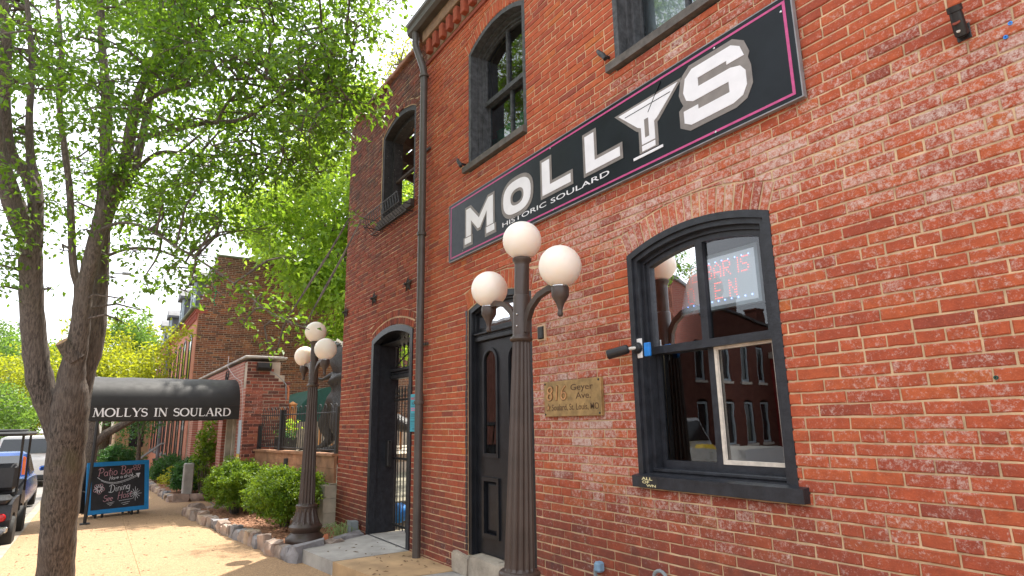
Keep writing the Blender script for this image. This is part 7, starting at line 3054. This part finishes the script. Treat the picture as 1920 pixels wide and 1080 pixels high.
# young dark tree in front of the tan house, under the awning
t2 = thing('young_tree', 'leaning street tree trunk seen under the awning', 'tree', (-24.2, -3.45, gz(-24.2)))
mb = MB()
A_ = at_wall(160, 862, -3.45)
mb.tube([(-24.2, -3.45, gz(-24.2) - 0.1), (-24.25, -3.45, 0.7), (-24.3, -3.4, 1.35), (-24.5, -3.5, 2.2), (-24.8, -3.6, 3.4)], [0.26, 0.22, 0.2, 0.16, 0.1], 12, wob=0.05)
mb.tube([(-24.28, -3.42, 1.1), (-24.2, -3.05, 1.5), (-24.1, -2.5, 1.85), (-24.0, -1.9, 2.2), (-24.0, -1.5, 2.9)], [0.14, 0.13, 0.12, 0.1, 0.06], 9, wob=0.05)
mb.build('trunk', M['bark'], t2, smooth=True)
cl = [(-24.6 + rb.uniform(-1.6, 1.6), -3.0 + rb.uniform(-1.6, 1.6), 3.6 + rb.uniform(-0.4, 1.4), rb.uniform(0.5, 0.8)) for _ in range(26)]
foliage(t2, M['leaf_gold'], cl, twigs=9, per=300, size=0.13, seed=8, jitter=0.1, twig_mat=None)
cl = [(-28.5 + rb.uniform(-1.5, 1.5), -1.9 + rb.uniform(-0.8, 0.8), 2.1 + rb.uniform(-0.6, 0.8), rb.uniform(0.4, 0.7)) for _ in range(16)]
simple_tree('redbud_tree', 'small dark leaved tree before the row house under the awning', (-28.5, -1.9, gz(-28)), [(-28.5, -1.9, 1.2), (-28.2, -1.7, 2.2), (-28.9, -2.1, 2.2)], cl, M['leaf_dark'], 0.1, 300, 0.12, 23, tw=False)


# ------------------------------------------------------------ shrubs
def shrub(name, label, c, rx, ry, rz, mat, size, n, seed, stem=True, cat='bush', group=None, per=300, rr=(0.10, 0.17), lumpy=0.2):
    t_ = thing(name, label, cat, (c[0], c[1], gz(c[0]) + 0.06), group)
    g_ = random.Random(seed)
    cl = []
    for i in range(n):
        a = g_.uniform(0, 2 * math.pi)
        zz = g_.uniform(-0.85, 1.0)
        q = math.sqrt(max(0, 1 - zz * zz))
        k = g_.uniform(0.62, 1.0) * (1 + lumpy * math.sin(3 * a + seed) * 0.5 + lumpy * 0.5 * math.sin(5 * a + zz * 4))
        cl.append((c[0] + rx * q * math.cos(a) * k, c[1] + ry * q * math.sin(a) * k, c[2] + rz * zz * k, g_.uniform(*rr)))
    if stem:
        mb = MB()
        for i in range(7):
            a = g_.uniform(0, 6.28)
            mb.tube([(c[0] + 0.05 * math.cos(a), c[1] + 0.05 * math.sin(a), gz(c[0]) + 0.0), (c[0] + 0.13 * math.cos(a), c[1] + 0.13 * math.sin(a), c[2] - rz * 0.5), (c[0] + rx * 0.55 * math.cos(a), c[1] + ry * 0.55 * math.sin(a), c[2] + rz * 0.2)], [0.022, 0.016, 0.006], 6)
        mb.build('stems', M['bark'], t_)
    foliage(t_, mat, cl, twigs=8, per=per, size=size, droop=0.0, seed=seed, jitter=0.025, elong=1.7, flat=0.35, spread=0.4, name='foliage')
    return t_


shrub('boxwood_bush', 'round clipped boxwood bush nearest the far lamp', (-10.55, -0.70, 0.60), 0.80, 0.50, 0.40, M['leaf_bush'], 0.042, 210, 3, per=3600, group='round boxwood bushes in the mulch bed')
shrub('boxwood_bush', 'round boxwood bush with a dark bare stem, left of its pair', (-13.25, -0.96, 0.58), 0.78, 0.48, 0.39, M['leaf_bush'], 0.042, 210, 4, per=3600, group='round boxwood bushes in the mulch bed')
shrub('hydrangea_bush', 'dark green leafy shrub beside the stone post', (-18.7, -1.15, 0.42), 0.85, 0.40, 0.42, M['leaf_dark'], 0.085, 120, 5, per=900)
shrub('climbing_plant', 'bright climbing plant against the wing pier', (-17.6, -0.98, 0.95), 0.28, 0.16, 0.85, M['leaf_bush'], 0.075, 46, 6, per=900, cat='plant')
shrub('low_yellow_shrub', 'yellow flowering shrub in the far bed', (-21.3, -1.25, 0.20), 0.7, 0.35, 0.30, M['leaf_yellow'], 0.07, 60, 7, per=800)
shrub('round_bush', 'dark round bush at the far end of the bed', (-24.0, -1.2, 0.30), 1.0, 0.5, 0.42, M['leaf_dark'], 0.07, 110, 8, per=800)
shrub('low_hedge', 'low green hedge under the row house windows', (-25.6, -1.35, 0.0), 1.2, 0.4, 0.26, M['leaf_bush'], 0.07, 80, 9, per=700)
tq = at_t(225, 852, 26)
shrub('cone_cedar', 'dense rounded cedar between awning post and chalkboard top', (tq.x, tq.y, 0.35), 0.75, 0.75, 0.62, M['leaf_dark'], 0.06, 190, 10, per=900, rr=(0.16, 0.26))
tq = at_t(166, 886, 24)
shrub('yellow_shrub', 'yellow green shrub just left of the awning post', (tq.x, tq.y, -0.1), 0.55, 0.45, 0.30, M['leaf_yellow'], 0.08, 60, 11, per=800)
# flowers in the trough, under their thing
pf_cl = [(-13.6 + i * 0.055, -0.08 + 0.05 * math.sin(i), 1.46 + 0.05 * math.sin(i * 2.3), 0.10) for i in range(13)]
foliage(pf, M['leaf_dark'], pf_cl, twigs=8, per=1800, size=0.05, droop=0.0, seed=31, jitter=0.03, name='leaves')
mb = MB()
for i in range(22):
    mb.sphere((-13.62 + random.random() * 0.66, -0.16 + random.random() * 0.16, 1.47 + random.random() * 0.12), 0.018, 7, 5, (1, 1, 0.6))
mb.build('flowers', M['yellow'], pf, kind='stuff')
foliage(pf, M['leaf_bright'], [(-13.5, 0.0, 1.75, 0.14), (-13.35, 0.02, 1.68, 0.12), (-13.42, 0.0, 1.6, 0.1)], twigs=7, per=900, size=0.09, seed=33, name='fern')

# fallen leaves and litter on the stoop
mb = MB()
for _ in range(42):
    x, y = random.uniform(-8.2, -6.1), random.uniform(-0.85, -0.03)
    a = random.uniform(0, 6.28)
    l_ = random.uniform(0.015, 0.04)
    z = 0.151
    dx, dy = math.cos(a), math.sin(a)
    mb.add([(x - dx * l_, y - dy * l_, z), (x - dy * l_ * 0.3, y + dx * l_ * 0.3, z + 0.006), (x + dx * l_, y + dy * l_, z + 0.001), (x + dy * l_ * 0.3, y - dx * l_ * 0.3, z + 0.003)], [(0, 1, 2), (0, 2, 3)])
for _ in range(160):
    x, y = random.uniform(-15, -8.6), random.uniform(-4.1, -1.7)
    a = random.uniform(0, 6.28)
    l_ = random.uniform(0.012, 0.035)
    z = gz(x) + 0.002
    dx, dy = math.cos(a), math.sin(a)
    mb.add([(x - dx * l_, y - dy * l_, z), (x - dy * l_ * 0.3, y + dx * l_ * 0.3, z + 0.006), (x + dx * l_, y + dy * l_, z + 0.001), (x + dy * l_ * 0.3, y - dx * l_ * 0.3, z + 0.003)], [(0, 1, 2), (0, 2, 3)])
lt = mb.build('leaf_litter', simple('dry brown leaf', (0.14, 0.075, 0.035), 0.9, bmp=0), kind='stuff')
lt['label'] = 'dry leaf bits scattered on the stoop and pavement'

# ============================================================ VEHICLES
def wheel(parent, c, r, w, name='wheel', hub='chrome'):
    mb = MB()
    ax_ = Matrix.Rotation(R(90), 3, 'X')
    mb.lathe([(r * 0.62, -w / 2), (r * 0.9, -w / 2), (r * 0.985, -w * 0.38), (r, -w * 0.2), (r, w * 0.2), (r * 0.985, w * 0.38), (r * 0.9, w / 2), (r * 0.62, w / 2)], c, 28, axis=ax_)
    wo_ = mb.build(name, M['rubber'], parent, smooth=True)
    mb = MB()
    mb.lathe([(r * 0.6, -w * 0.4), (r * 0.55, -w * 0.32), (r * 0.2, -w * 0.36), (r * 0.15, -w * 0.45), (0.001, -w * 0.46)], c, 20, axis=ax_)
    mb.lathe([(r * 0.6, w * 0.4), (r * 0.55, w * 0.32), (r * 0.2, w * 0.36), (r * 0.15, w * 0.45), (0.001, w * 0.46)], c, 20, axis=ax_)
    mb.build('rim', M[hub], wo_, smooth=True)
    return wo_


# golf cart (rear towards us); local x forward = -X world
gc = thing('golf_cart', 'black golf cart with rear facing seat at the left edge of the kerb', 'golf cart', (-13.3, -4.82, gz(-13.4) - 0.14))
gx, gy, g0 = -13.3, -4.82, gz(-13.4) - 0.14
for (dx, dy) in ((0.45, 0.48), (0.45, -0.48), (-1.15, 0.48), (-1.15, -0.48)):
    wheel(gc, (gx + dx, gy + dy, g0 + 0.27), 0.27, 0.22)
mb = MB()
mb.cbox(gx - 1.6, gx + 0.55, gy - 0.48, gy + 0.48, g0 + 0.22, g0 + 0.36, 0.04)
mb.build('chassis', M['black_plastic'], gc)
mb = MB()
mb.prism([(0.55, 0.36), (0.80, 0.40), (0.86, 0.52), (0.80, 0.74), (0.55, 0.80), (-0.2, 0.80), (-0.25, 0.36), (0.1, 0.36), (0.2, 0.56), (0.45, 0.60), (0.62, 0.54), (0.7, 0.38)], lambda a, b, d: (gx + a, gy + d, g0 + b), -0.55, 0.55)
mb.build('rear_body', M['black_paint'], gc)
mb = MB()
mb.prism([(-1.0, 0.36), (-0.95, 0.75), (-1.15, 1.0), (-1.55, 0.85), (-1.75, 0.6), (-1.75, 0.40), (-1.45, 0.4), (-1.4, 0.55), (-1.0, 0.6)], lambda a, b, d: (gx + a, gy + d, g0 + b), -0.52, 0.52)
mb.build('front_cowl', M['black_paint'], gc)
for (x0, x1, z0, z1, nm) in ((-0.35, 0.18, 0.81, 0.93, 'seat'), (0.42, 0.92, 0.76, 0.87, 'seat')):
    mb = MB()
    mb.cbox(gx + x0, gx + x1, gy - 0.52, gy + 0.52, g0 + z0, g0 + z1, 0.05)
    mb.build(nm, M['seat'], gc)
for (x0, x1, z0, z1) in ((0.10, 0.22, 0.95, 1.33), (0.30, 0.42, 0.92, 1.32)):
    for (ya, yb) in ((gy - 0.53, gy - 0.02), (gy + 0.02, gy + 0.53)):
        mb = MB()
        mb.cbox(gx + x0, gx + x1, ya, yb, g0 + z0, g0 + z1, 0.05)
        mb.build('backrest', M['seat'], gc)
mb = MB()
mb.cbox(gx + 0.86, gx + 1.15, gy - 0.5, gy + 0.5, g0 + 0.33, g0 + 0.37, 0.012)
mb.build('footrest', M['black_plastic'], gc)
mb = MB()
mb.cbox(gx - 1.35, gx + 0.55, gy - 0.60, gy + 0.60, g0 + 1.76, g0 + 1.83, 0.03)
mb.cbox(gx - 1.2, gx + 0.35, gy - 0.48, gy + 0.48, g0 + 1.831, g0 + 1.87, 0.018)
mb.build('roof', M['seat'], gc)
for s in (-1, 1):
    mb = MB()
    y = gy + s * 0.53
    mb.tube([(gx + 0.28, y, g0 + 0.85), (gx + 0.24, y, g0 + 1.2), (gx + 0.36, y, g0 + 1.55), (gx + 0.40, y, g0 + 1.77)], 0.018, 8)
    mb.build('rear_strut', M['iron'], gc)
    mb = MB()
    mb.tube([(gx - 1.2, y, g0 + 0.8), (gx - 1.05, y, g0 + 1.3), (gx - 0.95, y, g0 + 1.77)], 0.018, 8)
    mb.build('front_strut', M['iron'], gc)
    mb = MB()
    mb.lathe([(0.055, 0.0), (0.06, 0.015), (0.05, 0.04), (0.0, 0.046)], (gx + 0.845, gy + s * 0.44, g0 + 0.56), 18, axis=Matrix.Rotation(R(90), 3, 'Y'))
    mb.build('tail_light', M['tail_red'], gc)
mb = MB()
mb.cbox(gx + 0.74, gx + 0.90, gy - 0.54, gy + 0.54, g0 + 0.34, g0 + 0.43, 0.02)
mb.build('bumper', M['chrome'], gc)
mb = MB()
mb.tube([(gx - 0.75, gy - 0.25, g0 + 0.9), (gx - 0.62, gy - 0.25, g0 + 1.1)], 0.018, 8)
mb.tube([(gx - 0.62 + 0.02, gy - 0.25 + 0.16 * math.cos(a), g0 + 1.1 + 0.16 * math.sin(a)) for a in [2 * math.pi * i / 14 for i in range(15)]], 0.014, 6)
mb.build('steering_wheel', M['black_plastic'], gc)
fg = MB()
fg.prism([(gy + 0.57, 1.15), (gy + 0.61, 1.15), (gy + 0.60, 1.42), (gy + 0.56, 1.44)], lambda a, b, d: (gx + 0.33 + d, a, g0 + b), -0.01, 0.01)
fg.build('orange_strap', M['orange'], gc)


def car(name, label, cat, x, y, z, paint, L=4.3, W=1.75, H=1.45, suv=False, group=None, heading=-1):
    """rear towards +X; x is the rear end"""
    t_ = thing(name, label, cat, (x - L / 2, y, z), group)
    def loft(stations, nm, mat, parent=t_):
        mb = MB()
        nS, nP = len(stations), len(stations[0])
        vs = [q for s in stations for q in s]
        fs = []
        for i in range(nS - 1):
            for k in range(nP):
                k2 = (k + 1) % nP
                fs.append((i * nP + k, i * nP + k2, (i + 1) * nP + k2, (i + 1) * nP + k))
        fs.append(tuple(range(nP)))
        fs.append(tuple((nS - 1) * nP + k for k in range(nP))[::-1])
        mb.add(vs, fs)
        return mb.build(nm, mat, parent, smooth=True)
    def sect(xx, zb, zt, hw, tuck=0.06):
        w = hw
        return [(x - xx, y - w + tuck, z + zb), (x - xx, y - w, z + zb + 0.16), (x - xx, y - w - 0.01, z + (zb + zt) / 2), (x - xx, y - w + 0.03, z + zt - 0.06), (x - xx, y - w + 0.12, z + zt),
                (x - xx, y + w - 0.12, z + zt), (x - xx, y + w - 0.03, z + zt - 0.06), (x - xx, y + w + 0.01, z + (zb + zt) / 2), (x - xx, y + w, z + zb + 0.16), (x - xx, y + w - tuck, z + zb)]
    h1 = H * 0.62 if not suv else H * 0.60
    hw = W / 2
    loft([sect(0.0, 0.32, h1 - 0.12, hw - 0.12), sect(0.08, 0.24, h1 - 0.02, hw - 0.04), sect(0.5, 0.2, h1, hw), sect(L * 0.5, 0.2, h1, hw), sect(L - 0.9, 0.2, h1 - 0.06, hw), sect(L - 0.25, 0.22, h1 - 0.2, hw - 0.06), sect(L, 0.3, h1 - 0.34, hw - 0.16)], 'body', paint)
    r0 = 0.10 if suv else 0.75
    def ca(xx, zt, hw_):
        return [(x - xx, y - hw_, z + h1 - 0.02), (x - xx, y - hw_ + 0.02, z + h1), (x - xx, y - hw_ * 0.84, z + zt - 0.05), (x - xx, y - hw_ * 0.74, z + zt), (x - xx, y + hw_ * 0.74, z + zt), (x - xx, y + hw_ * 0.84, z + zt - 0.05), (x - xx, y + hw_ - 0.02, z + h1), (x - xx, y + hw_, z + h1 - 0.02)]
    cab = loft([ca(r0, h1 + 0.03, hw - 0.06), ca(r0 + (0.28 if suv else 0.7), H - 0.03, hw - 0.06), ca(L * 0.45, H, hw - 0.06), ca(L * 0.58, H - 0.04, hw - 0.06), ca(L * 0.76, h1 + 0.02, hw - 0.08)], 'cabin', paint)
    # glass: rear window and side windows, a little proud
    mb = MB()
    x0, x1 = r0, r0 + (0.28 if suv else 0.7)
    f0, f1 = 0.12, 0.88
    za, zb_ = h1 + 0.03, H - 0.03
    def lerp(a, b, t):
        return a + (b - a) * t
    xa, xb = lerp(x0, x1, f0) - 0.02, lerp(x0, x1, f1) - 0.02
    mb.add([(x - xa + 0.012, y - hw * 0.80, z + lerp(za, zb_, f0)), (x - xa + 0.012, y + hw * 0.80, z + lerp(za, zb_, f0)), (x - xb + 0.012, y + hw * 0.70, z + lerp(za, zb_, f1)), (x - xb + 0.012, y - hw * 0.70, z + lerp(za, zb_, f1))], [(0, 1, 2, 3)])
    mb.build('rear_window', M['car_glass'], t_)
    for s in (-1, 1):
        mb = MB()
        xs = ((x1 + 0.08, L * 0.44), (L * 0.44 + 0.08, L * 0.60))
        for (a, b) in xs:
            yy0, yy1 = y + s * (hw - 0.055), y + s * ((hw - 0.06) * 0.86 + 0.006)
            mb.add([(x - a, yy0, z + h1 + 0.04), (x - b - 0.06, yy0, z + h1 + 0.04), (x - b, yy1, z + H - 0.10), (x - a - 0.1, yy1, z + H - 0.10)], [(0, 1, 2, 3)])
        mb.build('side_window', M['car_glass'], t_)
        mb = MB()
        mb.cbox(x - 0.10, x + 0.035, y + s * (hw - 0.17) - 0.10, y + s * (hw - 0.17) + 0.10, z + h1 - 0.32, z + h1 - (0.02 if suv else 0.10), 0.03)
        mb.build('tail_light', M['tail_red'], t_)
        mb = MB()
        mb.cbox(x - L * 0.64 - 0.1, x - L * 0.64 + 0.1, y + s * (hw + 0.10) - 0.06, y + s * (hw + 0.10) + 0.06, z + h1 + 0.02, z + h1 + 0.14, 0.03)
        mb.build('mirror', paint, t_)
    mb = MB()
    mb.cbox(x - 0.12, x + 0.05, y - hw + 0.08, y + hw - 0.08, z + 0.26, z + 0.46, 0.04)
    mb.build('bumper', M['black_plastic'] if suv else paint, t_)
    mb = MB()
    mb.cbox(x + 0.02, x + 0.058, y - 0.16, y + 0.16, z + 0.50, z + 0.62, 0.005)
    mb.build('number_plate', M['off_white'], t_)
    for (dx, s) in ((0.85, -1), (0.85, 1), (L - 0.85, -1), (L - 0.85, 1)):
        wheel(t_, (x - dx, y + s * (hw - 0.10), z + 0.31), 0.31, 0.2)
    return t_


car('blue_car', 'blue car parked at the kerb just ahead of the golf cart', 'car', -17.6, -5.36, gz(-19) - 0.14, M['car_blue'], H=1.42, group='cars parked along the kerb')
car('white_suv', 'white sport utility car parked ahead of the blue car', 'car', -29.0, -5.45, gz(-31) - 0.14, M['car_white'], L=4.7, W=1.9, H=1.85, suv=True, group='cars parked along the kerb')

# pickup across the street, seen mirrored in the big window
pk = car('white_pickup', 'white pickup truck parked across the street, mirrored in the window', 'truck', -11.3, -9.6, -0.14, M['car_white'], L=3.6, W=1.85, H=1.85, suv=True)
mb = MB()
mb.prism([[(-11.61, -9.0 + 0.28), (-9.1, -9.0 + 0.28), (-9.1, -9.6 - 0.88), (-11.61, -9.6 - 0.88)], [(-11.5, -9.0 + 0.2), (-9.16, -9.0 + 0.2), (-9.16, -9.6 - 0.8), (-11.5, -9.6 - 0.8)]], lambda a, b, d: (a, b, d), 0.95, 0.36)
mb.build('cargo_bed', M['car_white'], pk)
mb = MB()
mb.box(-11.49, -9.17, -10.39, -8.81, 0.36, 0.42)
mb.build('bed_floor', M['rubber'], pk)
wheel(pk, (-10.0, -8.78, 0.2), 0.34, 0.22)
wheel(pk, (-10.0, -10.42, 0.2), 0.34, 0.22)
mb = MB()
mb.cbox(-11.2, -10.7, -9.9, -9.3, 0.42, 1.0, 0.12)
tag(mb.build('yellow_tub', M['yellow']), 'yellow tub in the bed of the white pickup', 'tub')

# ============================================================ ACROSS THE STREET (mirrored in the glass)
ob_ = thing('corner_house', 'dark red brick house across the street, mirrored in the big window', 'building', (-18, -22, 0))
OX = -14.6
holes_o = []
for yy in (-14.05, -15.5, -16.6, -17.6, -19.2, -21.0, -23):
    for (z0, z1) in ((3.0, 4.35), (0.75, 2.25)):
        holes_o.append((yy, z0, z1))
mb = MB()
mb.prism([[(-13.0, -0.2), (-13.0, 6.6), (-15.4, 5.65), (-18.4, 5.15), (-24.5, 4.95), (-24.5, -0.2)]] + [Arch(yy - 0.24, yy + 0.24, z0, z1, 0.1).outline(0, None, 6) for yy, z0, z1 in holes_o], lambda a, b, d: (OX + d, a, b), 0, -0.3)
mb.build('side_wall', M['opp_brick'], ob_)
for yy, z0, z1 in holes_o:
    mb = MB()
    mb.prism([rect(yy - 0.235, yy + 0.235, z0 + 0.005, z1 - 0.01), rect(yy - 0.17, yy + 0.17, z0 + 0.07, z1 - 0.07)], lambda a, b, d: (OX + d, a, b), -0.03, -0.12)
    w_ = mb.build('window', M['trim_blue'], ob_)
    mb = MB()
    mb.box(OX - 0.10, OX - 0.09, yy - 0.18, yy + 0.18, z0 + 0.06, z1 - 0.05)
    mb.build('pane', M['car_glass'], w_)
    mb = MB()
    mb.box(OX - 0.02, OX + 0.06, yy - 0.3, yy + 0.3, z0 - 0.1, z0 - 0.005)
    mb.build('sill', M['off_white'], w_)
mb = MB()
mb.box(-34, OX - 0.31, -13.3, -13.0, -0.2, 6.6)
mb.box(-34, OX - 0.31, -24.5, -24.2, -0.2, 4.9)
mb.box(-34, -33.7, -24.19, -13.31, -0.2, 6.4)
mb.build('front_wall', M['opp_brick_x'], ob_)
mb = MB()
mb.prism([(-12.9, 6.62), (-15.4, 5.68), (-18.4, 5.18), (-24.6, 4.98), (-24.6, 5.06), (-18.4, 5.27), (-15.4, 5.77), (-12.9, 6.74)], lambda a, b, d: (d, a, b), -34, OX + 0.08)
mb.build('roof', M['slate'], ob_)
for yy, zt in ((-16.3, 6.15), (-18.0, 5.85)):
    mb = MB()
    mb.box(OX - 0.55, OX - 0.03, yy - 0.24, yy + 0.24, 5.0, zt)
    mb.box(OX - 0.58, OX + 0.0, yy - 0.27, yy + 0.27, zt + 0.001, zt + 0.07)
    mb.build('chimney', M['opp_brick'], ob_)
rw = thing('red_annex', 'bright red brick annex behind the corner house across the street', 'building', (-14.2, -22, 0))
mb = MB()
mb.box(-15.5, -14.0, -26, -18.3, -0.2, 3.9)
mb.build('wall', M['red_brick_flat'], rw)
mb = MB()
mb.box(-15.55, -13.9, -26.05, -18.2, 3.901, 4.15)
mb.build('cornice', M['off_white'], rw)
for (name, lab, x0, x1, yb, zt, mt) in (('row_house_opposite', 'dark brick terrace across the street opposite the pub', -8.0, 14.0, -16.5, 5.2, 'opp_brick_x'),):
    t_ = thing(name, lab, 'building', (x0, yb, 0))
    mb = MB()
    mb.box(x0, x1, yb - 8, yb, -0.2, zt)
    mb.build('wall', M[mt], t_)
    for i in range(9):
        xx = x0 + 1.2 + i * 2.4
        for z0 in (0.9, 3.1):
            mb = MB()
            mb.box(xx - 0.45, xx + 0.45, yb + 0.002, yb + 0.05, z0, z0 + 1.4)
            mb.build('window', M['trim_blue'], t_)

cl = [(-17.0 + rb.uniform(-2.6, 2.6), -11.6 + rb.uniform(-1.6, 1.6), 6.4 + rb.uniform(-2.0, 2.6), rb.uniform(0.5, 0.85)) for _ in range(70)]
simple_tree('opposite_tree', 'dark street tree across the street, mirrored in the upper panes', (-17.0, -12.0, gz(-17)), [(-17.0, -12.0, 3.2), (-16.0, -11.6, 5.5), (-18.3, -11.4, 5.6), (-17.2, -12.2, 7.0)], cl, M['leaf_dark'], 0.2, 300, 0.12, 61)
# ============================================================ FAR END OF THE STREET
th_ = thing('tan_house', 'tan brick house beyond the row house under the awning', 'building', (-44, -2, 0))
mb = MB()
mb.box(-52, -42.0, -2.4, 4, -1, 4.4)
mb.build('wall', M['tan_brick'], th_)
mb = MB()
mb.box(-52.1, -41.9, -2.5, 4.1, 4.401, 4.6)
mb.build('roof', M['slate'], th_)
for y in (-1.4, 0.4):
    mb = MB()
    mb.box(-41.998, -41.95, y - 0.35, y + 0.35, 0.6, 2.0)
    mb.build('window', M['car_glass'], th_)
gh = thing('grey_warehouse', 'low building with broad grey roof at the far end of the street', 'building', (-95, -8, 0))
mb = MB()
mb.box(-100, -88, -40, -3.5, -2, 1.4)
mb.build('wall', M['off_white'], gh)
mb = MB()
mb.prism([(-87, 1.3), (-94, 4.6), (-101, 1.3)], lambda a, b, d: (a, d, b), -41, -3.0)
mb.build('roof', M['grey_roof'], gh)
cr = thing('cream_house', 'pale cream house front far down the street', 'building', (-70, 0, 0))
mb = MB()
mb.box(-78, -70, -3.6, 2, -2, 3.4)
mb.build('wall', M['off_white'], cr)
mb = MB()
mb.box(-69.99, -69.95, -2.6, -1.8, 0.2, 1.6)
mb.build('window', M['car_glass'], cr)
# stop sign
so = at_t(163, 848, 40)
ss = thing('stop_sign', 'red octagonal stop sign beside the forked trunk', 'sign', (so.x, so.y, gz(so.x)))
mb = MB()
mb.tube([(so.x - 0.03, so.y, gz(so.x) - 0.1), (so.x - 0.03, so.y, so.z + 0.4)], 0.03, 8)
mb.build('pole', M['chrome'], ss)


def SGN(a, b, d):
    return (so.x + d, so.y + a, so.z + b)


mb = MB()
mb.prism([(0.40 * math.cos(R(22.5 + 45 * i)), 0.40 * math.sin(R(22.5 + 45 * i))) for i in range(8)], SGN, 0.0, -0.01)
mb.build('rim', M['white'], ss)
mb = MB()
mb.prism([(0.37 * math.cos(R(22.5 + 45 * i)), 0.37 * math.sin(R(22.5 + 45 * i))) for i in range(8)], SGN, 0.004, 0.001)
mb.build('plate', M['tail_red'], ss)
mb = MB()
add_text(mb, 'STOP', SGN, -0.28, 0.28, -0.11, 0.24, 0.006, 0.01)
mb.build('lettering', M['white'], ss)
# flower urns
for (u, v, t, lab) in ((172, 872, 26, 'terracotta flower pot seen between trunk and chalkboard'),):
    q = at_t(u, v, t)
    t_ = thing('flower_pot', lab, 'pot', (q.x, q.y, gz(q.x)))
    mb = MB()
    mb.lathe([(0.22, gz(q.x)), (0.26, gz(q.x) + 0.1), (0.40, q.z + 0.12), (0.44, q.z + 0.18), (0.40, q.z + 0.18)], (q.x, q.y, 0), 18)
    mb.build('pot', M['terracotta'], t_, smooth=True)
for i, x in enumerate((-26.2, -27.6)):
    mb = MB()
    mb.lathe([(0.2, gz(x)), (0.3, gz(x) + 0.45), (0.32, gz(x) + 0.5)], (x, -1.15, 0.25), 14)
    tag(mb.build('black_pot', M['black_plastic']), ('black plant pot at the row house wall nearer the downspout', 'black plant pot at the row house wall farther along')[i], 'pot', 'black pots along the row house')
# street light arm between the limbs
sl_ = thing('street_light', 'grey street light arm seen between the tree limbs', 'street light', (-42, -4.0, -0.5))
p0, p1 = at_t(150, 516, 38), at_t(243, 514, 38)
mb = MB()
mb.tube([(p0.x, p0.y, -0.6), (p0.x, p0.y, p0.z)], [0.12, 0.07], 8)
mb.build('pole', M['sign_rim'], sl_)
mb = MB()
mb.tube([p0, p0.lerp(p1, 0.5) + Vector((0, 0, 0.12)), p1], 0.045, 8)
mb.build('arm', M['sign_rim'], sl_)
mb = MB()
mb.cbox(p1.x - 0.25, p1.x + 0.25, p1.y - 0.4, p1.y + 0.1, p1.z - 0.05, p1.z + 0.07, 0.03)
mb.build('lamp_head', M['sign_rim'], sl_)
# hand rail by the row house steps
hr = MB()
for k in (0, 0.5):
    hr.tube([(-30.0 - k, -2.0, 0.2), (-30.0 - k, -1.0, 1.0), (-30.0 - k, -0.9, 1.0)], 0.03, 6)
tag(hr.build('hand_rail', M['sign_rim']), 'grey sloping hand rails at the row house steps', 'rail')
